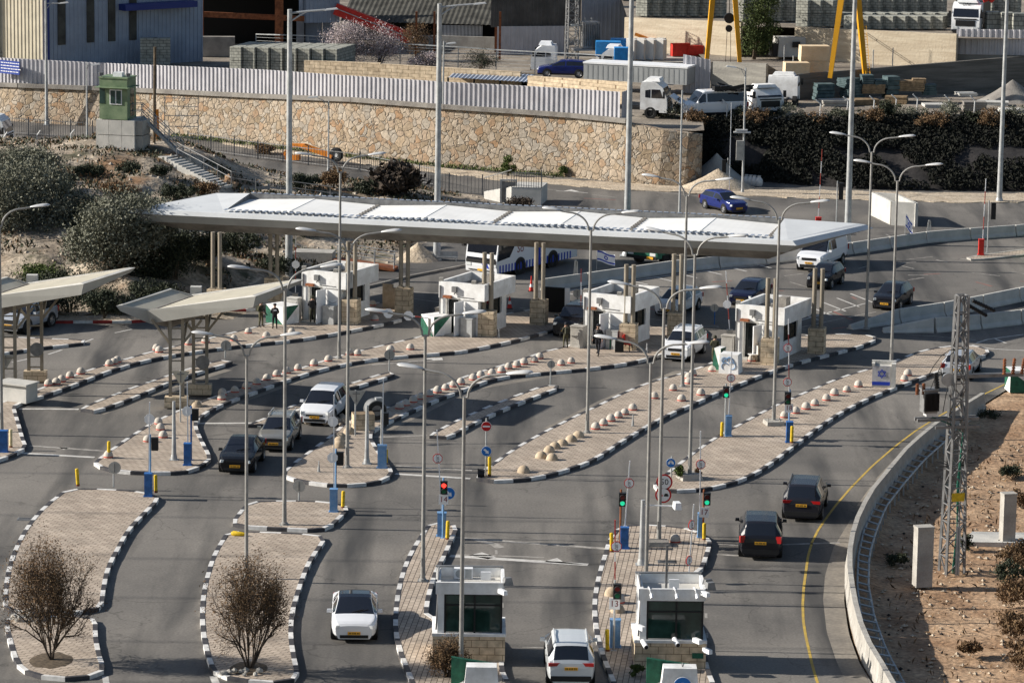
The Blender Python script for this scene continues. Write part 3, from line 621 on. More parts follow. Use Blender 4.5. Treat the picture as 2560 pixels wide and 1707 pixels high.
LP = [((848, 897), 430, (800, 402), (925, 401), 'double-armed street lamp rising before the canopy above the first booth'),
      ((868, 1169), 628, (800, 590), (950, 592), 'double-armed street lamp on the paved point beside the blank triangle sign'),
      ((711, 1312), 723, (640, 686), (795, 682), 'double-armed street lamp planted in the short paved end piece above the bare tree island'),
      ((616, 1446), 888, (545, 838), (725, 840), 'double-armed street lamp whose foot is hidden in the right bare tree at the bottom'),
      ((1057, 1452), 838, (973, 789), (1143, 792), 'double-armed street lamp on the narrow paved strip behind the bottom centre booth'),
      ((1152, 1698), 992, (1093, 940), (1297, 952), 'double-armed street lamp crossing in front of the bottom centre booth'),
      ((1468, 1082), 575, (1418, 537), (1556, 543), 'double-armed street lamp between the plain and the red-banded domes on the large paved island'),
      ((1706, 967), 490, (1655, 459), (1783, 467), 'double-armed street lamp left of the dome cluster below the white car in the lane'),
      ((1724, 1198), 636, (1687, 596), (1825, 608), 'double-armed street lamp in a concrete footing with a green tuft on the right island'),
      ((1614, 1500), 907, (1535, 855), (1719, 866), 'double-armed street lamp rising right behind the roof of the bottom right booth'),
      ((1647, 1358), 770, (1596, 716), (1758, 725), 'double-armed street lamp that carries the round 50 speed limit sign'),
      ((1934, 1060), 549, (1880, 515), (2050, 523), 'double-armed street lamp on a square base beside the lane 18 sign'),
      ((2165, 822), 380, (2123, 344), (2240, 350), 'double-armed street lamp at the tapered end of the upper concrete barrier on the right'),
      ((2228, 912), 452, (2200, 417), (2320, 424), 'double-armed street lamp directly behind the concrete cube with a blue star'),
      ((4, 1080), 565, (-70, 535), (75, 533), 'double-armed street lamp at the left edge of the picture, only its right arm in view')]
lp0 = lamp_proto()
for i, (b, jy, l, r, lab) in enumerate(LP):
 p = G(*b, .13); H = htop(p, jy)
 dx, dy = r[0] - l[0], r[1] - l[1]
 a = math.atan2(-(dy - ROLL * dx) / .19, dx)
 s = H / 10.0
 if i == 0: o = lp0; o.location = p; o.rotation_euler = (0, 0, a); o.scale = (s,) * 3; o['label'] = lab; o['group'] = 'double-armed street lamps among the lanes'
 else: dup(lp0, p, a, lab, 'double-armed street lamps among the lanes', s)
mb = MB(); mb.box((0, 0, .16), (1.1, 1.0, .34), .3, 0, .85); [mb.tube([(x, y, .3), (x, y, .42)], .03, 6) for x in (-.25, .25) for y in (-.25, .25)]
o = mb.obj('lamp_footing', M['conc']); o.location = G(1724, 1198, .12); tag(o, 'rough concrete footing block around the lamp pole with the green tuft', 'footing')
mb = MB(); mb.box((0, 0, .12), (.95, .95, .26), .2, 0, .95); [mb.tube([(x, y, .2), (x, y, .34)], .03, 6) for x in (-.3, .3) for y in (-.3, .3)]
o = mb.obj('lamp_footing', M['conc']); o.location = G(1934, 1062, .12); tag(o, 'square bolted footing of the lamp post beside the lane 18 sign', 'footing')
mb = MB(); mb.box((0, 0, .12), (1.2, .9, .26), .1, 0, .8); o = mb.obj('lamp_footing', M['conc_d']); o.location = G(1644, 1364, .12); tag(o, 'broken concrete footing of the lamp that carries the 50 sign', 'footing')
# ------------------------------------------------------------------ tall single-arm masts and plain posts
def mast(b, ty, lab, r=.17, arm=None, head=True, cat='lamp post', name='tall_street_lamp', m='galv', z=.0, tilt=.12, group=None, az=0.0):
 p = G(*b, z); H = htop(p, ty)
 t = thing(name, lab, cat, p, 0, group)
 mb = MB(); mb.tube([(0, 0, 0), (0, 0, H * .3), (0, 0, H)], lambda k: r * (1 - .42 * k), 12); mb.box((0, 0, .02), (r * 3.4, r * 3.4, .05)); mb.lathe([(r * 1.3, 0), (r * 1.3, .12), (r, .3)], n=12)
 mb.obj('pole', M[m], t, True)
 if arm:
  c, s = math.cos(az), math.sin(az)
  for (x, dz) in ([arm] if isinstance(arm[0], (int, float)) else arm):
   a = MB(); a.tube([(0, 0, H - .25), (x * .5 * c, x * .5 * s, H - .25 + dz * .6), (x * c, x * s, H - .25 + dz)], r * .26, 7); a.tube([(0, 0, H - .8), (x * .3 * c, x * .3 * s, H - .35), (x * .55 * c, x * .55 * s, H - .2 + dz * .6)], r * .2, 6); a.obj('arm', M[m], t, True)
   if head:
    h = MB(); sg = 1 if x > 0 else -1
    h.box((x * c + sg * .38 * c, x * s, H - .22 + dz + .03), (.85, .3, .1), az, 0, .8, 0, -sg * tilt); h.obj('lamp_head', M['lamph'], t)
 return t
TG = 'tall grey lamp masts behind and beside the canopy'
mast((722, 699), 24, 'tall grey lamp mast at the foot of the earth mound, arm pointing right', .26, (2.3, .25), group=TG)
mast((1092, 655), 10, 'tall grey lamp mast at the kerb just left of the white bus', .26, (2.3, .25), group=TG)
mast((1566, 640), -30, 'tall grey lamp mast rising behind the canopy roof near the stone wall end', .26, (1.3, .3), group=TG)
mast((2118, 610), -40, 'tall grey lamp mast rising behind the right end of the canopy roof', .25, None, group=TG)
mast((2498, 504), -30, 'tall grey mast with bolted base on the far gravel verge at the right', .22, None, group=TG)
mast((1698, 560), 226, 'thin plain grey pole without arms behind the canopy right of the stone wall end', .1, None, cat='pole', name='steel_pole')
t = mast((1856, 482), 170, 'thin grey pole with camera bracket and white control box beside the gravel heap', .1, (-.7, .25), group=None, cat='camera pole', name='camera_pole')
mb = MB(); mb.box((-.15, -.2, 4.7), (1.3, .35, .1), 0); mb.box((-.2, -.2, 4.85), (.9, .3, .14)); mb.obj('camera_bracket', M['lamph'], t); mb = MB(); mb.box((-.3, -.2, 3.3), (.55, .3, 1.5)); mb.obj('control_box', M['signback'], t)
mast((117, 313), 2, 'tall grey lamp mast against the shaded stone wall at the far left', .17, (1.2, .02), group=TG)
mast((218, 363), 157, 'shorter grey lamp post left of the green guard tower', .11, (.35, .05), group=None)
mast((821, 428), 252, 'small lamp post with a short arm to the left in front of the stone wall', .09, (-.9, .45), group=None, tilt=-.1)
mast((1106, 413), 104, 'thin lamp post at the foot of the stone wall casting a leaning shadow on it', .11, (.2, .05), group=None)
for b, ty, lab, r in [((435, 1150), 1003, 'thick plain grey post on the paved point with four red-banded domes', .13), ((917, 1160), 1013, 'thick plain grey post beside the dark lane light on the paved point in the middle', .13), ((1604, 1412), 1249, 'thick plain grey post with a small camera behind the bottom right booth', .16)]:
 mast(b, ty, lab, r, None, cat='post', name='steel_post', z=.13)
p = G(1604, 1412, .13); q = htop(p, 1262); mb = MB(); mb.bar(p + Vector((0, 0, q)), p + Vector((1.3, -.1, q)), .05); mb.box(p + Vector((1.5, -.2, q + .05)), (.3, .5, .3), .2, 0, .9); o = mb.obj('security_camera', M['white']); tag(o, 'white security camera on a short arm between two tall posts', 'camera')
for b, ty, lab in [((797, 1180), 1152, 'short grey metal stub post on the paved point with the tall lamp'), ((1582, 1066), 1036, 'short grey stub post on the paving right of the red-banded dome row'), ((1247, 845), 821, 'short blue-white stub post by the stone pier of the second booth'), ((1617, 882), 858, 'short blue-white stub post left of the white car in the booth lane')]:
 mast(b, ty, lab, .05, None, cat='post', name='stub_post', z=.13)
# ------------------------------------------------------------------ dome bollards
def boll_proto(name, R_, Hh, band, m):
 mb = MB(); n = 20
 if band:
  prof = [(R_ * .93, 0), (R_ * .99, .03), (R_ * .99, .05)]; mb.lathe(prof, n=n)
  mb.lathe([(R_ * .99, .05), (R_ * 1.0, .115)], n=n, m=1)
  prof = [(R_ * math.cos(a), .115 + (Hh - .115) * math.sin(a)) for a in [PI / 2 * k / 9 for k in range(10)]]; mb.lathe(prof, n=n)
 else:
  prof = [(R_ * math.cos(a) + .001, Hh * math.sin(a)) for a in [PI / 2 * k / 10 for k in range(11)]]; mb.lathe(prof, n=n)
 return mb.obj(name, [m, M['bands']], None, True, ang=60)
bp1 = boll_proto('dome_bollard', .235, .40, True, M['boll']); bp2 = boll_proto('dome_bollard', .31, .36, False, M['boll_b'])
first = {1: True, 2: True}
def bollards(pts, kind, labf, group, z=.13):
 src = bp1 if kind == 1 else bp2
 for i, (x, y) in enumerate(pts):
  p = G(x, y, z)
  if first[kind]: o = src; first[kind] = False
  else: o = src.copy(); COL.objects.link(o)
  o.location = p; o.rotation_euler = (0, 0, random.uniform(0, 6)); k = random.uniform(.95, 1.06); o.scale = (k, k, k * random.uniform(.94, 1.05))
  tag(o, labf(i), 'bollard', group)
row = lambda s: (lambda i: '%s red-banded dome bollard %s' % (ORD[i], s))
bollards([(121, 965), (141, 962), (154, 956), (175, 945), (202, 936), (273, 915), (285, 911), (293, 907), (391, 876), (398, 882), (472, 863), (514, 858), (585, 853), (621, 834), (666, 845), (729, 835)], 1, row('from the left along the leftmost long island below the soldiers'), 'domes on the leftmost long island')
bollards([(932, 765), (937, 802)], 1, lambda i: ['red-banded dome bollard alone behind the first booth, left of the arched slab', 'shaded red-banded dome bollard under the lowered striped barrier arm'][i], 'domes behind the booths')
bollards([(554, 1000), (556, 989), (587, 982), (616, 972), (642, 962), (667, 951), (692, 941), (717, 934), (745, 926), (785, 915), (821, 904), (874, 888), (894, 889), (976, 880), (1026, 875)], 1, row('from the left along the island that leads to the second booth'), 'domes on the second long island')
bollards([(396, 1061), (401, 1076), (408, 1095), (369, 1105), (271, 1145)], 1, lambda i: ['upper', 'second', 'third', 'lower left', 'lone yellow-post'][i] + ' red-banded dome bollard on the paved point under the small hexagonal canopy', 'domes on the left paved point')
bollards([(999, 1023), (1015, 1015), (1033, 1007), (1051, 999), (1073, 992), (1094, 983), (1114, 975), (1134, 968), (1152, 962), (1183, 951), (1202, 944), (1230, 938), (1254, 932), (1271, 923), (1292, 918), (1310, 912), (1336, 906), (1349, 898)], 1, row('from the left in the long row leading to the third booth'), 'domes on the third long island')
bollards([(1403, 914), (1428, 909)], 1, lambda i: '%s of the two red-banded domes in front of the walking person in black' % ['left', 'right'][i], 'domes by the third booth')
bollards([(1489, 1074), (1509, 1064), (1527, 1054), (1546, 1045), (1562, 1037), (1582, 1026), (1636, 997), (1683, 977), (1704, 1003), (1752, 989), (1722, 960), (1722, 948), (1732, 940), (1780, 929)], 1, row('upward from the tall lamp on the large middle island'), 'domes on the large middle island')
bollards([(1446, 1093), (1428, 1103), (1406, 1113), (1387, 1121), (1373, 1130), (1353, 1145), (1380, 1150), (1309, 1181)], 2, lambda i: '%s plain brown dome bollard downward from the tall lamp on the large middle island' % ORD[i], 'plain domes on the large middle island')
bollards([(1961, 1045), (1989, 1034), (2015, 1024), (2037, 1014), (2066, 1002), (2086, 989), (2117, 980), (2146, 968)], 1, row('from the lane 18 sign up to the star cube'), 'domes on the right island')
bollards([(2261, 953), (2269, 940)], 1, lambda i: ['lower', 'upper'][i] + ' of two red-banded domes just right of the star cube', 'domes right of the star cube')
bollards([(1688, 1357), (1548, 1508), (1879, 904)], 1, lambda i: ['faded red-banded dome bollard behind the lane 17 light on the right booth island', 'shaded red-banded dome hidden behind the lane 13 number sign', 'red-banded dome under the plastic chair at the far right booth'][i], None)
bollards([(1529, 1488), (1544, 1530), (852, 1097), (848, 1108), (847, 1119), (873, 1084), (491, 1017)], 2, lambda i: ['plain sandy dome left of the lane 13 light', 'plain dome just below the lane 13 number sign', 'top plain dome of the three stacked beside the middle tall lamp', 'middle plain dome of the three stacked beside the middle tall lamp', 'lowest shaded plain dome beside the middle tall lamp', 'plain dome in the rubble behind the middle tall lamp', 'plain brown dome before the stone plinth of the small hexagonal canopy'][i], None)
# ------------------------------------------------------------------ yellow guard posts
def ypost_proto():
 mb = MB(); mb.tube([(0, 0, 0), (0, 0, 1.0)], .085, 12, 0); mb.lathe([(.085, 1.0), (.06, 1.03), (.001, 1.04)], n=12); mb.lathe([(.0875, .0), (.0875, .12)], n=12, m=1)
 return mb.obj('guard_post', [M['yellow'], M['rust']], None, True)
yp = ypost_proto(); fst = True
for b, ty, lab in [((272, 1146), 1104, 'yellow guard post standing by a dome at the left tip of the paved point'), ((195, 1214), 1171, 'leaning yellow guard post at the top edge of the bottom left island'), ((390, 1231), 1188, 'yellow guard post right of the blue cabinet on the bottom left island'), ((27, 1119), 1074, 'pale sun-bleached yellow guard post at the far left edge'), ((857, 1270), 1228, 'yellow guard post beside the faded blue cabinet at the tip of the short end island'), ((1118, 1349), 1303, 'yellow guard post in front of the lane 14 barrier'), ((1224, 1191), 1143, 'yellow guard post beside the no entry sign pole'), ((965, 1160), 1124, 'yellow guard post half hidden behind the blue cabinet of the middle point'), ((1529, 1380), 1333, 'yellow guard post left of the green light with the rusty pole'), ((1519, 1628), 1574, 'yellow guard post left of the rounded blue cabinet of lane 13'), ((1760, 1350), 1308, 'yellow guard post in front of the lane 17 sign'), ((1804, 1093), 1056, 'yellow guard post beside the worn white-blue cabinet on the right island'), ((1979, 1108), 1066, 'yellow guard post in front of the lane 18 sign')]:
 p = G(*b, .13)
 if fst: o = yp; fst = False
 else: o = yp.copy(); COL.objects.link(o)
 o.location = p; h = htop(p, ty); o.scale = (1, 1, h); o.rotation_euler = (random.uniform(-.02, .02), random.uniform(.0, .05) if 'leaning' not in lab else .12, random.uniform(0, 6)); tag(o, lab, 'guard post', 'yellow guard posts at the barriers')
bpy.data.objects['guard_post.003'].data = yp.data.copy(); bpy.data.objects['guard_post.003'].data.materials[0] = M['yellow_p']
# ------------------------------------------------------------------ boom barriers with raised arms
def boom(b, ty, arm, lab, col='blue', octs=(), armbase=None, w=.36, stripes=None, rz=0, text_=True, z=.13, octm='signwhite', side=0, group='boom barriers with raised arms'):
 p = G(*b, z); H = htop(p, ty)
 t = thing('boom_barrier', lab, 'barrier', p, 0, group)
 mb = MB(); mb.box((0, 0, H / 2 + .02), (w, .34, H), rz); mb.box((0, 0, H + .035), (w * 1.08, .38, .05), rz); mb.box((0, 0, .02), (w * 1.25, .45, .05), rz); mb.box((0, -.185, H * .6), (w * .7, .012, H * .5), rz)
 mb.obj('cabinet', M[col], t)
 if arm:
  A = AtY(*arm, p.y) - p; B = Vector((0 if armbase is None else (AtY(*armbase, p.y) - p).x, .2, H * .85)); A.y = .2
  a = MB(); L = (A - B).length; k = max(1, round(L / .8))
  if stripes:
   for i in range(k): a.bar(B.lerp(A, i / k), B.lerp(A, (i + 1) / k), .085, .045, i % 2)
  else: a.bar(B, A, .085, .05, 0)
  a.obj('arm', [M[stripes[0]] if stripes else M['signwhite'], M[stripes[1]] if stripes else M['white']], t)
  for ox, oy in octs:
   c = AtY(ox, oy, p.y) - p; c.y = .12; s = MB(); ph = PI / 8
   if text_:
    disc(s, c, .235, 8, .02, 1, side, 0, ph); disc(s, c + Vector((math.sin(side) * .012, -math.cos(side) * .012, 0)), .2, 8, .012, 0, side, 0, ph)
    text(s, 'עצור', .2, c + Vector((math.sin(side) * .024, -math.cos(side) * .024, 0)), side, 0, 2, PI / 2)
   else: disc(s, c, .26, 8, .02, 0, side, 0, ph); s.box(c + Vector((0, -.02, 0)), (.03, .02, .3))
   s.obj('stop_sign', [M[octm], M['signred'], M['ink']], t)
 return t
def tlight(b, head, lab, lit=None, m='galv', face='cam', h=.85, num=None, numpx=None, z=.13, off=0, group='lane traffic lights'):
 p = G(*b, z); t = thing('traffic_light', lab, 'traffic light', p, 0, group)
 top = htop(p, head[1]); c = AtY(head[0], (head[1] + head[2]) / 2, p.y) - p; hh = (head[2] - head[1]) / SC(p + Vector((0, 0, top)))
 mb = MB(); mb.tube([(0, 0, 0), (0, 0, top + .15)], .045, 8); mb.box((0, 0, .015), (.22, .22, .03)); mb.obj('pole', M[m], t, True)
 s = -1 if face == 'cam' else 1
 q = Vector((c.x, -.13, c.z)); mb = MB(); mb.box(q, (.32, .24, hh)); mb.box(q + Vector((0, 0, hh / 2 + .015)), (.34, .26, .03))
 for k in (-1, 1):
  cz = q.z - k * hh * .24
  n = 10; mb.add([(q.x + .13 * math.cos(PI * j / n), q.y + s * (.12 + d), cz + .13 * math.sin(PI * j / n)) for d in (0, .17) for j in range(n + 1)], [(j, j + 1, n + 2 + j, n + 1 + j) for j in range(n)])
 mb.obj('housing', M['black'], t)
 for k, nm in ((-1, 'red'), (1, 'green')):
  l = MB(); disc(l, (q.x, q.y + s * .125, q.z - k * hh * .24), .105, 16, .02); 
  l.obj('lens', M['red_on'] if (lit == 'red' and nm == 'red') else M['green_on'] if (lit == 'green' and nm == 'green') else M['lens_' + nm], t)
 if num:
  c = AtY(*numpx, p.y) - p; s_ = MB(); s_.box((c.x, -.1, c.z), (.43, .025, .46), 0, 0); text(s_, num, .36, (c.x, -.118, c.z), 0, 0, 1); s_.obj('lane_number_sign', [M['signwhite'], M['maroon']], t)
 return t
boom((7, 1130), 1078, None, 'blue boom barrier cabinet cut by the left picture edge', 'blue', w=.5)
boom((371, 1241), 1185, (373, 1007), 'blue boom barrier on the bottom left island with blank octagon on its raised arm', 'blue', [(373, 1049)], None, text_=False)
boom((469, 1163), 1110, (467, 956), 'blue boom barrier on the paved point below the small hexagonal canopy', 'blue', [(467, 1029)], text_=False)
boom((834, 1279), 1224, (834, 989), 'faded blue boom barrier at the tip of the short end island with two blank discs', 'blue_l', [(832, 1055), (831, 1145)], text_=False)
boom((955, 1170), 1115, (958, 948), 'blue boom barrier on the paved point with the middle tall lamp, no octagon', 'blue_l', w=.44)
boom((1104, 1340), 1283, (1092, 1077), 'blue boom barrier beside the lane 14 sign, arm leaning left', 'blue_l', [(1094, 1147)], w=.4)
boom((1561, 1371), 1320, (1575, 1154), 'blue boom barrier beside the green light with rusty pole, arm leaning right', 'blue', [(1573, 1209)], w=.36)
boom((1537, 1617), 1550, (1538, 1302), 'rounded bright blue boom barrier of lane 13 with a red and white arm', 'blue_l', [(1541, 1367)], w=.42, stripes=('signred', 'signwhite'), armbase=(1538, 1545))
boom((1749, 1343), 1285, (1752, 1080), 'pale blue boom barrier beside the lane 17 sign', 'blue_l', [(1752, 1162)], w=.2)
boom((1722, 1452), 1440, (1735, 1263), 'white raised barrier arm with two sideways octagons right of the bottom right booth', 'white', [(1729, 1313), (1723, 1402)], w=.3, side=.9)
boom((1821, 1090), 1041, (1830, 881), 'worn white and blue boom barrier on the right island below the graffiti block', 'blue_l', [(1828, 946)], w=.3)
boom((1973, 1106), 1056, (1972, 800), 'boom barrier beside the lane 18 sign with two octagons on a striped arm', 'blue', [(1970, 871), (1969, 956)], w=.34, stripes=('signwhite', 'maroon'))
boom((738, 756), 735, (739, 589), 'red and white raised barrier arm left of the first booth', 'conc', [(739, 662)], stripes=('signwhite', 'bands'), text_=False, z=.1)
boom((1452, 822), 800, (1453, 674), 'red and white raised barrier arm left of the third booth', 'conc', [(1452, 765)], stripes=('signwhite', 'bands'), text_=False, z=.1)
boom((1824, 852), 826, (1815, 679), 'red and white raised barrier arm left of the far right booth', 'conc', [(1818, 762)], stripes=('signwhite', 'bands'), text_=False, z=.1)
boom((2452, 637), 600, (2466, 448), 'bright red boom barrier on the small traffic island at the far right', 'red', w=.36, stripes=('signwhite', 'bands'), z=.12, armbase=(2458, 600))
boom((2045, 585), 545, (2056, 375), 'red boom barrier partly hidden behind the right end of the canopy', 'red', w=.4, stripes=('signwhite', 'bands'), z=.0)
boom((1823, 497), 480, (1829, 258), 'grey raised barrier arm on a red and white foot beside the blue car', 'bands', w=.38, z=.0)
# lowered striped arm between first and second booths
a = AtY(1070, 795, G(1085, 845).y); b = AtY(922, 777, G(1085, 845).y - .4); t = thing('boom_barrier', 'lowered red and white barrier arm with two blank octagons before the second booth', 'barrier', a)
mb = MB(); k = 9
for i in range(k): mb.bar((b - a) * (i / k), (b - a) * ((i + 1) / k), .1, .05, i % 2)
mb.obj('arm', [M['signwhite'], M['bands']], t)
for f in (.33, .67): s = MB(); disc(s, (b - a) * f + Vector((0, -.05, .0)), .3, 8, .02, 0, 0, 0, PI / 8); s.obj('stop_sign', M['signwhite'], t)
mb = MB(); mb.box((.2, 0, -a.z / 2), (.36, .36, a.z), 0); mb.obj('cabinet', M['conc'], t)
tlight((376, 1232), (388, 1093, 1124), 'dark lane light seen from behind on the bottom left island pole', None, 'blue_l', 'away')
tlight((478, 1150), (489, 1022, 1050), 'dark lane light on a blue pole on the paved point below the small canopy', None, 'blue', 'away')
tlight((839, 1262), (851, 1129, 1161), 'dark lane light on the pole at the tip of the short end island', None, 'blue_l', 'away')
tlight((953, 1150), (964, 1031, 1060), 'dark lane light beside the grey fan housing on the middle point', None, 'galv', 'away')
tlight((1107, 1345), (1110, 1202, 1233), 'red lit lane light above the number 14 sign', 'red', 'blue_l', 'cam', num='14', numpx=(1109, 1247))
tlight((1550, 1358), (1556, 1231, 1263), 'green lit lane light on a rusty pole behind the bottom right booth', 'green', 'rust', 'cam')
tlight((1534, 1626), (1543, 1458, 1494), 'unlit lane light above the number 13 sign', None, 'galv', 'cam', num='13', numpx=(1536, 1507))
tlight((1757, 1345), (1767, 1231, 1260), 'green lit lane light above the number 17 sign', 'green', 'rust', 'cam', num='17', numpx=(1760, 1279))
tlight((1812, 1090), (1815, 966, 992), 'green lit lane light on the striped leaning post of the right island', 'green', 'galv', 'cam')
tlight((1971, 1104), (1969, 980, 1009), 'unlit lane light above the number 18 sign', None, 'blue_l', 'cam', num='18', numpx=(1972, 1019))
tlight((2468, 632), (2483, 507, 548), 'black traffic light next to the bright red barrier on the far right island', None, 'galv', 'away', z=.12)
tlight((2090, 580), (2102, 458, 499), 'black traffic light above the right end of the canopy before the dark slope', None, 'galv', 'away', z=0)
tlight((1818, 470), (1810, 400, 432), 'small black traffic light against the dark slope by the raised grey arm', None, 'galv', 'away', z=0)
# ------------------------------------------------------------------ road signs
def sign(b, lab, discs, pole_top, m='galv', z=.13, name='road_sign'):
 p = G(*b, z); t = thing(name, lab, 'sign', p)
 mb = MB(); mb.tube([(0, 0, 0), (0, 0, htop(p, pole_top))], .038, 8); mb.obj('pole', M[m], t, True)
 for kind, px, py, r in discs:
  c = AtY(px, py, p.y) - p; c.y = -.06; s = MB(); f = Vector((0, -.014, 0))
  if kind == 'noentry': disc(s, c, r, 28, .02, 1); disc(s, c + f, r * .93, 28, .012, 0); s.box(c + f * 1.7, (r * 1.45, .012, r * .3), 0, 1); mts = [M['signred'], M['signwhite']]
  elif kind == 'arrow':
   disc(s, c, r, 28, .02, 1); disc(s, c + f, r * .94, 28, .012, 0); q = c + f * 1.8
   d = Vector((.707, 0, -.707)); n_ = Vector((.707, 0, .707))
   s.slab([q - d * r * .6 + n_ * .05, q - d * r * .6 - n_ * .05, q + d * r * .1 - n_ * .05, q + d * r * .1 + n_ * .05], (0, -1, 0), .01, 1)
   s.slab([q + d * r * .1 + n_ * r * .42, q + d * r * .1 - n_ * r * .42, q + d * r * .68], (0, -1, 0), .01, 1); mts = [M['signblue'], M['signwhite']]
  elif kind == 'split':
   disc(s, c, r, 28, .02, 1); disc(s, c + f, r * .94, 28, .012, 0); q = c + f * 1.8
   for k in (-1, 1):
    d = Vector((k * .6, 0, -.8)); n_ = Vector((.8, 0, k * .6)); o_ = q + Vector((0, 0, r * .5))
    s.slab([o_ + n_ * .045, o_ - n_ * .045, o_ + d * r * .6 - n_ * .045, o_ + d * r * .6 + n_ * .045], (0, -1, 0), .01, 1)
    s.slab([o_ + d * r * .6 + n_ * r * .32, o_ + d * r * .6 - n_ * r * .32, o_ + d * r * 1.05], (0, -1, 0), .01, 1)
   mts = [M['signblue'], M['signwhite']]
  elif kind == 'speed': disc(s, c, r, 32, .02, 1); disc(s, c + f, r * .8, 32, .012, 0); text(s, '50', r * 1.05, c + f * 1.8, 0, 0, 2); mts = [M['signwhite'], M['signred'], M['ink']]
  elif kind == 'noovertake':
   disc(s, c, r, 32, .02, 1); disc(s, c + f, r * .8, 32, .012, 0)
   for k, mm in ((-.36, 1), (.36, 2)):
    s.box(c + f * 1.8 + Vector((k * r, 0, -.02)), (r * .55, .01, r * .22), 0, mm); s.box(c + f * 1.8 + Vector((k * r, 0, r * .12)), (r * .36, .01, r * .16), 0, mm)
   mts = [M['signwhite'], M['signred'], M['ink']]
  elif kind == 'tri':
   for d_, rr, mm in ((0, r, 0),): s.slab([c + Vector((-rr, 0, rr * .62)), c + Vector((0, 0, -rr * 1.05)), c + Vector((rr, 0, rr * .62))], (0, -1, 0), .025, 0)
   s.box(c + Vector((0, -.03, .0)), (.06, .03, r * 1.2), 0, 1); s.box(c + Vector((0, -.03, r * .3)), (r * .8, .02, .05), 0, 1); mts = [M['signback'], M['galv_d']]
  else: disc(s, c, r, 26, .02, 0); s.box(c + Vector((0, -.025, 0)), (.05, .03, r * 1.5), 0, 1); mts = [M['signback'], M['galv_d']]
  s.obj('sign_plate', mts, t)
 return t
sign((1214, 1190), 'round red no entry sign above a round blue arrow sign on one pole', [('noentry', 1216, 1065, .25), ('arrow', 1216, 1127, .25)], 1045)
sign((1678, 1199), 'round blue sign with two split arrows at the tip of the right island', [('split', 1677, 1156, .23)], 1140)
sign((1648, 1352), 'round 50 speed limit sign above a no overtaking sign on the tall lamp', [('speed', 1661, 1204, .37), ('noovertake', 1658, 1236, .37)], 1190)
sign((451, 1056), 'pale triangular sign seen from behind in front of the small hexagonal canopy', [('tri', 452, 941, .48)], 925)
bpy.data.objects['road_sign.003'].children[1].data.materials[0] = M['canc']
sign((888, 1090), 'grey triangular sign seen from behind by the rubble heap on the middle point', [('tri', 891, 990, .48)], 975)
sign((8, 975), 'grey triangular sign seen from behind at the left picture edge', [('tri', 15, 900, .48)], 890)
sign((563, 895), 'round sign seen from behind at the upper end of the thin left island', [('back', 565, 863, .3)], 850)
sign((973, 928), 'round sign seen from behind at the upper end of the thin middle island', [('back', 974, 886, .3)], 872)
sign((1376, 961), 'small square sign seen from behind at the upper end of the right thin island', [('back', 1378, 910, .22)], 900)
sign((1786, 811), 'round dark sign seen from behind in the shade left of the far right booth', [('back', 1786, 769, .24)], 760, 'blue', z=0)
sign((284, 1217), 'pale round sign seen from behind at the top edge of the bottom left island', [('back', 287, 1168, .3)], 1156)
sign((747, 1250), 'pale round sign seen from behind on the short end island', [('back', 748, 1214, .3)], 1202)
sign((1115, 1262), 'round blue sign partly hidden behind the red lit lane light', [('arrow', 1122, 1232, .3)], 1215, z=0)
sign((1443, 795), 'round dark sign in the shade left of the third booth', [('back', 1443, 733, .26)], 722, 'galv_d', z=0)
LANE = math.radians(-26)
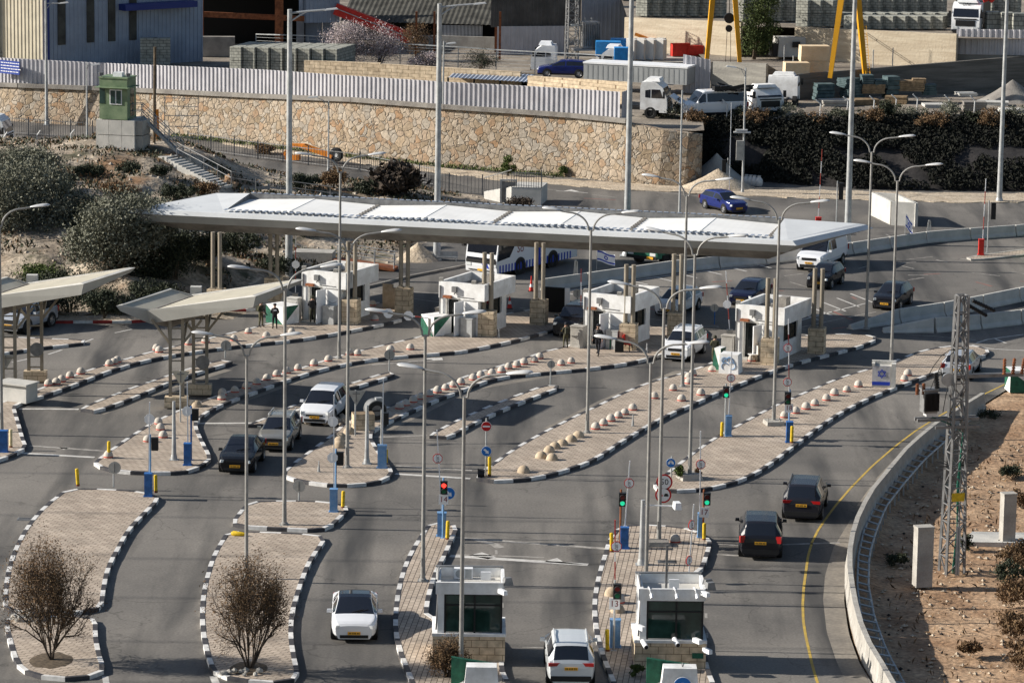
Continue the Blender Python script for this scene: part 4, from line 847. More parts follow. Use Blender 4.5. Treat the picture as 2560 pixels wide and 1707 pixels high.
# ------------------------------------------------------------------ booths under the canopy
def booth_proto():
 t = thing('checkpoint_booth', '', 'booth'); W, D, H = 2.55, 4.0, 3.15
 mb = MB(); zl = 2.15
 # walls with a door opening in the front and a window band in the right side
 mb.box((.25, .09, zl / 2), (.5, .18, zl)); mb.box((1.9, .09, zl / 2), (1.3, .18, zl)); 
 mb.box((.09, D / 2 + .09, zl / 2), (.18, D - .18, zl)); mb.box((W / 2, D - .09, zl / 2), (W - .36, .18, zl))
 mb.box((W - .09, D / 2 + .0, .5), (.178, D - .362, 1.0)); mb.box((W - .09, .6, 1.575), (.178, .838, 1.148)); mb.box((W - .09, D - .5, 1.575), (.178, .63, 1.148))
 mb.obj('wall', M['white_w'], t)
 mb = MB()  # parapet band, overhanging to the right
 for c, d in (((W / 2 + .2, .03, zl + .5), (W + .5, .2, 1.0)), ((W + .36, D / 2 + .02, zl + .5), (.18, D - .18, 1.0)), ((W / 2 + .2, D + .02, zl + .5), (W + .5, .18, 1.0)), ((.04, D / 2 + .02, zl + .5), (.18, D - .18, 1.0))): mb.box(c, d)
 mb.box((W / 2 + .2, D / 2, zl + .3), (W + .2, D - .2, .3)); mb.obj('parapet', M['white_w'], t)
 mb = MB(); mb.box((W / 2 + .2, D / 2, zl + .48), (W + .1, D - .25, .06)); mb.box((1.9, 2.6, zl + .85), (.5, .7, .7)); mb.obj('roof_deck', M['conc_d'], t)
 mb = MB(); mb.box((.87, .3, 1.05), (.76, .05, 2.1)); mb.obj('door', M['glass'], t); mb = MB(); mb.box((1.32, -.02, 1.08), (.1, .12, 2.16)); mb.box((.47, -.02, 1.08), (.08, .12, 2.16)); mb.box((.9, -.02, 2.17), (.95, .12, .1)); mb.obj('door_frame', M['signback'], t)
 mb = MB(); mb.box((1.5, -.45, 1.06), (.06, .8, 2.05), -.25); mb.obj('open_door', M['white'], t)
 mb = MB(); mb.box((W - .05, 1.95, 1.57), (.05, 1.8, 1.1)); mb.obj('window', M['glass'], t); mb = MB(); [mb.box((W - .01, y, 1.57), (.08, .07, 1.1)) for y in (1.05, 1.95, 2.85)]; mb.obj('window_frame', M['black'], t)
 mb = MB(); mb.box((1.05, -.16, 2.75), (.3, .22, .34)); mb.bar((1.05, -.05, 2.6), (1.05, -.2, 2.45), .05); mb.obj('floodlight', M['galv_d'], t)
 mb = MB(); mb.box((.6, -.2, 2.28), (.55, .26, .14), 0, 0, .9); mb.obj('heater', M['rust'], t)
 mb = MB(); mb.box((2.05, -.3, .55), (.75, .5, 1.1)); mb.box((2.05, -.3, 1.13), (.8, .55, .06)); mb.obj('electrical_cabinet', M['galv'], t)
 mb = MB(); mb.box((.9, -.35, .04), (1.3, .8, .1)); mb.obj('step', M['conc'], t)
 mb = MB(); mb.tube([(.06, -.12, 0), (.06, -.12, 2.9)], .05, 6); mb.tube([(1.2, -.08, 2.3), (2.3, -.08, 2.28)], .03, 5); mb.tube([(1.45, -.07, 1.9), (1.7, -.08, 1.4), (2.1, -.08, 1.25), (2.4, -.08, 1.4)], .015, 5); mb.obj('conduit', M['galv_d'], t)
 mb = MB(); mb.box((.05, .05, 3.25), (.25, .25, .2), .3); mb.obj('roof_camera', M['conc'], t); mb = MB(); mb.box((2.2, .1, 3.25), (.25, .3, .18), .3); mb.obj('roof_camera', M['conc'], t)
 return t
b0 = booth_proto()
for i, (b, lab) in enumerate([((757, 801), 'first white checkpoint booth under the canopy, counted from the left, a guard in its doorway'), ((1099, 832), 'second white booth under the canopy with a green and white block before it'), ((1459, 862), 'third white booth under the canopy with people standing at its front'), ((1839, 893), 'fourth white booth under the canopy beside the white graffiti block')]):
 p = G(*b, .13)
 if i == 0: b0.location = p; b0.rotation_euler = (0, 0, LANE); b0['label'] = lab; b0['group'] = 'booths under the long canopy'
 else: dup(b0, p, LANE, lab, 'booths under the long canopy')
# ------------------------------------------------------------------ the two booths at the bottom
def big_booth(b, lab, cams, wpx):
 p = G(*b, .13); s = SC(p); W = wpx / s; D = 2.6
 t = thing('guard_booth', lab, 'booth', p, math.radians(1))
 mb = MB(); mb.box((W / 2, D / 2, .52), (W, D, 1.06)); mb.obj('stone_base', M['block'], t)
 x0_, x1_ = .18, W - .12
 mb = MB(); mb.box((W / 2, D / 2, 1.11), (W + .06, D + .08, .12)); mb.obj('sill', M['white_w'], t)
 mb = MB(); mb.box((x0_ + .13, .12, 1.97), (.26, .1, 1.6)); mb.box((x0_ + .08, D / 2, 1.97), (.12, D - .5, 1.6)); mb.box((W / 2, D - .2, 1.97), (x1_ - x0_, .12, 1.6)); mb.obj('wall', M['white_w'], t)
 mb = MB(); xa = x0_ + .27
 mb.box(((xa + x1_) / 2, .16, 1.97), (x1_ - xa - .02, .03, 1.56)); mb.box((x1_ - .05, D / 2, 1.97), (.03, D - .5, 1.56)); mb.obj('window', M['glass_g'], t)
 mb = MB(); [mb.box((x, .13, 1.97), (.07, .06, 1.6)) for x in (xa + .03, (xa + x1_) / 2 + .05, x1_ - .04)]; mb.box(((xa + x1_) / 2, .133, 2.3), (x1_ - xa, .05, .06)); mb.box(((xa + x1_) / 2, .131, 2.74), (x1_ - xa, .05, .07)); mb.obj('window_frame', M['black'], t)
 mb = MB()
 xl, xr = x0_ - .02, x1_ + .08
 for c, d in (((W / 2, .1, 3.0), (xr - xl, .14, .48)), ((W / 2, D - .12, 3.02), (xr - xl, .14, .52)), ((xl + .07, D / 2, 3.0), (.138, D - .36, .478)), ((xr - .07, D / 2, 3.0), (.138, D - .36, .478))): mb.box(c, d)
 mb.obj('parapet', M['white_w'], t)
 mb = MB(); mb.box((W / 2, D / 2, 2.84), (xr - xl - .2, D - .3, .1)); mb.obj('roof_deck', M['conc_l'], t)
 mb = MB(); mb.box((W / 2, D - .12, 3.3), (xr - xl + .04, .18, .04)); mb.tube([(xl + .05, D - .3, 3.3), (xl + .03, .5, 3.28), (xl + .05, .15, 3.1), (xl - .03, .08, 1.3)], .035, 6); mb.obj('roof_edging', M['galv_d'], t)
 for (x, y, z, kind) in cams:
  c = MB()
  if kind == 'tube': c.tube([(x, y, z), (x + .12, y - .5, z - .12)], .1, 10); c.tube([(x + .115, y - .49, z - .119), (x + .122, y - .515, z - .125)], .085, 10, 1)
  elif kind == 'box': c.box((x, y - .2, z), (.17, .5, .17), .5, 0, .95); c.tube([(x, y, z - .15), (x, y - .05, z)], .03, 6)
  elif kind == 'drop': c.tube([(x - .05, .2, 3.28), (x, -.05, 3.22), (x + .05, -.1, 3.05)], .03, 6); c.tube([(x + .05, -.08, 3.05), (x + .07, -.3, 2.93)], .07, 8)
  elif kind == 'ac': c.box((x, y, z), (.75, .3, .42)); c.box((x + .2, y - .152, z), (.26, .01, .38), 0, 1); disc(c, (x - .16, y - .155, z), .16, 16, .01, 1)
  elif kind == 'mast': c.bar((x, y, z), (x, y, z + 1.9), .09)
  elif kind == 'slab': c.box((x, y, z), (.4, .1, .55))
  elif kind == 'flood': c.box((x, y, z), (.4, .3, .3), .4, 0, .7)
  elif kind == 'plaque': c.box((x, y, z), (.45, .03, .22))
  nm = {'ac': 'air_conditioner', 'mast': 'antenna', 'slab': 'loudspeaker', 'flood': 'floodlight', 'plaque': 'plaque'}.get(kind, 'security_camera')
  c.obj(nm, [M['galv_d'] if kind in ('flood', 'mast') else M['green'] if kind == 'plaque' else M['white'], M['black'] if kind != 'ac' else M['galv']], t)
 return t
big_booth((1081, 1653), 'stone-based white guard booth at the bottom centre with dark green windows and air conditioner', [(1.2, 2.1, 3.12, 'ac'), (2.75, -.05, 2.95, 'box'), (2.95, .3, 3.25, 'flood'), (2.1, 1.9, 2.95, 'slab')], 181)
big_booth((1586, 1670), 'stone-based white guard booth at the bottom right hung with many cameras', [(.55, 0, 0, 'drop'), (1.55, 0, 0, 'drop'), (2.35, 0, 0, 'drop'), (2.72, .1, 3.1, 'box'), (.3, -.1, 1.15, 'tube'), (1.55, -.1, 1.25, 'tube'), (2.45, -.15, 1.25, 'box'), (.2, -.1, 1.75, 'box'), (2.85, -.15, .85, 'box'), (1.25, 1.0, 2.9, 'mast'), (1.55, .9, 3.15, 'slab'), (2.95, .4, 3.3, 'flood'), (2.5, -.02, .55, 'plaque'), (2.9, .9, 3.3, 'flood')], 178)
# ------------------------------------------------------------------ the long canopy
F1, F4, B0, B4 = G(895, 543, 6), G(1920, 592, 6), G(708, 500, 6), G(2057, 565, 6)
u3 = V2((F4 - F1) / 3 + (B4 - B0) / 4) / 2; ML = u3.length; u = u3.normalized(); F0 = V2(F1) - u3; F0.z = 0
vv = V2(B0) - F0; vp = Vector((-u.y, u.x, 0)); CW = (vv.dot(vp) + (V2(B4) - F0).dot(vp)) / 2
def C(s, t, z): return F0 + u * (s * ML) + vp * t + Vector((0, 0, z))
can = thing('canopy', 'long white-roofed canopy over the four booths on paired columns and stone piers', 'canopy', C(2, CW / 2, 0))
CO = can.location.copy()
def cpt(s, t, z): return C(s, t, z) - CO
el = -(V2(G(402, 531, 5.9)) - F0).dot(u) / ML; er = (V2(G(2182, 558, 6.1)) - F0).dot(u) / ML; erf = (V2(G(1991, 606, 5.9)) - F0).dot(u) / ML
for k in range(4):
 mb = MB(); n = 20
 for h in (0, 1):
  vs = []; 
  for i in range(n + 1):
   f = i / n; s = k + (f * .5 if h == 0 else .5 + f * .5); z = 6.0 + .22 * (f if h == 0 else 1 - f)
   rib = .05 * (i % 2)
   vs.append(cpt(s, -.5, 5.9))
   for t_ in (-.3, CW * .33, CW * .66, CW - .3): vs.append(cpt(s, t_ + (.14 * (i % 2) if t_ < 0 else 0), z + rib * .04))
  mb.add(vs, [(i * 5 + j, (i + 1) * 5 + j, (i + 1) * 5 + j + 1, i * 5 + j + 1) for i in range(n) for j in range(1, 4)]); mb.add(vs, [(i * 5, (i + 1) * 5, (i + 1) * 5 + 1, i * 5 + 1) for i in range(n)], 3)
 mb.bar(cpt(k + .5, -.1, 6.23), cpt(k + .5, CW - .35, 6.23), .12, .02, 1)
 for q in range(16): mb.box(cpt(k + 1 - .015 * (1 if q % 2 else 0), (q + .5) / 16 * (CW - .4), 6.04), (.18, .28, .06), math.atan2(u.y, u.x), 2)
 mb.obj('roof_sheet', [M['canw'], M['canw'], M['conc_d'], M['galv']], can)
# end plates, fascia and soffit
def ring(o, z, l=None): # outline with overhang o
 a = -el if l is None else l[0]; b = (er + erf) / 2 if l is None else l[1]
 return [cpt(a - o, -.75 - o * 6 , z), cpt(b + o, -.75 - o * 6, z), cpt(b + o, CW + .65 + o * 6, z), cpt(a - o, CW + .65 + o * 6, z)]
Lr = (-.62, 4.42)
o1 = [cpt(-.66, -.95, 5.98), cpt(4.17, -.95, 5.98), cpt(4.58, CW + .5, 6.12), cpt(-.30, CW + .5, 6.12)]
o2 = [cpt(-.70, -1.05, 5.72), cpt(4.2, -1.05, 5.72), cpt(4.63, CW + .6, 5.9), cpt(-.34, CW + .6, 5.86)]
o3 = [cpt(-.62, -.8, 5.22), cpt(4.13, -.8, 5.25), cpt(4.45, CW + .3, 5.45), cpt(-.26, CW + .3, 5.3)]
o4 = [cpt(-.3, .35, 4.62), cpt(3.98, .35, 4.62), cpt(4.02, CW - 1.2, 4.62), cpt(-.1, CW - 1.2, 4.62)]
i1 = [cpt(-.62, -.55, 6.0), cpt(4.13, -.55, 6.0), cpt(4.52, CW + .3, 6.2), cpt(-.28, CW + .3, 6.2)]
i2 = [cpt(0, -.3, 5.85), cpt(4, -.3, 5.85), cpt(4, CW - .25, 5.95), cpt(0, CW - .25, 5.95)]
i2b = [p + Vector((0, 0, .14 if j < 2 else .42)) for j, p in enumerate(i2)]
def loop(mb, A, B, m=0, seg=1):
 for j in range(4):
  q = (j + 1) % 4
  for k in range(seg):
   a, b, c, d = A[j].lerp(A[q], k / seg), A[j].lerp(A[q], (k + 1) / seg), B[j].lerp(B[q], (k + 1) / seg), B[j].lerp(B[q], k / seg); g_ = .0008 * 0
   mb.add([a, b, c, d], [(0, 1, 2, 3)], m)
mb = MB(); loop(mb, o1, o2); loop(mb, i1, o1); mb.obj('gutter', M['canf'], can)
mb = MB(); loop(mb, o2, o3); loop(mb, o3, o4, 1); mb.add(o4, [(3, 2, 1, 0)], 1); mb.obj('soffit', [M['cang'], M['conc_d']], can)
mb = MB(); loop(mb, i1, i2b, 0); loop(mb, i2b, i2, 1); mb.obj('end_plate', [M['canf'], M['galv_d']], can)
mb = MB(); n = int(4 * ML / .42)
for i in range(n): mb.bar(cpt(4 * (i + .5) / n, -.62, 6.15), cpt(4 * (i + .5) / n - .0, -.1, 6.14), .2, .03)
mb.obj('roof_edge_ribs', M['corr_b'], can); mb = MB()
for i in range(n): mb.bar(cpt(4 * (i + .5) / n, CW - .2, 6.42), cpt(4 * (i + .5) / n, CW + .35, 6.26), .28, .05)
mb.obj('roof_edge_ribs', M['corr_b'], can)
FRONT = [(541, 786), (878, 812), (1218, 843), (1571, 876), (1924, 914)]; BACK = [(684, 756), (1010, 783), (1347, 814), (1690, 846), (2041, 886)]
ang = math.atan2(u.y, u.x)
for row_, shade in ((FRONT, 0), (BACK, 1)):
 for (x, y) in row_:
  p = G(x, y, .05) - CO; mb = MB()
  mb.box(p + Vector((0, 0, .8)), (.95, .95, 1.6), ang); mb.obj('pier', M['block'], can)
  for k in (-1, 1): c = MB(); q = p + u * (.22 * k); c.tube([q + Vector((0, 0, 1.55)), q + Vector((0, 0, 5.1))], .13, 12); c.box(q + Vector((0, 0, 1.63)), (.36, .5, .06), ang); c.obj('column', M['column'], can, True)
# ------------------------------------------------------------------ small hexagonal butterfly canopies on lattice posts
def hexcan():
 t = thing('lane_canopy', '', 'canopy')
 zv, zl, zr = 5.2, 5.55, 6.6
 def Q(px, py, z): return G(px, py, z) - ORG
 Pv = [Q(378, 777, zv), Q(480, 741, zv)]; Pl = [Q(304, 766, zl), Q(430, 725, zl)]; Pr = [Q(631, 741, zr), Q(744, 701, zr)]
 mb = MB(); up = Vector((0, 0, .05))
 n = 10
 def strip(A, B):
  vs = []
  for i in range(n + 1):
   a, b = A[0].lerp(B[0], i / n), A[1].lerp(B[1], i / n); vs += [a, b]
  mb.add(vs, [(2 * i, 2 * i + 1, 2 * i + 3, 2 * i + 2) for i in range(n)])
 strip(Pv, Pl); strip(Pv, Pr); mb.obj('roof_sheet', M['canc'], t)
 rim = [Pl[0], Pv[0], Pr[0], Pr[1], Pv[1], Pl[1]]
 cen = sum(rim, Vector()) / 6
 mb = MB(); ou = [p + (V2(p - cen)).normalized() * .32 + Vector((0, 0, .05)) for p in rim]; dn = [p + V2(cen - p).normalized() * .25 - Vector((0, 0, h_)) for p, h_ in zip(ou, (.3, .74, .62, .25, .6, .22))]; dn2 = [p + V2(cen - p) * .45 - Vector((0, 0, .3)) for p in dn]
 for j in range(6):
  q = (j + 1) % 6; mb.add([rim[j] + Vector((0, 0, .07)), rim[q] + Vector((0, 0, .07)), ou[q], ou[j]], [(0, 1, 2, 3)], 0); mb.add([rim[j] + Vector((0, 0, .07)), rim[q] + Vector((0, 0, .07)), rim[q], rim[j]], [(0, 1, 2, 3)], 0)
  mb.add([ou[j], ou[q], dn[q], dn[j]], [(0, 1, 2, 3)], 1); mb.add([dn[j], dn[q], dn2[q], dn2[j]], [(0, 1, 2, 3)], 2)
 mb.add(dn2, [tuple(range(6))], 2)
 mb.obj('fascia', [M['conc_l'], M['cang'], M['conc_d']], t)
 mb = MB(); mb.bar(Pv[0] + Vector((0, 0, .04)), Pv[1] + Vector((0, 0, .04)), .12, .03); mb.obj('valley_gutter', M['conc_d'], t)
 feet = [(426, 1016), (457, 1016), (484, 984), (517, 984)]
 for a, b in ((0, 1), (2, 3)):
  fa, fb = Q(*feet[a], .1), Q(*feet[b], .1)
  for f in (fa, fb): mb = MB(); mb.box(f + Vector((0, 0, 2.5)), (.17, .17, 5.0)); mb.obj('post', M['column'], t)
  for k in range(7): mb = MB(); z = .75 + k * .58; mb.bar(fa + Vector((.09, 0, z)), fb + Vector((-.09, 0, z)), .07, .07); mb.obj('rung', M['column'], t)
  mb = MB()
  for f, sx in ((fa, -1), (fb, 1)): mb.bar(f + Vector((0, 0, 3.4)), f + Vector((sx * 1.0, .1, 4.7)), .12); mb.bar(f + Vector((0, 0, 3.4)), f + Vector((sx * .2, .8, 4.6)), .12)
  mb.obj('brace', M['column'], t)
  mb = MB(); c = (fa + fb) / 2; mb.box(c + Vector((0, 0, .26)), (1.25, .6, .58)); mb.obj('plinth', M['block'], t)
 mb = MB(); q = Q(488, 741, zv); mb.box(q + Vector((0, .5, .25)), (.6, .5, .45)); mb.obj('roof_box', M['conc_l'], t)
 c = Q(507, 923, 1.6); mb = MB(); disc(mb, (c.x, c.y - .1, 1.9), .38, 24, .03); mb.obj('round_sign', M['galv_d'], t)
 return t
ORG = G(470, 1000, .1)
hc = hexcan(); hc.location = ORG; tag(hc, 'small folded hexagonal canopy on lattice posts left of the long canopy', 'canopy', 'small hexagonal lane canopies')
dup(hc, G(55, 966, .1), 0, 'small folded hexagonal canopy on lattice posts at the left picture edge', 'small hexagonal lane canopies')
# ------------------------------------------------------------------ concrete blocks and slabs
def diag_block(b, w, d, h, rz, lab, m=('green', 'white_w'), cat='concrete block', name='concrete_block', tap=1.0, z=.13, flip=False, plain=None):
 p = G(*b, z); mb = MB(); hx, hy = w / 2, d / 2
 T = tap
 B = [(-hx, -hy, 0), (hx, -hy, 0), (hx, hy, 0), (-hx, hy, 0)]; U = [(-hx * T, -hy * T, h), (hx * T, -hy * T, h), (hx * T, hy * T, h), (-hx * T, hy * T, h)]
 mb.add(B + U, [(3, 2, 1, 0), (4, 5, 6, 7)], 1)
 for i in range(4):
  j = (i + 1) % 4; vs = [B[i], B[j], U[j], U[i]]
  if plain: mb.add(vs, [(0, 1, 2, 3)], 1)
  elif (i % 2 == 0) != flip: mb.add(vs, [(0, 1, 3)], 0); mb.add(vs, [(1, 2, 3)], 1)
  else: mb.add(vs, [(0, 1, 2)], 1); mb.add(vs, [(0, 2, 3)], 0)
 o = mb.obj(name, [M[m[0]], M[m[1]]]); o.location = p; o.rotation_euler = (0, 0, rz); return tag(o, lab, cat)
diag_block((706, 806), 1.55, 1.3, 1.12, LANE - .3, 'concrete block painted in green and white triangles behind the two left guards')
diag_block((1090, 836), 1.3, 1.3, 1.2, LANE - .45, 'concrete block painted in green and white triangles before the second booth')
g1 = diag_block((1826, 932), 1.15, 1.0, 1.15, LANE + .15, 'white concrete block scrawled with blue graffiti before the far right booth', ('white_w', 'white_w'), plain=True, name='graffiti_block', tap=.93)
mb = MB()
def arc(c, r, a0, a1, y): return [(c[0] + r * math.cos(a0 + (a1 - a0) * k / 9), y, c[1] + r * math.sin(a0 + (a1 - a0) * k / 9)) for k in range(10)]
for c, r, a0, a1 in [((-.25, .8), .16, 0, 5.2), ((.05, .85), .15, -1, 4), ((-.2, .45), .2, .5, 4.2), ((.2, .5), .2, -2, 2.5), ((.0, .62), .33, .2, 2.9)]: mb.tube(arc(c, r, a0, a1, -.505), .022, 5)
o = mb.obj('graffiti', M['blue_l'], g1); 
diag_block((1799, 922), .5, 1.0, 1.25, LANE, 'narrow green and white concrete slab leaning on the graffiti block', name='concrete_slab', tap=.8)
# wedge-shaped barrier blocks beside the bottom booths
def tblock(b, w, lab, arrows=None, rz=0):
 p = G(*b, .13); t = thing('concrete_barrier_block', lab, 'concrete block', p, rz)
 mb = MB(); mb.prism([(-w, -.5), (w, -.5), (w, .5), (-w, .5)], 0, .25); mb.box((0, 0, .67), (w * 1.7, .8, .86), 0, 0, .88); mb.obj('white_block', M['white_w'], t)
 mb = MB(); mb.add([(-w - .4, .55, 0), (w * .5, .55, 0), (w * .5, .55, 1.0), (-w - .4, .55, 1.24), (-w - .4, .75, 0), (w * .5, .75, 0), (w * .5, .75, 1.0), (-w - .4, .75, 1.24)], [(0, 2, 3), (0, 4, 7, 3), (1, 2, 6, 5), (3, 7, 6, 2), (4, 5, 6, 7)], 0); mb.add([(-w - .4, .545, 0), (w * .5, .545, 0), (w * .5, .545, 1.0)], [(0, 1, 2)], 1); mb.obj('green_slab', [M['green'], M['white_w']], t)
 if arrows:
  s = MB(); c = Vector((.1, -.5, .45)); disc(s, c, .36, 28, .03, 1); disc(s, c + Vector((0, -.014, 0)), .34, 28, .02, 0)
  for k in (-1, 1):
   d = Vector((k * .6, 0, -.8)); n_ = Vector((.8, 0, k * .6)); o_ = c + Vector((0, -.035, .12)); s.slab([o_ + n_ * .035, o_ - n_ * .035, o_ + d * .2 - n_ * .035, o_ + d * .2 + n_ * .035], (0, -1, 0), .01, 1); s.slab([o_ + d * .2 + n_ * .09, o_ + d * .2 - n_ * .09, o_ + d * .34], (0, -1, 0), .01, 1)
  s.obj('arrow_sign', [M['signblue'], M['signwhite']], t)
  mb = MB(); mb.tube([(.1, -.1, 1.1), (.07, -.1, 1.2), (.1, -.1, 1.26), (.14, -.1, 1.2), (.1, -.1, 1.1)], .02, 6); mb.obj('lifting_loop', M['galv_d'], t)
 return t
tblock((1203, 1730), .78, 'white concrete barrier block with green slab in front of the bottom centre booth')
tblock((1698, 1733), .86, 'white concrete barrier block with a round blue arrow sign before the bottom right booth', True)
# cube wrapped in a flag with a blue star
sc_ = thing('flag_block', 'concrete cube on the right island wrapped in a cloth with a blue star', 'concrete block', G(2206, 965, .13), LANE * .25)
mb = MB(); mb.box((0, 0, .62), (1.15, 1.0, 1.24)); mb.box((.0, .1, 1.34), (1.25, .25, .2)); mb.box((-.52, 0, 1.3), (.16, 1.1, .14)); mb.box((.6, .0, .7), (.25, 1.2, 1.35)); mb.obj('block', M['conc_l'], sc_)
def star(mb, c, r, w, m, X=Vector((1, 0, 0)), Z=Vector((0, 0, 1)), nrm=Vector((0, -1, 0)), th=.006):
 for s in (1, -1):
  P = [c + X * (r * math.cos(PI / 2 + k * 2 * PI / 3)) + Z * (s * r * math.sin(PI / 2 + k * 2 * PI / 3)) for k in range(3)]
  for k in range(3):
   a, b = P[k], P[(k + 1) % 3]; d = (b - a).normalized(); q = d.cross(nrm) * w; o = nrm * (.001 * (s + k * .3))
   mb.slab([a + q + o, a - q + o, b - q + o, b + q + o], nrm, th, m)
mb = MB(); mb.box((-.08, -.515, .68), (1.0, .03, 1.1), 0, 0); mb.box((-.08, -.533, .25), (1.0, .01, .2), 0, 1); star(mb, Vector((-.05, -.545, .8)), .25, .02, 1); mb.obj('flag_cloth', [mat('grey_cloth', (.42, .41, .42), .9, var=.2, vs=3), M['flagblue']], sc_)
# miscellaneous slabs and boards under the canopy
mb = MB(); mb.prism([(-.55, 0), (.55, 0), (.55, .22), (-.55, .22)], 0, 1.3); mb.prism([(-.55, 0), (.1, 0), (.1, .22), (-.55, .22)], 1.28, 1.52); o = mb.obj('concrete_slab', M['boll_b']); o.location = G(976, 771, .1); o.rotation_euler = (0, 0, -.4); tag(o, 'upright brown concrete slab left of the shaded second back pier', 'slab')
mb = MB(); mb.box((0, 0, .8), (1.5, .2, 1.6)); mb.box((.85, -.02, .8), (.3, .3, 1.62), .2, 1); o = mb.obj('panel_board', [M['void'], M['signwhite']]); o.location = G(1385, 782, .1); o.rotation_euler = (0, 0, -.3); tag(o, 'dark board with a white edge panel beside the shaded third back pier', 'board')
def cabin(b, w, h, d, lab, m, rz=LANE, cat='cabinet', name='metal_cabinet'):
 mb = MB(); mb.box((0, 0, h / 2), (w, d, h)); mb.box((0, -.02, h + .03), (w * 1.06, d * 1.1, .06)); mb.box((0, -d / 2 - .006, h * .55), (w * .8, .012, h * .7)); o = mb.obj(name, M[m]); o.location = G(*b, .13); o.rotation_euler = (0, 0, rz); return tag(o, lab, cat)
cabin((735, 800), .75, 1.35, .5, 'concrete-coloured cabinet left of the first booth door', 'conc_l')
cabin((1446, 868), .8, 1.25, .6, 'grey metal cabinet between the armed soldier and the third booth', 'conc')
cabin((1526, 862), .7, 1.2, .5, 'pale metal cabinet against the front of the third booth', 'conc_l')
cabin((1822, 890), .8, 1.2, .5, 'grey cabinet behind the graffiti block at the far right booth', 'conc')
cabin((1905, 890), .7, 1.15, .5, 'pale cabinet with plastic chair before the far right booth', 'conc_l')
cabin((1106, 812), .75, 1.0, .5, 'low concrete cabinet behind the green and white block at the second booth', 'conc_d')
cabin((1548, 880), .5, .75, .5, 'black bin beside the stone pier of the third booth', 'black', 0, 'bin', 'litter_bin')
cabin((1533, 872), .45, .6, .45, 'green bin beside the stone pier of the third booth', 'green', 0, 'bin', 'litter_bin')
cabin((1195, 835), .55, .95, .5, 'stone-coloured cabinet at the foot of the second booth pier', 'block', LANE)
def chair(b, rz, m, lab):
 t = thing('plastic_chair', lab, 'chair', G(*b, .13), rz); mb = MB(); mb.box((0, 0, .45), (.45, .45, .05)); mb.obj('seat', M[m], t); mb = MB(); mb.box((0, .22, .72), (.45, .05, .5), 0, 0, .85); mb.obj('backrest', M[m], t)
 for x in (-1, 1):
  for y in (-1, 1): mb = MB(); mb.bar((x * .2, y * .2, .43), (x * .23, y * .24, 0), .04); mb.obj('leg', M['black'], t)
chair((1882, 905), -1.2, 'lamph', 'grey plastic chair beside the cabinet of the far right booth'); chair((1568, 878), 1.2, 'red', 'red plastic chair by the stone pier of the third booth')
# traffic cones
def cone(b, lab, z=0, h=.75):
 mb = MB(); mb.box((0, 0, .02), (.4, .4, .04), 0, 1); mb.lathe([(.16, .04), (.11, .28)], n=12); mb.lathe([(.11, .28), (.075, .48)], n=12, m=2); mb.lathe([(.075, .48), (.03, h), (.001, h + .01)], n=12); o = mb.obj('traffic_cone', [M['red'], M['black'], M['signwhite']], None, True); o.location = G(*b, z); tag(o, lab, 'cone', 'traffic cones')
cone((1274, 771), 'red traffic cone with pale band standing behind the second booth'); cone((1328, 728), 'dark shaded traffic cone at the end of the concrete barrier near the bus', 0, 1.0)
# ------------------------------------------------------------------ jersey barriers
def jersey(P, h, labf, group, step=3.4, prof=None, taper0=False, m='conc_l', z=0.0, gap=.05):
 P = resample([V2(p) for p in P], step, False); n = len(P) - 1
 prof = prof or [(-.3, 0), (-.3, .09), (-.16, .3), (-.09, h), (.09, h), (.16, .3), (.3, .09), (.3, 0)]
 for i in range(n):
  a, b = P[i], P[i + 1]; d = (b - a).normalized(); nn = Vector((-d.y, d.x, 0)); a2, b2 = a + d * gap, b - d * gap; mb = MB(); k = len(prof)
  vs = []
  for q, f in ((a2, .3 if taper0 and i == 0 else 1), (b2, 1)):
   vs += [q + nn * x + Vector((0, 0, z + zz * f)) for x, zz in prof]
  mb.add(vs, [(j, (j + 1) % k, k + (j + 1) % k, k + j) for j in range(k)] + [tuple(range(k - 1, -1, -1)), tuple(range(k, 2 * k))])
  o = mb.obj('concrete_barrier', M[m], None, loc=a); tag(o, labf(i, n), 'barrier', group)
jersey(PX([(1357, 727), (1546, 700), (1691, 679), (1920, 657), (2010, 648), (2128, 634), (2331, 604), (2560, 588), (2640, 580)]), .78, lambda i, n: '%s concrete barrier section from the left in the row between the bus and booth traffic' % ORD[i], 'barrier row beyond the booths', 3.9)
jersey(PX([(2123, 823), (2161, 817), (2222, 811), (2386, 786), (2560, 750), (2640, 736)]), .88, lambda i, n: '%s section from the left of the upper right concrete barrier row' % ORD[i], 'upper right barrier row', 3.7, taper0=True)
jersey(PX([(2205, 830), (2260, 832), (2298, 833), (2441, 822), (2560, 808), (2640, 796)]), .88, lambda i, n: '%s section from the left of the lower right concrete barrier row' % ORD[i], 'lower right barrier row', 3.7, taper0=True)
jersey([p + Vector((.32, 0, 0)) for p in BAR[1:]], .9, lambda i, n: '%s section from the far end of the curved concrete barrier along the yellow line' % ORD[i], 'curved concrete barrier', 3.2, m='conc', prof=[(.22, -.1), (.22, .12), (.14, .38), (.11, .9), (-.11, .9), (-.14, .38), (-.2, .12), (-.2, -.1)], gap=.012)
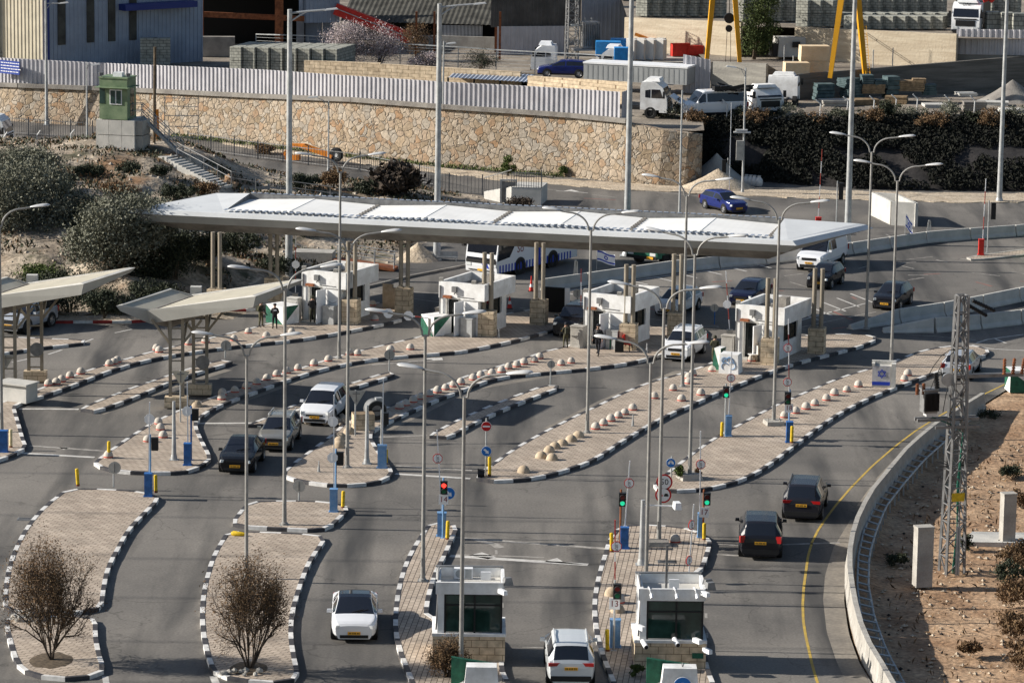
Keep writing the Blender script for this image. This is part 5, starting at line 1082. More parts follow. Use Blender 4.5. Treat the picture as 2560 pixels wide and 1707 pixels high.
# hollow concrete box wall behind the flag
p = [G(2176, 548), G(2227, 563), G(2293, 567), G(2245, 546)]
t = thing('concrete_enclosure', 'open concrete box wall in the far road behind the drooping flag', 'wall', p[1]); 
q = [V2(G(2176, 538, 0)), V2(G(2227, 563, 0)), V2(G(2294, 567, 0)), V2(G(2294, 567, 0)) + (V2(G(2176, 538)) - V2(G(2227, 563)))]
for a, b in ((0, 1), (1, 2), (2, 3), (3, 0)):
 mb = MB(); d = (q[b] - q[a]).normalized(); nn = Vector((-d.y, d.x, 0)) * .22; A, B = q[a] - p[1] + d * .0, q[b] - p[1] - d * .22
 mb.prism([tuple((A)[:2]), tuple((B)[:2]), tuple((B + nn)[:2]), tuple((A + nn)[:2])], 0, 1.72); mb.obj('side_wall', M['conc_l'], t)
mb = MB(); cc = sum(q, Vector()) / 4 - p[1]; mb.prism([tuple((v - p[1]).lerp(cc, .06)[:2]) for v in q], 0, 1.2); mb.obj('floor_slab', M['conc_d'], t)
# small island with red barrier at the right
island([(2412, 643), (2440, 638), (2500, 630), (2640, 612), (2640, 628), (2560, 637), (2450, 648), (2420, 648)], R(10), kerb=('conc', 'conc'), h=.12, sub=1)
# guard rail behind the curved barrier
rl = PX([(2352, 1078), (2280, 1142), (2222, 1210), (2190, 1260), (2160, 1325), (2146, 1390), (2143, 1465), (2152, 1540), (2172, 1620), (2200, 1690), (2230, 1750)], .1); rr = PX([(2385, 1086), (2312, 1150), (2256, 1215), (2215, 1268), (2190, 1330), (2173, 1390), (2171, 1465), (2186, 1545), (2215, 1625), (2255, 1700), (2290, 1760)], .1)
t = thing('guard_rail', 'ladder-like grey steel rail frame lying behind the curved concrete barrier', 'guard rail', rl[0])
A = resample(rl, .2, False); B = resample(rr, .2, False); nn_ = 40
for P in (A, B): mb = MB(); mb.tube([q - rl[0] + Vector((0, 0, .05)) for q in P[::8]], .05, 6); mb.obj('rail', M['galv'], t)
for k in range(nn_):
 mb = MB(); a, b = A[int(k * (len(A) - 1) / nn_)], B[int(k * (len(B) - 1) / nn_)]; mb.bar(a - rl[0] + Vector((0, 0, .08)), b - rl[0] + Vector((0, 0, .08)), .16, .05); mb.bar(b - rl[0] + Vector((0, 0, .1)), b - rl[0] - Vector((0, 0, .9)), .08); mb.obj('rung', M['galv'], t)
# concrete pedestals on the dirt
for b, ty, w, d, lab in [((2305, 1464), 1315, .75, .55, 'weathered concrete pedestal box standing on the dirt below the lattice pylon'), ((2517, 1358), 1232, .62, .5, 'pale concrete pedestal box on a slab at the right edge')]:
 p = G(*b, -.45); h = htop(p, ty) - .4 * .2; t = thing('utility_pedestal', lab, 'utility box', p, .25); mb = MB(); mb.box((0, 0, h / 2), (w, d, h)); mb.obj('body', M['conc'], t); mb = MB(); mb.prism([(-w / 2 - .02, -d / 2 - .02), (w / 2 + .02, -d / 2 - .02), (w / 2 + .02, d / 2 + .02), (-w / 2 - .02, d / 2 + .02)], h, lambda q: h + .1); mb.obj('cap', M['conc'], t)
mb = MB(); P = PX([(2405, 1360), (2640, 1364), (2640, 1338), (2430, 1334)], -.4); mb.prism([(q.x, q.y) for q in P], -.7, -.28); o = mb.obj('concrete_pad', M['conc_l'], None, loc=P[0]); tag(o, 'pale concrete slab lying on the dirt under the right pedestal box', 'slab')
diag_block((2555, 976), 1.7, 1.3, 1.25, .1, 'green and white painted concrete block cut by the right edge near the yellow line', z=0)
# ------------------------------------------------------------------ lattice pylon with transformer
def lattice(mb, H, w0, w1, n, r=.05):
 def c(k, f): w = w0 + (w1 - w0) * f; return Vector(((-1, 1, 1, -1)[k] * w / 2, (-1, -1, 1, 1)[k] * w / 2, H * f))
 for k in range(4):
  mb.bar(c(k, 0), c(k, 1), r * 2.2)
  for i in range(n):
   a, b = (k, (k + 1) % 4); f0, f1 = i / n, (i + 1) / n
   if (i + k) % 2: a, b = b, a
   mb.bar(c(a, f0), c(b, f1), r); mb.bar(c(k, f1), c((k + 1) % 4, f1), r * .9)
def pylon(p, H, w0, w1, lab, n, tr=True, M_='galv_d'):
 t = thing('power_pylon', lab, 'pylon', p, .25); mb = MB(); lattice(mb, H, w0, w1, n); mb.obj('lattice_mast', M[M_], t); return t
pp = G(2379, 1430, -.5); H = htop(pp, 738)
py_ = pylon(pp, H, .86, .42, 'steel lattice power pylon with a transformer standing on the dirt at the right', 16)
def pz(y): return htop(pp, y)
mb = MB(); z = pz(1047); mb.box((-.45, 0, z), (2.9, .12, .14)); mb.box((-.45, .35, z), (2.9, .12, .14)); mb.box((-.1, -.3, z - .3), (2.1, .1, .12)); mb.obj('platform', M['galv_d'], py_)
mb = MB(); z = pz(941); mb.box((1.35, 0, z), (3.4, .14, .16)); mb.box((1.35, .25, z), (3.2, .1, .12)); mb.obj('crossarm', M['galv_d'], py_)
mb = MB(); z = pz(1028); mb.box((-1.35, .1, z + .5), (.62, .62, 1.0)); [mb.box((-1.35 - .33 + .06 * k, -.27, z + .5), (.02, .12, .8), 0, 1) for k in range(12)]; mb.box((-1.35, .1, z + 1.03), (.72, .7, .07)); mb.box((-1.3, 0, z - .05), (.5, .4, .2), 0, 2); mb.obj('transformer', [M['galv_d'], M['black'], M['lamph']], py_)
def insul(mb, a, d, n=6, r=.085):
 for k in range(n): mb.tube([a + d * (k / n), a + d * ((k + .6) / n)], r, 8); mb.tube([a + d * ((k + .6) / n), a + d * ((k + 1) / n)], r * .5, 6)
z = pz(941)
for a, b, c, d, m_ in [((2.1 + .42 * k, -.1, z + .05), (.05 * k, 0, .72), 6, .085, 'rust') for k in range(3)] + [((-1.95 + .3 * k, 0, z - .75), (0, 0, .5), 6, .085, 'rust') for k in range(2)] + [((-1.0, 0, z - .6), (-.1, 0, .8), 7, .12, 'black'), ((.5, 0, H - .25), (1.1, 0, -.5), 9, .09, 'black'), ((.4, .2, H - .5), (.9, 0, -.5), 9, .09, 'black')]: mb = MB(); insul(mb, Vector(a), Vector(b), c, d); mb.obj('insulator', M[m_], py_)
mb = MB(); disc(mb, (-.55, -.1, z - .1), .3, 20, .1); mb.obj('drum', M['galv'], py_)
mb = MB(); zz = pz(1237); mb.box((0, -.45, zz), (.6, .03, .38), 0, 0); mb.obj('warning_sign', M['yellow'], py_)
mb = MB()
for k in range(3): mb.tube([(-.1 + .06 * k, -.3, 0), (.05, -.3, 2.2), (.1 - .05 * k, -.25, zz + .5), (.2, -.2, pz(1080)), (-.3, -.1, pz(1060)), (-1.2, 0, pz(1040))], .025, 5)
mb.obj('green_cable', mat('cable_green', (.04, .2, .14), .6), py_)
mb = MB(); mb.tube([(.1, -.55, 0), (.1, -.5, 2.2)], .06, 6); mb.tube([(.0, -.55, 0), (.0, -.5, 2.2)], .06, 6); mb.tube([(.48, -.3, 0), (.35, -.3, pz(945))], .02, 5); mb.obj('conduit', M['galv'], py_)
mb = MB()
for a, b in [((-1.4, 0, pz(980)), (-.3, 0, pz(880))), ((-1.5, 0, pz(940)), (-.2, 0, pz(872))), ((-.3, 0, pz(930)), (-.7, 0, pz(1030)))]:
 a, b = Vector(a), Vector(b); mb.tube([a.lerp(b, f) + Vector((0, 0, .35 * math.sin(PI * f))) for f in (0, .25, .5, .75, 1)], .018, 5)
for k in range(7): a = random.uniform(-.4, .4); mb.bar((-.1, 0, pz(1165)), (-1.0 + .1 * k, a, pz(1165) + random.uniform(-.1, .25)), .025); mb.bar((.1, 0, pz(1165)), (1.0 - .1 * k, a, pz(1165) + random.uniform(-.1, .25)), .025)
mb.obj('wires', M['wirem'], py_)
# ------------------------------------------------------------------ flags
def flag(b, ty, w, h, droop, lab, z=0, rz=0):
 p = G(*b, z); t = thing('flag', lab, 'flag', p, rz); Hh = htop(p, ty); mb = MB(); mb.tube([(0, 0, 0), (.02, 0, Hh)], .02, 6); mb.obj('pole', M['galv'], t)
 mb = MB(); nx_, nz_ = 44, 30
 def pt(i, j):
  a, c = i / nx_, j / nz_; return Vector((.02 + w * a * math.cos(droop), .07 * math.sin(a * 9 + c * 2) * a, Hh - .02 - c * h - w * a * math.sin(droop) * (1 - .15 * c) + .03 * math.sin(a * 7)))
 vs = [pt(i, j) for j in range(nz_ + 1) for i in range(nx_ + 1)]
 for j in range(nz_):
  for i in range(nx_):
   a, c = (i + .5) / nx_ - .5, (j + .5) / nz_; blue = .1 < c < .24 or .76 < c < .9; x, y = a * w / h, c - .5; r = .2
   for s in (1, -1):
    for k in range(3):
     q = PI / 2 + PI + k * 2 * PI / 3; dd = x * math.cos(q) + s * y * math.sin(q)
     if abs(dd - r * .5) < .025 and abs(-x * math.sin(q) + s * y * math.cos(q)) < r * .9: blue = True
   mb.m.append(1 if blue else 0); mb.f.append([j * (nx_ + 1) + i, j * (nx_ + 1) + i + 1, (j + 1) * (nx_ + 1) + i + 1, (j + 1) * (nx_ + 1) + i])
 mb.v = [tuple(v) for v in vs]; mb.obj('cloth', [M['flagwhite'], M['flagblue']], t, True, ang=180); return t
flag((1491, 686), 622, 1.25, .78, .32, 'blue and white flag with a star flying behind the canopy by the bus')
flag((2262, 596), 534, .85, .95, .95, 'drooping blue and white flag before the concrete box wall on the right')
mb = MB(); 
for k, (x, y) in enumerate([(1437, 695), (2320, 592)]):
 mb = MB(); mb.box((0, 0, .6), (.16, .05, 1.2), 0, 0, 1, 0, .08); mb.box((.14, 0, .55), (.12, .05, 1.1), 0, 0, 1, 0, -.05); mb.box((0, 0, .03), (.5, .4, .06)); o = mb.obj('delineator_post', M['conc_l']); o.location = G(x, y); tag(o, ['pale delineator board leaning at the barrier behind the bus', 'pale delineator board on the barrier right of the drooping flag'][k], 'delineator')
# rubble heap with drum fan housing on the middle point
def rocks(name, px, n, s, m, lab, cat='rubble', z=.1, spread=(1, .6), kind=None):
 mb = MB(); p0 = G(*px, z)
 for k in range(n):
  c = Vector((random.gauss(0, spread[0] * .5), random.gauss(0, spread[1] * .5), 0)); r = s * random.uniform(.4, 1.2); c.z = r * .3 + max(0, (1 - c.length / max(spread)) * s * 1.6 * random.random())
  bm = bmesh.new(); bmesh.ops.create_icosphere(bm, subdivisions=1, radius=r)
  for v in bm.verts: v.co = v.co * random.uniform(.7, 1.2); v.co.z *= .75
  mb.add([v.co + c for v in bm.verts], [[v.index for v in f.verts] for f in bm.faces]); bm.free()
 o = mb.obj(name, M[m]); o.location = p0; tag(o, lab, cat, None, 'stuff' if n > 7 else kind); return o
rocks('rubble_heap', (868, 1055), 46, .22, 'rubble', 'heap of broken stones beside the middle tall lamp and grey drum', spread=(1.2, 1.0))
mb = MB(); mb.box((.3, .1, .45), (1.1, .8, .9), .2); o = mb.obj('stone_plinth', M['block']); o.location = G(893, 1075, .1); tag(o, 'broken stone plinth behind the triangular sign in the middle', 'plinth')
t = thing('fan_housing', 'round grey drum housing lying at the rubble heap in the middle', 'drum', G(938, 1052, .13), .3); mb = MB(); mb.lathe([(.001, -.35), (.55, -.35), (.55, .35), (.5, .35)], (0, 0, .62), 24, 0, 'Y'); mb.obj('shell', M['galv_d'], t, True); mb = MB(); mb.lathe([(.5, -.36), (.3, -.38), (.28, -.36)], (0, 0, .62), 24, 0, 'Y'); mb.box((0, -.36, .62), (.9, .05, .06)); mb.obj('grille', M['black'], t); mb = MB(); mb.box((.15, -.1, 1.15), (.35, .3, .25)); mb.box((0, 0, .12), (1.2, .7, .22)); mb.obj('stand', M['galv'], t)
mb = MB(); mb.lathe([(.001, .3), (.16, .3), (.24, 0), (.27, -.04), (.001, -.04)], (0, 0, .28), 16, 0, 'X'); o = mb.obj('fallen_traffic_light', M['black'], None, True); o.location = G(1196, 1197, .05); tag(o, 'black lamp casing lying on the kerb at the tip of the large island', 'lamp casing')
mb = MB(); mb.prism([(-.8, -.6), (1.0, -.6), (1.0, .5), (-.8, .5)], 0, .95); mb.box((.1, -.1, 1.0), (2, 1.3, .1)); o = mb.obj('concrete_planter', M['conc_l']); o.location = G(42, 1000, .13); o.rotation_euler = (0, 0, LANE); tag(o, 'concrete planter box beside the stone plinth at the left edge', 'planter')
# ------------------------------------------------------------------ cars: one lofted shell split into its panels
PROF = {
 # (t, top, half-width at top, shoulder) front -> rear, heights and widths as fractions
 'hatch': [(0, .49, .74, .44), (.015, .55, .80, .48), (.06, .59, .86, .53), (.14, .625, .88, .575), (.20, .65, .88, .605), (.215, .66, .86, .615), (.42, .955, .70, .635), (.50, .99, .71, .64), (.66, 1.0, .71, .65), (.84, .965, .69, .66), (.90, .93, .67, .67), (.965, .70, .76, .66), (.985, .60, .80, .56), (1, .5, .78, .45)],
 'sedan': [(0, .50, .72, .44), (.015, .55, .80, .48), (.07, .60, .86, .55), (.15, .635, .88, .59), (.215, .655, .88, .62), (.23, .665, .86, .63), (.45, .965, .70, .655), (.52, 1.0, .71, .66), (.66, .985, .70, .67), (.74, .94, .68, .68), (.86, .755, .76, .70), (.95, .74, .80, .68), (.985, .68, .80, .60), (1, .56, .78, .45)],
 'suv': [(0, .48, .78, .44), (.012, .56, .84, .52), (.05, .61, .88, .57), (.14, .645, .89, .60), (.21, .665, .89, .62), (.225, .675, .87, .625), (.39, .95, .73, .635), (.46, .985, .74, .64), (.66, 1.0, .74, .645), (.90, .985, .72, .655), (.94, .95, .70, .66), (.985, .66, .80, .62), (.995, .58, .84, .54), (1, .48, .82, .42)],
 'mpv': [(0, .44, .76, .40), (.015, .49, .82, .45), (.06, .53, .86, .50), (.14, .58, .88, .54), (.19, .61, .88, .56), (.21, .625, .86, .57), (.40, .955, .72, .60), (.47, .99, .73, .61), (.66, 1.0, .73, .62), (.88, .975, .71, .64), (.93, .94, .69, .65), (.98, .66, .78, .62), (.99, .58, .82, .54), (1, .46, .8, .42)],
 'van': [(0, .44, .82, .40), (.012, .50, .86, .46), (.05, .54, .88, .5), (.13, .575, .90, .53), (.17, .60, .90, .55), (.185, .61, .88, .555), (.29, .955, .80, .57), (.33, .99, .81, .575), (.60, 1.0, .81, .58), (.95, .99, .80, .58), (.985, .95, .79, .58), (.992, .75, .84, .58), (.996, .6, .87, .54), (1, .46, .86, .42)],
}
def lerp_prof(P, t):
 for a, b in zip(P, P[1:]):
  if t <= b[0]:
   f = (t - a[0]) / (b[0] - a[0]); return [a[k] + (b[k] - a[k]) * f for k in range(1, 4)]
 return list(P[-1][1:])
def car(front, ang, L, W, H, typ, col, lab, rear=False, roof=None, glass_rear=True, rails=False, plate='orange_plate', rimm='rim', lower='black', lit=False, cat='car', name='car', panel_van=False, wb=(.185, .79), grille=(.42, .13), doors=((.29, .53), (.54, .76)), tl='v', zz=0.0, dark=None, parts=True):
 """front: pixel of the middle of the bumper on the road (rear bumper if rear=True); ang: heading in degrees"""
 a = math.radians(ang); d = Vector((math.cos(a), math.sin(a), 0)); p = V2(G(*front, zz))
 if rear: p = p + d * L / 2
 else: p = p - d * L / 2
 p.z = zz
 t = thing(name, lab, cat, p, a)
 P = PROF[typ]; ts = sorted(set([round(q[0], 4) for q in P] + [round(k / 40, 4) for k in range(41)] + [doors[0][0], doors[0][1], doors[1][0], doors[1][1]]))
 cowl, rf = P[5][0], P[6][0]; re, rb = P[-4][0] if typ != 'sedan' else P[-5][0], P[-3][0] if typ != 'sedan' else P[-4][0]
 zb = .13 * H if typ != 'van' else .15 * H
 rings = []
 for tt in ts:
  top, wt, sh = lerp_prof(P, tt)
  pl = min(1, .80 + .2 * math.sqrt(min(1, tt / .14))) * min(1, .86 + .14 * math.sqrt(min(1, (1 - tt) / .12)))
  w = W / 2 * pl; zs = sh * H; zt = top * H; wr = wt * W / 2 * pl
  wsh = w * .985
  mid = lambda f: (wsh + (wr - wsh) * f, zs + (zt - .03 * H - zs) * f)
  rings.append([(0, zb), (w * .84, zb), (w * .955, zb + .10 * H), (w, .36 * H), (w * .995, (.36 * H + zs) / 2), (wsh, zs), mid(.10), mid(.86), (wr, zt - .03 * H if zt - zs > .08 * H else zt - .012 * H), (wr * .92, zt - .006 * H), (wr * .5, zt + .004 * H), (0, zt + .008 * H)])
 nr = 12
 def X(tt): return L / 2 - tt * L
 parts_ = {}
 def put(key, pts):
  m_ = parts_.setdefault(key, MB()); m_.add(pts, [tuple(range(len(pts)))])
 for i in range(len(ts) - 1):
  tm = (ts[i] + ts[i + 1]) / 2; A, B = rings[i], rings[i + 1]
  for j in range(nr - 1):
   for s in (1, -1):
    q = [Vector((X(ts[i]), s * A[j][0], A[j][1])), Vector((X(ts[i]), s * A[j + 1][0], A[j + 1][1])), Vector((X(ts[i + 1]), s * B[j + 1][0], B[j + 1][1])), Vector((X(ts[i + 1]), s * B[j][0], B[j][1]))]
    if s < 0: q = q[::-1]
    sd_ = 'l' if s > 0 else 'r'; key = 'body'
    if j < 1: key = 'under'
    elif j == 1: key = 'under' if lower == 'black' else 'body'
    elif 8 <= j <= 10 and cowl + .004 < tm < rf - .006 and j >= 8: key = 'windshield'
    elif 8 <= j <= 10 and re + .004 < tm < rb - .004 and glass_rear: key = 'rear_window'
    elif j == 6 and cowl + .05 < tm < re - .005 and not (abs(tm - (doors[0][1] + doors[1][0]) / 2) < .014) and not (panel_van and tm > doors[1][0] + .17): key = 'side_window' + sd_
    elif 2 <= j <= 4 and doors[0][0] < tm < doors[0][1] - .004: key = 'door1' + sd_
    elif 2 <= j <= 4 and doors[1][0] < tm < doors[1][1] and not panel_van: key = 'door2' + sd_
    elif 8 <= j and rf <= tm <= re and roof: key = 'roof'
    put(key, q)
 for e, R_ in ((0, rings[0]), (-1, rings[-1])):
  x = X(ts[e]); pts = [Vector((x, r[0], r[1])) for r in R_] + [Vector((x, -r[0], r[1])) for r in R_[-2:0:-1]]
  put('body', pts if e else pts[::-1])
 cm = M[col]
 def out(key, nm, m, ang_=35): return parts_[key].obj(nm, m, t, True, ang=ang_) if key in parts_ else None
 for key in list(parts_):
  if key == 'body': out(key, 'body', cm)
  elif key == 'under': out(key, 'lower_trim', M['black'])
  elif key.startswith('door'):
   d_ = out(key, 'door', cm); sgn = 1 if key[-1] == 'l' else -1
   dx = doors[int(key[4]) - 1]; h = MB(); h.box((X(dx[1] - .035), sgn * (W / 2 + .005), .575 * H), (.16, .03, .03)); h.obj('handle', M['black'] if col not in ('c_white',) else M['galv'], d_)
  elif key == 'roof': out(key, 'roof', M[roof])
  else: out(key, key.rstrip('lr') if key.startswith('side') else key, M['cglass'])
 wr_ = .235 * H if typ not in ('suv', 'van') else .215 * H
 if typ == 'van': wr_ = .37
 for tx in wb:
  for s in (1, -1):
   x = X(tx); ar = MB(); ar.lathe([(.001, 0), (wr_ * 1.16, 0), (wr_ * 1.16, -.3)], (x, 0, wr_), 20, 0, 'Y'); ar.v = [(q[0], (q[1] + W / 2 * 1.006) * s if True else 0, q[2]) for q in ar.v]; ar.obj('wheel_arch', M['black'], t)
   y = s * (W / 2 - .06); w_ = MB(); w_.lathe([(wr_ * .66, .085), (wr_ * .95, .085), (wr_, .05), (wr_, -.1), (wr_ * .6, -.1)], (0, 0, 0), 22, 0, 'Y'); w_.v = [(q[0] + x, q[1] * s + y, q[2] + wr_) for q in w_.v]; wo = w_.obj('wheel', M['tyre'], t, True)
   r_ = MB(); n = 20
   r_.lathe([(wr_ * .67, .08), (wr_ * .6, .06), (wr_ * .3, .075), (.001, .085)], (0, 0, 0), n, 0, 'Y')
   for k in range(n):
    if k % 4 == 0: r_.m[1 * n + k] = 1
   r_.v = [(q[0] + x, q[1] * s + y, q[2] + wr_) for q in r_.v]; r_.obj('rim', [M[rimm], M['black']], wo)
 # lamps, grille, plates
 fz = P[2][1] * H
 for s in (1, -1):
  h = MB(); R1 = rings[1]; y0 = R1[5][0]
  zl = P[1][3] * H - .02; h.box((X(.018), s * (W / 2 * .66), zl), (.16, W * .2, .085 * H), s * -.38, 0, .8); h.obj('headlight', M['headl'] if not dark else M['cglass'], t)
  ta = MB(); zt_ = .56 * H if typ != 'van' else .5 * H
  if tl == 'v': ta.box((X(.988), s * W * .425, zt_), (.14, W * .12, .17 * H), s * .35)
  else: ta.box((X(.99), s * W * .34, zt_), (.1, W * .26, .075 * H), s * .16)
  ta.obj('taillight', M['taill'], t)
  mi = MB(); mi.box((X(rf - .085), s * (W / 2 + .11), .64 * H), (.12, .2, .13), 0, 0, .85); mi.box((X(rf - .07), s * (W / 2 - .02), .61 * H), (.06, .14, .04)); mi.obj('mirror', M['black'] if col in ('c_black', 'c_suv') else cm, t)
 g_ = MB(); g_.box((X(.0) + .004, 0, grille[0] * H), (.03, W * .5, grille[1] * H)); g_.box((X(0) + .004, 0, .2 * H), (.03, W * .62, .09 * H)); g_.obj('grille', M['black'], t)
 pl_ = MB(); pl_.box((X(0) + .03, 0, .3 * H), (.02, .52, .125)); [pl_.box((X(0) + .0415, -.19 + .055 * k + .03 * (k > 1) + .03 * (k > 4), .3 * H), (.004, .03, .07), 0, 1) for k in range(7)]; pl_.obj('number_plate', [M[plate], M['ink']], t)
 zp = .47 * H if typ in ('suv', 'mpv', 'van') else .42 * H
 pl_ = MB(); pl_.box((X(1) - .02, 0, zp), (.02, .52, .125)); [pl_.box((X(1) - .0315, -.19 + .055 * k + .03 * (k > 1) + .03 * (k > 4), zp), (.004, .03, .07), 0, 1) for k in range(7)]; pl_.obj('number_plate', [M[plate], M['ink']], t)
 bu = MB(); bu.box((X(1) + .02, 0, .24 * H), (.1, W * .86, .12 * H), 0, 0, .98); bu.obj('rear_bumper', M['black'], t)
 if rails:
  for s in (1, -1): r = MB(); r.tube([(X(.46), s * W * .335, H * .995), (X(.5), s * W * .34, H * 1.03), (X(.85), s * W * .335, H * 1.02), (X(.88), s * W * .33, H * .985)], .025, 6); r.obj('roof_rail', M[rails], t)
 for k, s in enumerate((1, -1)):   # seats seen through nothing, wipers
  wi = MB(); a_, b_ = Vector((X(cowl + .012), s * .1, lerp_prof(P, cowl + .012)[0] * H + .03)), Vector((X(cowl + .05), s * .1 + .45, lerp_prof(P, cowl + .05)[0] * H + .02)); wi.bar(a_, b_, .02); wi.obj('wiper', M['black'], t)
 return t
carpaint('c_white', (.70, .71, .73)); carpaint('c_silver', (.33, .325, .30), .55); carpaint('c_black', (.008, .008, .009)); carpaint('c_suv', (.012, .012, .016)); carpaint('c_navy', (.01, .012, .035)); carpaint('c_blue', (.014, .024, .13), .1); carpaint('c_buick', (.018, .018, .024)); carpaint('c_dk', (.009, .009, .012)); carpaint('c_lsilver', (.5, .52, .55), .4); carpaint('c_pearl', (.6, .62, .63), .15)
car((786, 1066), -100, 4.6, 1.83, 1.64, 'mpv', 'c_white', 'white family minivan driving toward the camera beside the triangular sign post', grille=(.36, .06))
car((683, 1131), -95, 4.5, 1.71, 1.5, 'hatch', 'c_silver', 'silver estate car with roof rails between the black sedan and the white minivan', rails='lamph', grille=(.43, .07))
car((587, 1187), -95, 4.5, 1.76, 1.44, 'sedan', 'c_black', 'shiny black sedan driving toward the camera beside the paved point', grille=(.47, .05))
car((885, 1608), -88, 4.69, 1.87, 1.46, 'sedan', 'c_white', 'white car with dark glass roof driving toward the camera at bottom centre', roof='cglass', grille=(.2, .01))
car((1427, 1722), 91, 4.7, 1.88, 1.75, 'suv', 'c_pearl', 'pale silver SUV seen from behind at the bottom picture edge', rear=True, rails='c_pearl', tl='h')
car((1900, 1402), 86, 4.75, 1.93, 1.74, 'suv', 'c_suv', 'black SUV seen from behind, the lower of two leaving beside the yellow line', rear=True, tl='v')
car((2002, 1306), 81, 4.74, 1.87, 1.75, 'suv', 'c_buick', 'dark grey SUV with wide red lights, the upper of two leaving by the yellow line', rear=True, rails='c_buick', tl='h')
car((1688, 905), -107, 4.25, 1.79, 1.6, 'suv', 'c_white', 'white crossover leaving the booth lane between the third and fourth booths', grille=(.45, .1), rails='c_white')
car((1664, 793), -113, 4.48, 1.75, 1.5, 'hatch', 'c_white', 'white hatchback waiting behind the shaded fourth back pier', grille=(.3, .04))
car((1850, 768), -112, 4.0, 1.74, 1.46, 'hatch', 'c_navy', 'dark blue hatchback approaching behind the fourth booth', grille=(.4, .13))
car((2042, 724), -113, 3.65, 1.6, 1.49, 'hatch', 'c_dk', 'small black hatchback in front of the white passenger van', grille=(.36, .06))
car((2021, 681), -113, 5.7, 2.02, 2.12, 'van', 'c_white', 'large white passenger van with amber side lamps behind the right canopy column', panel_van=True, doors=((.20, .34), (.36, .62)), wb=(.16, .76), grille=(.42, .08), cat='van', name='van')
car((2210, 777), -112, 3.97, 1.72, 1.5, 'hatch', 'c_dk', 'dark hatchback with an orange plate beside the upper right concrete barriers', grille=(.38, .09))
car((1848, 536), -62, 4.45, 1.76, 1.46, 'hatch', 'c_blue', 'bright blue hatchback on the far road behind the canopy roof', grille=(.34, .06))
car((1413, 846), -108, 4.6, 1.86, 1.7, 'suv', 'c_dk', 'black SUV with chrome front stopped left of the third booth', grille=(.46, .12))
car((20, 836), -114, 4.4, 1.81, 1.8, 'mpv', 'c_lsilver', 'pale silver-blue minivan behind the lattice posts at the left edge', rails='galv', doors=((.27, .5), (.51, .76)))
car((2388, 952), 74, 4.3, 1.74, 1.48, 'hatch', 'c_lsilver', 'silver car seen from behind through the lattice pylon at the right', rear=True)
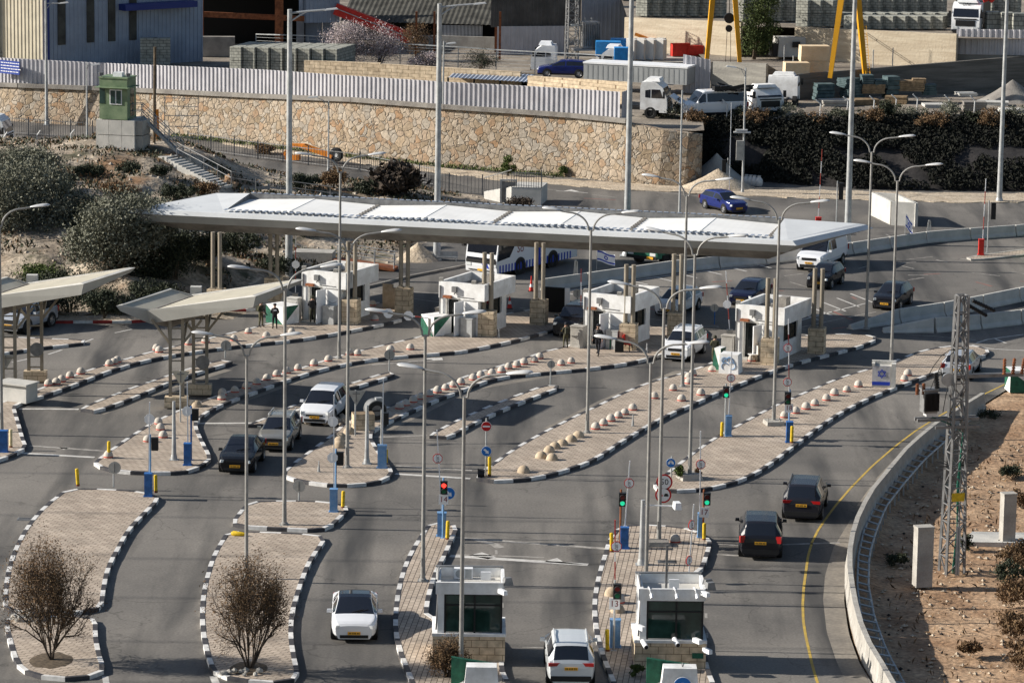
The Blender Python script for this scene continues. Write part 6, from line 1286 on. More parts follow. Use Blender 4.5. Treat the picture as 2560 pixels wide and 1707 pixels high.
# ------------------------------------------------------------------ coaches and lorries
def coach(front, ang, L, W, H, lab, scheme, zz=0.0):
 a = math.radians(ang); d = Vector((math.cos(a), math.sin(a), 0)); p = V2(G(*front)) - d * L / 2
 t = thing('bus', lab, 'bus', p, a); x = L / 2; y = W / 2
 mb = MB(); prof = [(x - .05, .38), (x, .8), (x - .02, 1.35), (x - .35, H - .35), (x - .7, H), (-x + .2, H), (-x, H - .25), (-x, .4)]
 n = len(prof); vs = [(q[0], s * y, q[1]) for s in (-1, 1) for q in prof]
 mb.add(vs, [tuple(range(n - 1, -1, -1)), tuple(range(n, 2 * n))] + [(j, (j + 1) % n, n + (j + 1) % n, n + j) for j in range(n)]); mb.obj('body', M['c_white'], t)
 mb = MB(); mb.add([(x + .01, -y + .08, 1.15), (x + .01, y - .08, 1.15), (x - .335, y - .08, H - .3), (x - .335, -y + .08, H - .3)], [(0, 1, 2, 3)]); mb.obj('windshield', M['cglass'], t)
 for s in (-1, 1):
  mb = MB(); yy = s * (y + .008); mb.add([(x - .1, yy, 1.15), (x - 1.5, yy, 1.3), (x - 2.0, yy, 1.95), (-x + 1.0, yy, 2.05), (-x + 1.0, yy, H - .35), (x - .5, yy, H - .35)], [tuple(range(6))]); mb.obj('side_window', M['cglass'], t)
  mb = MB(); ys = s * (y + .01)
  if scheme == 'blue':
   for k in range(int((L - .8) / .34)):
    xx = x - .4 - .34 * k; mb.box((xx, ys, .62), (.14, .01, .5))
   mb.box((-.1, ys, 1.25), (.5, .012, 1.7)); mb.box((-.6, ys, 1.4), (.12, .012, 1.5)); mb.obj('stripes', M['flagblue'], t)
   mb = MB(); text(mb, 'So', .8, (x - 2.7, ys * 1.002, 1.75), 0 if s < 0 else PI, 0, 0); mb.obj('lettering', M['maroon'], t)
  else: mb.box((0, ys, .7), (L * .96, .012, .6)); mb.obj('stripes', mat('bus_green', (.05, .45, .06), .4) if 'bus_green' not in bpy.data.materials else bpy.data.materials['bus_green'], t)
  mb = MB(); mb.box((x - .15, s * (y + .25), 2.2), (.25, .2, .5)); mb.bar((x - .2, s * y, 2.9), (x - .12, s * (y + .25), 2.4), .05); mb.obj('mirror', M['black'], t)
  h = MB(); h.box((x - .02, s * y * .8, .85), (.1, .4, .2)); h.obj('headlight', M['headl'], t)
  for xx in (x - 2.7, -x + 2.9):
   ar = MB(); ar.lathe([(.001, 0), (.66, 0), (.66, -.3)], (xx, 0, .52), 20, 0, 'Y'); ar.v = [(q[0], (q[1] + y + .014) * s, q[2]) for q in ar.v]; ar.obj('wheel_arch', M['black'], t)
   w_ = MB(); w_.lathe([(.001, .02), (.3, .0), (.34, .06), (.5, .06), (.52, 0), (.52, -.3)], (xx, 0, .52), 22, 0, 'Y'); w_.v = [(q[0], (q[1] + y - .02) * s, q[2]) for q in w_.v]; w_.obj('wheel', M['tyre'], t, True)
 mb = MB(); mb.box((x - .02, 0, 1.08), (.08, W * .96, .24)); mb.box((x - .02, 0, .5), (.1, W * .8, .05)); mb.obj('front_panel', M['black'], t)
 mb = MB(); mb.box((x + .02, 0, .52), (.03, .52, .14)); mb.obj('number_plate', M['orange_plate'], t)
 mb = MB()
 if scheme == 'blue':
  for k in range(3): mb.slab([(x + .012, y - .45 - .3 * k, .95), (x + .012, y - .6 - .3 * k, .95), (x + .005, y - .45 - .3 * k, .65), (x + .005, y - .3 - .3 * k, .65)], (1, 0, 0), .01)
 else: mb.box((x - .0, 0, .65), (.09, W * .98, .35))
 mb.obj('front_stripes', M['flagblue'] if scheme == 'blue' else bpy.data.materials['bus_green'], t)
 return t
coach((1202, 694), -125, 9.4, 2.5, 3.5, 'white coach with blue stripes standing behind the canopy', 'blue')
coach((2598, 645), -152, 10, 2.5, 3.2, 'green and white bus just entering at the right picture edge', 'green')
def truck(front, ang, lab, cabc, L=8.0, bed=None, z=0.0, H=3.2, cab_only=False, hood=False, box=None, rear=False, name='truck'):
 a = math.radians(ang); d = Vector((math.cos(a), math.sin(a), 0)); p = G(*front, z); p = Vector((p.x, p.y, z)) - d * (2.2 if not rear else -2.2 + 0)
 t = thing(name, lab, 'truck', p, a); W = 2.45; x = 2.2
 prof = [(x, .55), (x + .03, 1.2), (x - .02, 1.75), (x - .35, H - .45), (x - .8, H - .1), (x - 1.4, H), (.15, H - .05), (.05, H - .4), (.05, .75), (x - .6, .75), (x - .6, .55)]
 y = W / 2; n = len(prof); mb = MB(); vs = [(q[0], s * y, q[1]) for s in (-1, 1) for q in prof]
 mb.add(vs, [tuple(range(n - 1, -1, -1)), tuple(range(n, 2 * n))] + [(j, (j + 1) % n, n + (j + 1) % n, n + j) for j in range(n)]); mb.obj('cab', M[cabc], t, True, ang=25)
 mb = MB(); mb.add([(x - .005, -y + .12, 1.8), (x - .005, y - .12, 1.8), (x - .33, y - .15, H - .5), (x - .33, -y + .15, H - .5)], [(0, 1, 2, 3)]); mb.obj('windshield', M['cglass'], t)
 for s in (-1, 1):
  yy = s * (y + .006); mb = MB(); mb.add([(x - .3, yy, 1.7), (x - 1.25, yy, 1.7), (x - 1.25, yy, H - .6), (x - .55, yy, H - .6)], [(0, 1, 2, 3)]); mb.add([(x - 1.32, yy, 1.7), (x - 1.75, yy, 1.75), (x - 1.75, yy, H - .7), (x - 1.32, yy, H - .6)], [(0, 1, 2, 3)]); mb.obj('side_window', M['cglass'], t)
  mb = MB(); mb.box((x - .2, s * (y + .18), 2.0), (.14, .22, .55)); mb.obj('mirror', M['black'], t)
  mb = MB(); mb.box((x - .0, s * y * .72, .85), (.1, .45, .2)); mb.obj('headlight', M['headl'], t)
 mb = MB(); mb.box((x + .02, 0, 1.25), (.06, W * .7, .5), 0, 0); mb.box((x + .01, 0, .6), (.12, W * .98, .2), 0, 0); mb.box((x + .025, 0, 1.62), (.05, W * .8, .1)); mb.obj('grille', M['black'] if not hood else M['galv_d'], t)
 mb = MB(); [mb.bar((x - .6, s * .45, .78), (x - L, s * .45, .78), .12, .25) for s in (-1, 1)]; [mb.bar((x - k, -.45, .78), (x - k, .45, .78), .1) for k in (1.5, 3, 4.5, L - .1)]; mb.obj('chassis', M['black'], t)
 for xx in (x - 1.3, x - L + 1.4):
  for s in (-1, 1): w_ = MB(); w_.lathe([(.001, .04), (.26, .02), (.3, .08), (.48, .08), (.5, .02), (.5, -.3), (.001, -.3)], (xx, 0, .5), 20, 0, 'Y'); w_.v = [(q[0], (q[1] + y - .08) * s, q[2]) for q in w_.v]; w_.obj('wheel', M['tyre'], t, True)
 if bed: mb = MB(); mb.box((x - 2.4 - (L - 2.4) / 2, 0, 1.0 + bed[1] / 2), (L - 2.4, W, bed[1])); mb.obj('load_bed', M[bed[0]], t)
 if hood: mb = MB(); mb.box((x + .75, 0, 1.55), (1.35, W * .8, .08), 0, 0, 1, 0, .55); [mb.box((x + .85, -.4 + .0, 1.62 - .14 * k + .07), (.09, .9, .05), 0, 1, 1, 0, .55) for k in range(3)]; mb.obj('opened_front_panel', [M['white'], M['black']], t); mb = MB(); [mb.tube([(x + random.uniform(0, .9), random.uniform(-.8, .8), .7), (x + random.uniform(0, 1.0), random.uniform(-.8, .8), 1.3)], .05, 6) for k in range(9)]; mb.obj('engine_parts', M['galv'], t)
 if box: mb = MB(); mb.box((x - 1.2, 0, H + .12), (1.2, W * .8, .25), 0, 0, .8); mb.obj('air_deflector', M[cabc], t)
 return t
truck((1604, 665), -125, 'yellow-fronted green lorry half hidden under the canopy beyond the barriers', 'green', 7.5, ('green', 1.0))
bpy.data.objects['truck'].children[0].name = 'cab'
p = bpy.data.objects['truck']; mb = MB(); mb.box((2.24, 0, 1.55), (.12, 2.4, .28)); mb.obj('yellow_band', M['yellow'], p); mb = MB(); mb.box((2.25, .7, .62), (.14, .52, .16)); mb.obj('number_plate', M['orange_plate'], p)
truck((25, 384), -8, 'white lorry cab with dark lower body cut by the left edge on the back road', 'white', 8, ('black', 1.2), 0.0)
# ------------------------------------------------------------------ people
def person(feet, top, rz, lab, dress, pose='stand', gear=(), z=.13):
 p = G(*feet, z); Hh = htop(p, top); s = Hh / 1.80
 s = s * .97
 if s > 1.15 or s < .85: s = max(.9, min(1.1, s))
 t = thing('person', lab, 'person', p, rz)
 V = []; E = []; Rr = []
 def v(x, y, z_, r): V.append((x, y, z_)); Rr.append(r); return len(V) - 1
 def ch(*idx): [E.append((a, b)) for a, b in zip(idx, idx[1:])]
 # faces -Y
 walk = pose == 'walk'
 pel = v(0, 0, .98, .145); wa = v(0, 0, 1.12, .135); chst = v(0, -.01, 1.3, .165); up_ = v(0, .0, 1.44, .14); nk = v(0, -.005, 1.53, .06); hd_ = v(0, -.01, 1.62, .085); h2 = v(0, -.015, 1.70, .10); h3 = v(0, 0, 1.77, .075)
 ch(pel, wa, chst, up_, nk, hd_, h2, h3); no = v(0, -.125, 1.655, .018); ch(hd_, no)
 for sx in (-1, 1): er_ = v(sx * .105, .01, 1.665, .018); ch(h2, er_)
 for sx in (-1, 1):
  st = (.30 if sx > 0 else -.28) if walk else (.05 * sx)
  hip = v(sx * .10, 0, .92, .105); kn = v(sx * .115, -st * .45 - .03, .50, .07); an = v(sx * .125, -st + (.10 if walk and sx < 0 else 0), .10 + (.10 if walk and sx < 0 else 0), .048); to = v(sx * .145, -st - .17 + (.06 if walk and sx < 0 else 0), .045 + (.02 if walk and sx < 0 else 0), .04)
  ch(pel, hip, kn, an, to)
  shx = v(sx * .19, .0, 1.42, .072)
  if pose == 'walk': el = v(sx * .27, .06 * sx + .03, 1.16, .052); wr = v(sx * .26, -.12 + .1 * sx, .95, .034)
  elif pose == 'hold': el = v(sx * .28, .03, 1.17, .055); wr = v(sx * .13, -.24, 1.10 + .04 * sx, .036)
  else: el = v(sx * .27, .03, 1.15, .053); wr = v(sx * .27, -.06, .92, .035)
  ch(up_, shx, el, wr)
  a_ = Vector(V[wr]) - Vector(V[el]); a_.normalize(); pm = Vector(V[wr]) + a_ * .07; pa = v(*pm, .033); ch(wr, pa)
  side = Vector((0, -1, 0)) if abs(a_.z) > .6 else Vector((0, 0, 1)); cr = a_.cross(side).normalized() * -sx
  for k in range(4):
   b_ = pm + side * ((k - 1.5) * .019) + a_ * .02; f1 = b_ + a_ * (.045 - .006 * abs(k - 1.3)); f2 = f1 + (a_ * .6 + cr * .8).normalized() * .035
   i1_ = v(*f1, .0095); i2_ = v(*f2, .0085); ch(pa, i1_, i2_)
  t1 = pm + side * .045 + a_ * .0; t2 = t1 + (a_ + side * .5).normalized() * .04; i1_ = v(*t1, .011); i2_ = v(*t2, .009); ch(wr, i1_, i2_)
 me = bpy.data.meshes.new('person_body'); me.from_pydata([Vector(q) * s for q in V], E, []); o = bpy.data.objects.new('body', me); COL.objects.link(o)
 bpy.context.view_layer.objects.active = o
 sk = o.modifiers.new('s', 'SKIN'); sk.use_smooth_shade = True
 for i, sv in enumerate(me.skin_vertices[0].data): sv.radius = (Rr[i] * s, Rr[i] * s); sv.use_root = (i == 0)
 o.modifiers.new('u', 'SUBSURF').levels = 1
 dg = bpy.context.evaluated_depsgraph_get(); m2 = bpy.data.meshes.new_from_object(o.evaluated_get(dg)); o.modifiers.clear(); o.data = m2; bpy.data.meshes.remove(me)
 m2.materials.clear(); [m2.materials.append(M[k]) for k in (dress['top'], dress['legs'], 'brownboot', 'skin')]
 for f in m2.polygons:
  c = f.center / s; hand = (abs(c.x) > .22 and c.z < .96) if pose != 'hold' else (c.y < -.2 and .95 < c.z < 1.25)
  f.material_index = 3 if (c.z > 1.5 or hand) else 2 if c.z < .17 else 1 if c.z < .98 and abs(c.x) < .24 else 0
 o.parent = t
 def cover_(name, m, prof, c, sx=1, sy=1, n=16):
  mb = MB(); mb.lathe(prof, (0, 0, 0), n); mb.v = [((q[0] * sx + c[0]) * s, (q[1] * sy + c[1]) * s, (q[2] + c[2]) * s) for q in mb.v]; return mb.obj(name, M[m], t, True, ang=70)
 if 'helmet' in gear: cover_('helmet', dress.get('hat', 'olive_d'), [(.128, -.06), (.14, 0), (.125, .07), (.07, .12), (.001, .135)], (0, .005, 1.70), .92, 1.1)
 if 'cap' in gear: cover_('cap', dress.get('hat', 'navy'), [(.115, 0), (.122, .05), (.09, .1), (.001, .115)], (0, 0, 1.71), 1, 1.05); mb = MB(); mb.box((0, -.16 * s, 1.715 * s), (.16 * s, .12 * s, .02)); mb.obj('cap_peak', M['navy'], t)
 if 'vest' in gear: cover_('vest', dress.get('vest', 'olive_d'), [(.185, 0), (.20, .12), (.195, .3), (.15, .40)], (0, 0, 1.06), 1.05, .82)
 if 'pack' in gear: mb = MB(); mb.box((0, .22 * s, 1.28 * s), (.32 * s, .2 * s, .42 * s), 0, 0, .85); mb.obj('backpack', M[dress.get('packc', 'olive_d')], t)
 if 'label' in gear: mb = MB(); mb.box((0, .185 * s, 1.36 * s), (.2 * s, .02, .09 * s)); mb.obj('back_label', M['signwhite'], t)
 if 'hair' in gear: cover_('hair', 'ink', [(.10, -.02), (.112, .03), (.08, .085), (.001, .1)], (0, .012, 1.71))
 if 'beard' in gear: mb = MB(); mb.lathe([(.03, -.05), (.07, 0), (.05, .03)], (0, -.07 * s, 1.585 * s), 12); mb.obj('beard', M['ink'], t, True)
 return t
def rifle(owner, a, b, lab):
 mb = MB(); a, b = Vector(a), Vector(b); mb.bar(a, b, .035, .05); mb.bar(a, a.lerp(b, .3), .045, .11); c = a.lerp(b, .42); mb.bar(c, c + Vector((.02, -.04, -.18)), .03, .06); o = mb.obj('rifle', M['black']); o.location = owner.location; o.rotation_euler = owner.rotation_euler; tag(o, lab, 'rifle')
sol = dict(top='olive', legs='olive', hat='olive_d'); blk = dict(top='navy', legs='navy', hat='navy', vest='black', packc='black')
q1 = person((652, 818), 754, 1.0, 'soldier in olive uniform with a backpack standing left of the painted block', sol, 'hold', ('helmet', 'pack', 'vest')); rifle(q1, (-.12, -.26, 1.2), (.18, -.34, .72), 'rifle hanging from the hands of the soldier left of the painted block')
person((687, 823), 757, PI + .2, 'guard in black seen from behind with a white back label', blk, 'hold', ('cap', 'vest', 'label'))
person((781, 808), 737, PI, 'guard in dark gear seen from behind stepping into the first booth doorway', dict(top='navy', legs='olive_d', vest='black', packc='black'), 'hold', ('helmet', 'vest', 'pack'), z=.2)
q4 = person((1414, 871), 804, PI + .4, 'soldier in olive trousers seen from behind next to the grey cabinet by the third booth', dict(top='olive_d', legs='olive', hat='navy', packc='olive_d'), 'hold', ('helmet', 'vest', 'pack')); rifle(q4, (.25, -.1, 1.25), (.33, -.15, .7), 'rifle held at the side of the soldier by the grey cabinet')
person((1495, 888), 808, -.35, 'bearded person in black uniform walking before the third booth', blk, 'walk', ('cap', 'vest', 'beard'))
person((1786, 908), 842, PI - .2, 'soldier in olive seen from behind left of the graffiti block', sol, 'hold', ('helmet', 'vest', 'pack'))
# ------------------------------------------------------------------ terrace behind the stone wall
ZT = 4.3
WB = [(-120, 286), (36, 304), (252, 318), (439, 341), (640, 363), (869, 392), (1100, 416), (1280, 430), (1417, 442), (1554, 458), (1645, 465), (1708, 467), (1730, 465)]
WT = [(-120, 214), (36, 220), (252, 228), (439, 237), (640, 247), (869, 256), (1100, 274), (1280, 286), (1417, 296), (1554, 310), (1645, 327), (1708, 335), (1730, 338)]
wb = [V2(G(*p)) for p in WB]; wh = [htop(a, b[1]) for a, b in zip(wb, WT)]
mb = MB(); n = len(wb); bat = Vector((.35, .42, 0))
vs = [];
for a, h in zip(wb, wh): vs += [tuple(a - Vector((0, 0, .2))), tuple(a + bat + Vector((0, 0, h))), tuple(a + bat * 2.2 + Vector((0, 0, h))), tuple(a + bat * 2.2 - Vector((0, 0, .2)))]
mb.add(vs, [(4 * i + j, 4 * i + 4 + j, 4 * i + 4 + (j + 1) % 4, 4 * i + (j + 1) % 4) for i in range(n - 1) for j in range(3)] + [(4 * n - 4, 4 * n - 3, 4 * n - 2, 4 * n - 1)])
sw = mb.obj('stone_wall', M['stonewall'], None, loc=wb[6]); tag(sw, 'long tan rubble stone retaining wall along the back road', 'wall')
mb = MB()
for i in range(10):
 a, b = wb[i] + bat * 1.2 + Vector((0, 0, wh[i])), wb[i + 1] + bat * 1.2 + Vector((0, 0, wh[i + 1])); d = (b - a); d.z = 0; d.normalize(); nn_ = Vector((-d.y, d.x, 0))
 if i == 9: b = a.lerp(b, .05); 
 mb.add([a - nn_ * .35, b - nn_ * .35, b + nn_ * .35, a + nn_ * .35, a - nn_ * .35 + Vector((0, 0, .36)), b - nn_ * .35 + Vector((0, 0, .36)), b + nn_ * .35 + Vector((0, 0, .36)), a + nn_ * .35 + Vector((0, 0, .36))], [(0, 1, 5, 4), (4, 5, 6, 7), (2, 3, 7, 6), (1, 2, 6, 5), (3, 0, 4, 7)])
o = mb.obj('coping', M['conc_d'], sw); o.matrix_parent_inverse = Matrix.Translation(-sw.location)
# corrugated white fence on the wall
FT = [(-120, 139), (36, 147), (252, 158), (439, 166), (640, 174), (869, 190), (1100, 205), (1280, 214), (1417, 222), (1560, 232)]
fb = [a + bat * 1.3 for a in wb[:10]]; fl = [h + .36 for h in wh[:10]]; ft = [htop(a, b[1]) for a, b in zip(fb, FT)]
P = []; 
for a, l, h in zip(fb, fl, ft): P.append((a, l, h))
def corr(pts, pitch, dep, ratio=.55):
 """trapezoid-ribbed sheet through (point, z0, z1) stations"""
 mb = MB(); vs = []; L = 0; prev = None
 for (a, l0, h0), (b, l1, h1) in zip(pts, pts[1:]):
  d = V2(b - a); ln = d.length; d.normalize(); nn_ = Vector((d.y, -d.x, 0)); k = max(1, round(ln / pitch))
  for i in range(k):
   for f, o in ((0, 0), (ratio, 0), (ratio + .08, dep), (.92, dep)):
    q = (i + f) / k; c = V2(a).lerp(V2(b), q) + nn_ * o; vs.append((c.x, c.y, l0 + (l1 - l0) * q)); vs.append((c.x, c.y, h0 + (h1 - h0) * q))
 m = len(vs) // 2
 mb.add(vs, [(2 * i, 2 * i + 2, 2 * i + 3, 2 * i + 1) for i in range(m - 1)]); return mb
t = thing('corrugated_fence', 'long white corrugated metal fence standing on the stone wall', 'fence', fb[5])
def toT(mb, o=None):
 o = o or t; mb.v = [tuple(Vector(v) - o.location) for v in mb.v]; return mb
P[-1] = (P[-1][0].lerp(P[-2][0], .14), P[-1][1], P[-1][2]); toT(corr(P, .43, .1)).obj('metal_sheet', M['corr_w'], t)
e = P[-1]; d = Vector((.34, 1, 0)).normalized()
toT(corr([(e[0] + Vector((.05, -.02, 0)), e[1] - .55, e[2]), (e[0] + d * 2.6, e[1] - .4, e[2])], .43, .1)).obj('metal_sheet', M['corr_w'], t)
p = G(14, 180, 0); mb = MB(); c = AtY(24, 169, fb[1].y - .2); mb.box(c, (2.4, .06, 1.15), hd(fb[0], fb[1]), 0)
for r in range(4):
 x = -1.05
 while x < 1.0: l = random.uniform(.1, .35); mb.box(c + Vector((math.cos(hd(fb[0], fb[1])) * (x + l / 2), math.sin(hd(fb[0], fb[1])) * (x + l / 2) - .04, .38 - .25 * r)), (l, .02, .07), hd(fb[0], fb[1]), 1); x += l + .06
o = mb.obj('sign_board', [M['bluep'], M['signwhite']], None, loc=c); o.data.materials[0] = mat('board_blue', (.02, .05, .26), .5); tag(o, 'dark blue board with white lettering on the corrugated fence at the left edge', 'sign board')
# terrace earth, with the dark bank down to the road on the right
TE = [(1760, 300), (1850, 301), (2000, 300), (2150, 297), (2300, 292), (2560, 290), (2750, 290)]; TBm = [(1722, 452), (1850, 452), (2000, 466), (2150, 476), (2300, 480), (2560, 482), (2750, 484)]
te = [G(a, b, ZT) for a, b in TE]; tb = [G(a, b, -.1) for a, b in TBm]
def edge_at(P, x):
 for a, b in zip(P, P[1:]):
  if x <= b.x: f = max(0, (x - a.x) / (b.x - a.x)); return a.lerp(b, f)
 return P[-1]
mb = MB(); nx_ = 130; xs = [wb[-1].x - .2 + (60 - wb[-1].x) * i / (nx_ - 1) for i in range(nx_)]; vs = []; rows = [0, .12, .3, .5, .7, .85, .95, 1.0]
for x in xs:
 b, a = edge_at(tb, x), edge_at(te, x)
 if a.y < b.y + 3: a = Vector((a.x, b.y + 2.2, a.z))
 for f in rows:
  g_ = 1.5 * fbm(x, f * 3, .24, 3) * math.sin(PI * min(1, f * 1.0)) 
  vs.append((x, b.y + (a.y - b.y) * (f ** 1.25) + g_ * .9, -.1 + (ZT + .1) * f + .15 * fbm(x, f * 7, .9)))
 for yy in (2, 6, 14, 30): vs.append((x, a.y + yy, ZT + .12 * fbm(x, a.y + yy, .4)))
k = len(rows) + 4
mb.add(vs, [(i * k + j, (i + 1) * k + j, (i + 1) * k + j + 1, i * k + j + 1) for i in range(nx_ - 1) for j in range(k - 1)], 0)
for i in range(len(mb.f)): mb.m[i] = 0 if (i % (k - 1)) < len(rows) - 1 else 1
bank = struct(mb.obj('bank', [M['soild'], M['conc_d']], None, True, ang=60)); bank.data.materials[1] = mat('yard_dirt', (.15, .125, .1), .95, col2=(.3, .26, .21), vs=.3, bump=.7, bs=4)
mb = MB(); tp = [Vector((a.x + .9, a.y + 1.0, ZT)) for a in wb] ; tp += [te[0] + Vector((0, 3, 0)), Vector((90, 320, ZT)), Vector((140, 700, ZT)), Vector((-160, 700, ZT))]
mb.add([(p.x, p.y, ZT - .05) for p in tp], [tuple(range(len(tp)))]); struct(mb.obj('yard_ground', bank.data.materials[1]))
# ------------------------------------------------------------------ concrete retaining walls of the upper yards
def wall3(px0, px1, y0b, y1b, y0t, y1t, z, name, lab, m, thick=.35, parent=None):
 a, b = G(px0, y0b, z), G(px1, y1b, z); h0, h1 = htop(a, y0t), htop(b, y1t); d = V2(b - a).normalized(); nn_ = Vector((-d.y, d.x, 0)) * thick
 mb = MB(); A, B = V2(a), V2(b)
 mb.add([A + Vector((0, 0, z - .3)), B + Vector((0, 0, z - .3)), B + nn_ + Vector((0, 0, z - .3)), A + nn_ + Vector((0, 0, z - .3)), A + Vector((0, 0, z + h0)), B + Vector((0, 0, z + h1)), B + nn_ + Vector((0, 0, z + h1)), A + nn_ + Vector((0, 0, z + h0))], [(0, 1, 5, 4), (4, 5, 6, 7), (2, 3, 7, 6), (1, 2, 6, 5), (3, 0, 4, 7)])
 o = mb.obj(name, m, parent, loc=a); 
 if lab: tag(o, lab, 'wall')
 return a, b, z + h0, z + h1, nn_
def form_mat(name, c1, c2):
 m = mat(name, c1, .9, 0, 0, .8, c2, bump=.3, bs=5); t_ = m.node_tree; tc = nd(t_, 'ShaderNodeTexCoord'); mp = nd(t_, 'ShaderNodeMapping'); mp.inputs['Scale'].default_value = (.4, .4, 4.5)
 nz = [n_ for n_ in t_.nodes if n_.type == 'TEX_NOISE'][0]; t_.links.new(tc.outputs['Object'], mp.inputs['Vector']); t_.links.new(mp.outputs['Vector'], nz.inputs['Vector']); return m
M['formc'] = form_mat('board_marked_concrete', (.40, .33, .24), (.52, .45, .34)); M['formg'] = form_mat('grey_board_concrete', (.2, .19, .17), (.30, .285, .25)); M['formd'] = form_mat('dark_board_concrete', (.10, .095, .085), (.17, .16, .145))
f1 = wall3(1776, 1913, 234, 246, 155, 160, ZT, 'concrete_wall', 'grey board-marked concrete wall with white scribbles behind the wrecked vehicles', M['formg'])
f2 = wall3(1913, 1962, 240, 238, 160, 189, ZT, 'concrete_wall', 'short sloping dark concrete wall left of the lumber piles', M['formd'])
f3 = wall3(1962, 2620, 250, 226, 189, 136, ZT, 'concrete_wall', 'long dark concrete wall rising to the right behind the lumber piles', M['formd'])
Z2 = f3[2]
mb = MB(); q = [V2(f1[0]) + f1[4] * 1.02, V2(f1[1]) + f1[4] * 1.02, V2(f3[0]) + f3[4] * 1.02, V2(f3[1]) + f3[4] * 1.02, Vector((120, 420, 0)), Vector((V2(f1[0]).x - 4, 420, 0))]
mb.add([(p.x, p.y, Z2 - .25) for p in q], [tuple(range(len(q)))]); struct(mb.obj('yard_ground', bank.data.materials[1]))
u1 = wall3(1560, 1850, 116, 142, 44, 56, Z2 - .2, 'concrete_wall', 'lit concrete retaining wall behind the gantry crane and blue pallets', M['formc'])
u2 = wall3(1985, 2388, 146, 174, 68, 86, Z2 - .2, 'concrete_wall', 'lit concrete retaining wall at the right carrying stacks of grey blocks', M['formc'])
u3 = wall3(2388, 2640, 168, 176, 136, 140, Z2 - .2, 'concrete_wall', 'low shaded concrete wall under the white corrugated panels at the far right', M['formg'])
Z3 = u2[2]
mb = MB(); q = [V2(u1[0]) + u1[4] * 1.02, V2(u1[1]) + u1[4] * 1.02, V2(u2[0]) + u2[4] * 1.02, V2(u2[1]) + u2[4] * 1.02, V2(u3[1]) + u3[4] * 1.5, Vector((140, 520, 0)), Vector((V2(u1[0]).x, 520, 0))]
mb.add([(p.x, p.y, Z3 - .1) for p in q], [tuple(range(len(q)))]); struct(mb.obj('yard_ground', bank.data.materials[1]))
t = thing('corrugated_fence', 'white corrugated panel fence above the low wall at the far right', 'fence', u3[0]); toT(corr([(V2(u3[0]), u3[2], u3[2] + 2.2), (V2(u3[1]), u3[3], u3[3] + 2.2)], .5, .09)).obj('metal_sheet', M['corr_w'], t)
a, b = G(1706, 232, ZT), G(1776, 234, ZT); t = thing('corrugated_fence', 'tall white corrugated screen beside the grey trailer', 'fence', a); toT(corr([(V2(a), ZT, ZT + htop(a, 136)), (V2(b), ZT, ZT + htop(b, 150))], .42, .1)).obj('metal_sheet', M['corr_w'], t)
# posts along the wall top
for i, (x, y0_, y1_) in enumerate([(1960, 158, 115), (1982, 186, 140), (2032, 183, 136), (2082, 180, 135), (2131, 176, 130), (2182, 172, 125), (2231, 168, 120), (2281, 164, 120), (2329, 160, 115), (2380, 155, 110), (2429, 152, 107), (2477, 148, 105), (2526, 145, 102)]):
 p = G(x, y0_ + 3, Z2 - .25 if i > 0 else Z2); mb = MB(); mb.tube([(0, 0, 0), (0, 0, htop(p, y1_))], .05, 6); o = mb.obj('fence_post', M['galv']); o.location = p; tag(o, '%s grey fence post from the left on the long dark concrete wall' % ORD[i], 'post', 'posts on the dark concrete wall')
def bent(x, y0_, y1_, lab, z, g, lean=.35):
 p = G(x, y0_, z); h = htop(p, y1_); mb = MB(); mb.tube([(0, 0, 0), (.05, 0, h * .78), (-lean, 0, h)], .06, 6); o = mb.obj('bent_fence_post', M['lamph']); o.location = p; tag(o, lab, 'post', g)
for i, (x, y0_, y1_) in enumerate([(1715, 302, 256), (1816, 300, 250), (1880, 298, 250), (2049, 296, 250), (2117, 292, 242), (2183, 290, 240), (2238, 290, 237), (2291, 288, 236), (2370, 290, 238), (2434, 298, 240)]): bent(x, y0_, y1_, '%s bent white fence post from the left on the terrace edge above the dark bank' % ORD[i], ZT - .1, 'bent posts on the terrace edge')
for i, (x, y0_, y1_) in enumerate([(8, 392, 330), (91, 386, 326), (176, 374, 324)]): bent(x, y0_, y1_, '%s bent white fence post from the left beside the back road under the guard tower' % ORD[i], 0, 'bent posts by the back road', -.35)
# ------------------------------------------------------------------ guard tower
tw = thing('guard_tower', 'green guard cabin raised on two courses of concrete cubes on the mound', 'guard tower', G(300, 372, 4.25), R(-14))
for r in range(2):
 for c in range(3): mb = MB(); mb.box((-1.0 + 1.0 * c, .0, .55 + 1.12 * r), (.985, 2.0, 1.08), 0, 0, .985); mb.obj('concrete_cube', M['conc_l'], tw)
 mb = MB(); mb.box((1.75, .15, .55 + 1.12 * r), (.5, 1.7, 1.06)); mb.obj('concrete_cube', M['conc'], tw)
GW = mat('tower_green', (.10, .155, .085), .6, col2=(.21, .27, .16), vs=1.3, det=7)
mb = MB(); z0 = 2.26; mb.box((-.15, 0, z0 + 1.5), (2.15, 1.9, 3.0)); mb.obj('cabin', GW, tw)
mb = MB(); mb.box((-.15, 0, z0 + 3.04), (2.25, 2.0, .1)); mb.box((-.15, -.15, z0 + 2.35), (2.6, 2.5, .05)); mb.obj('roof', GW, tw)
mb = MB(); mb.box((.05, -.97, z0 + 1.65), (.95, .05, 1.1)); mb.obj('window_frame', M['white'], tw); mb = MB(); mb.box((-.17, -1.0, z0 + 1.65), (.36, .03, .95)); mb.box((.28, -1.0, z0 + 1.65), (.36, .03, .95)); mb.obj('window', M['glass_g'], tw)
mb = MB(); mb.box((-1.0, -.96, z0 + 1.7), (.4, .03, 1.1)); mb.box((.93, .1, z0 + 1.2), (.03, .8, 2.0)); mb.obj('door', M['glass_g'], tw)
mb = MB(); mb.box((0, -.2, z0 + 3.25), (.7, .5, .32)); mb.obj('air_conditioner', M['white'], tw)
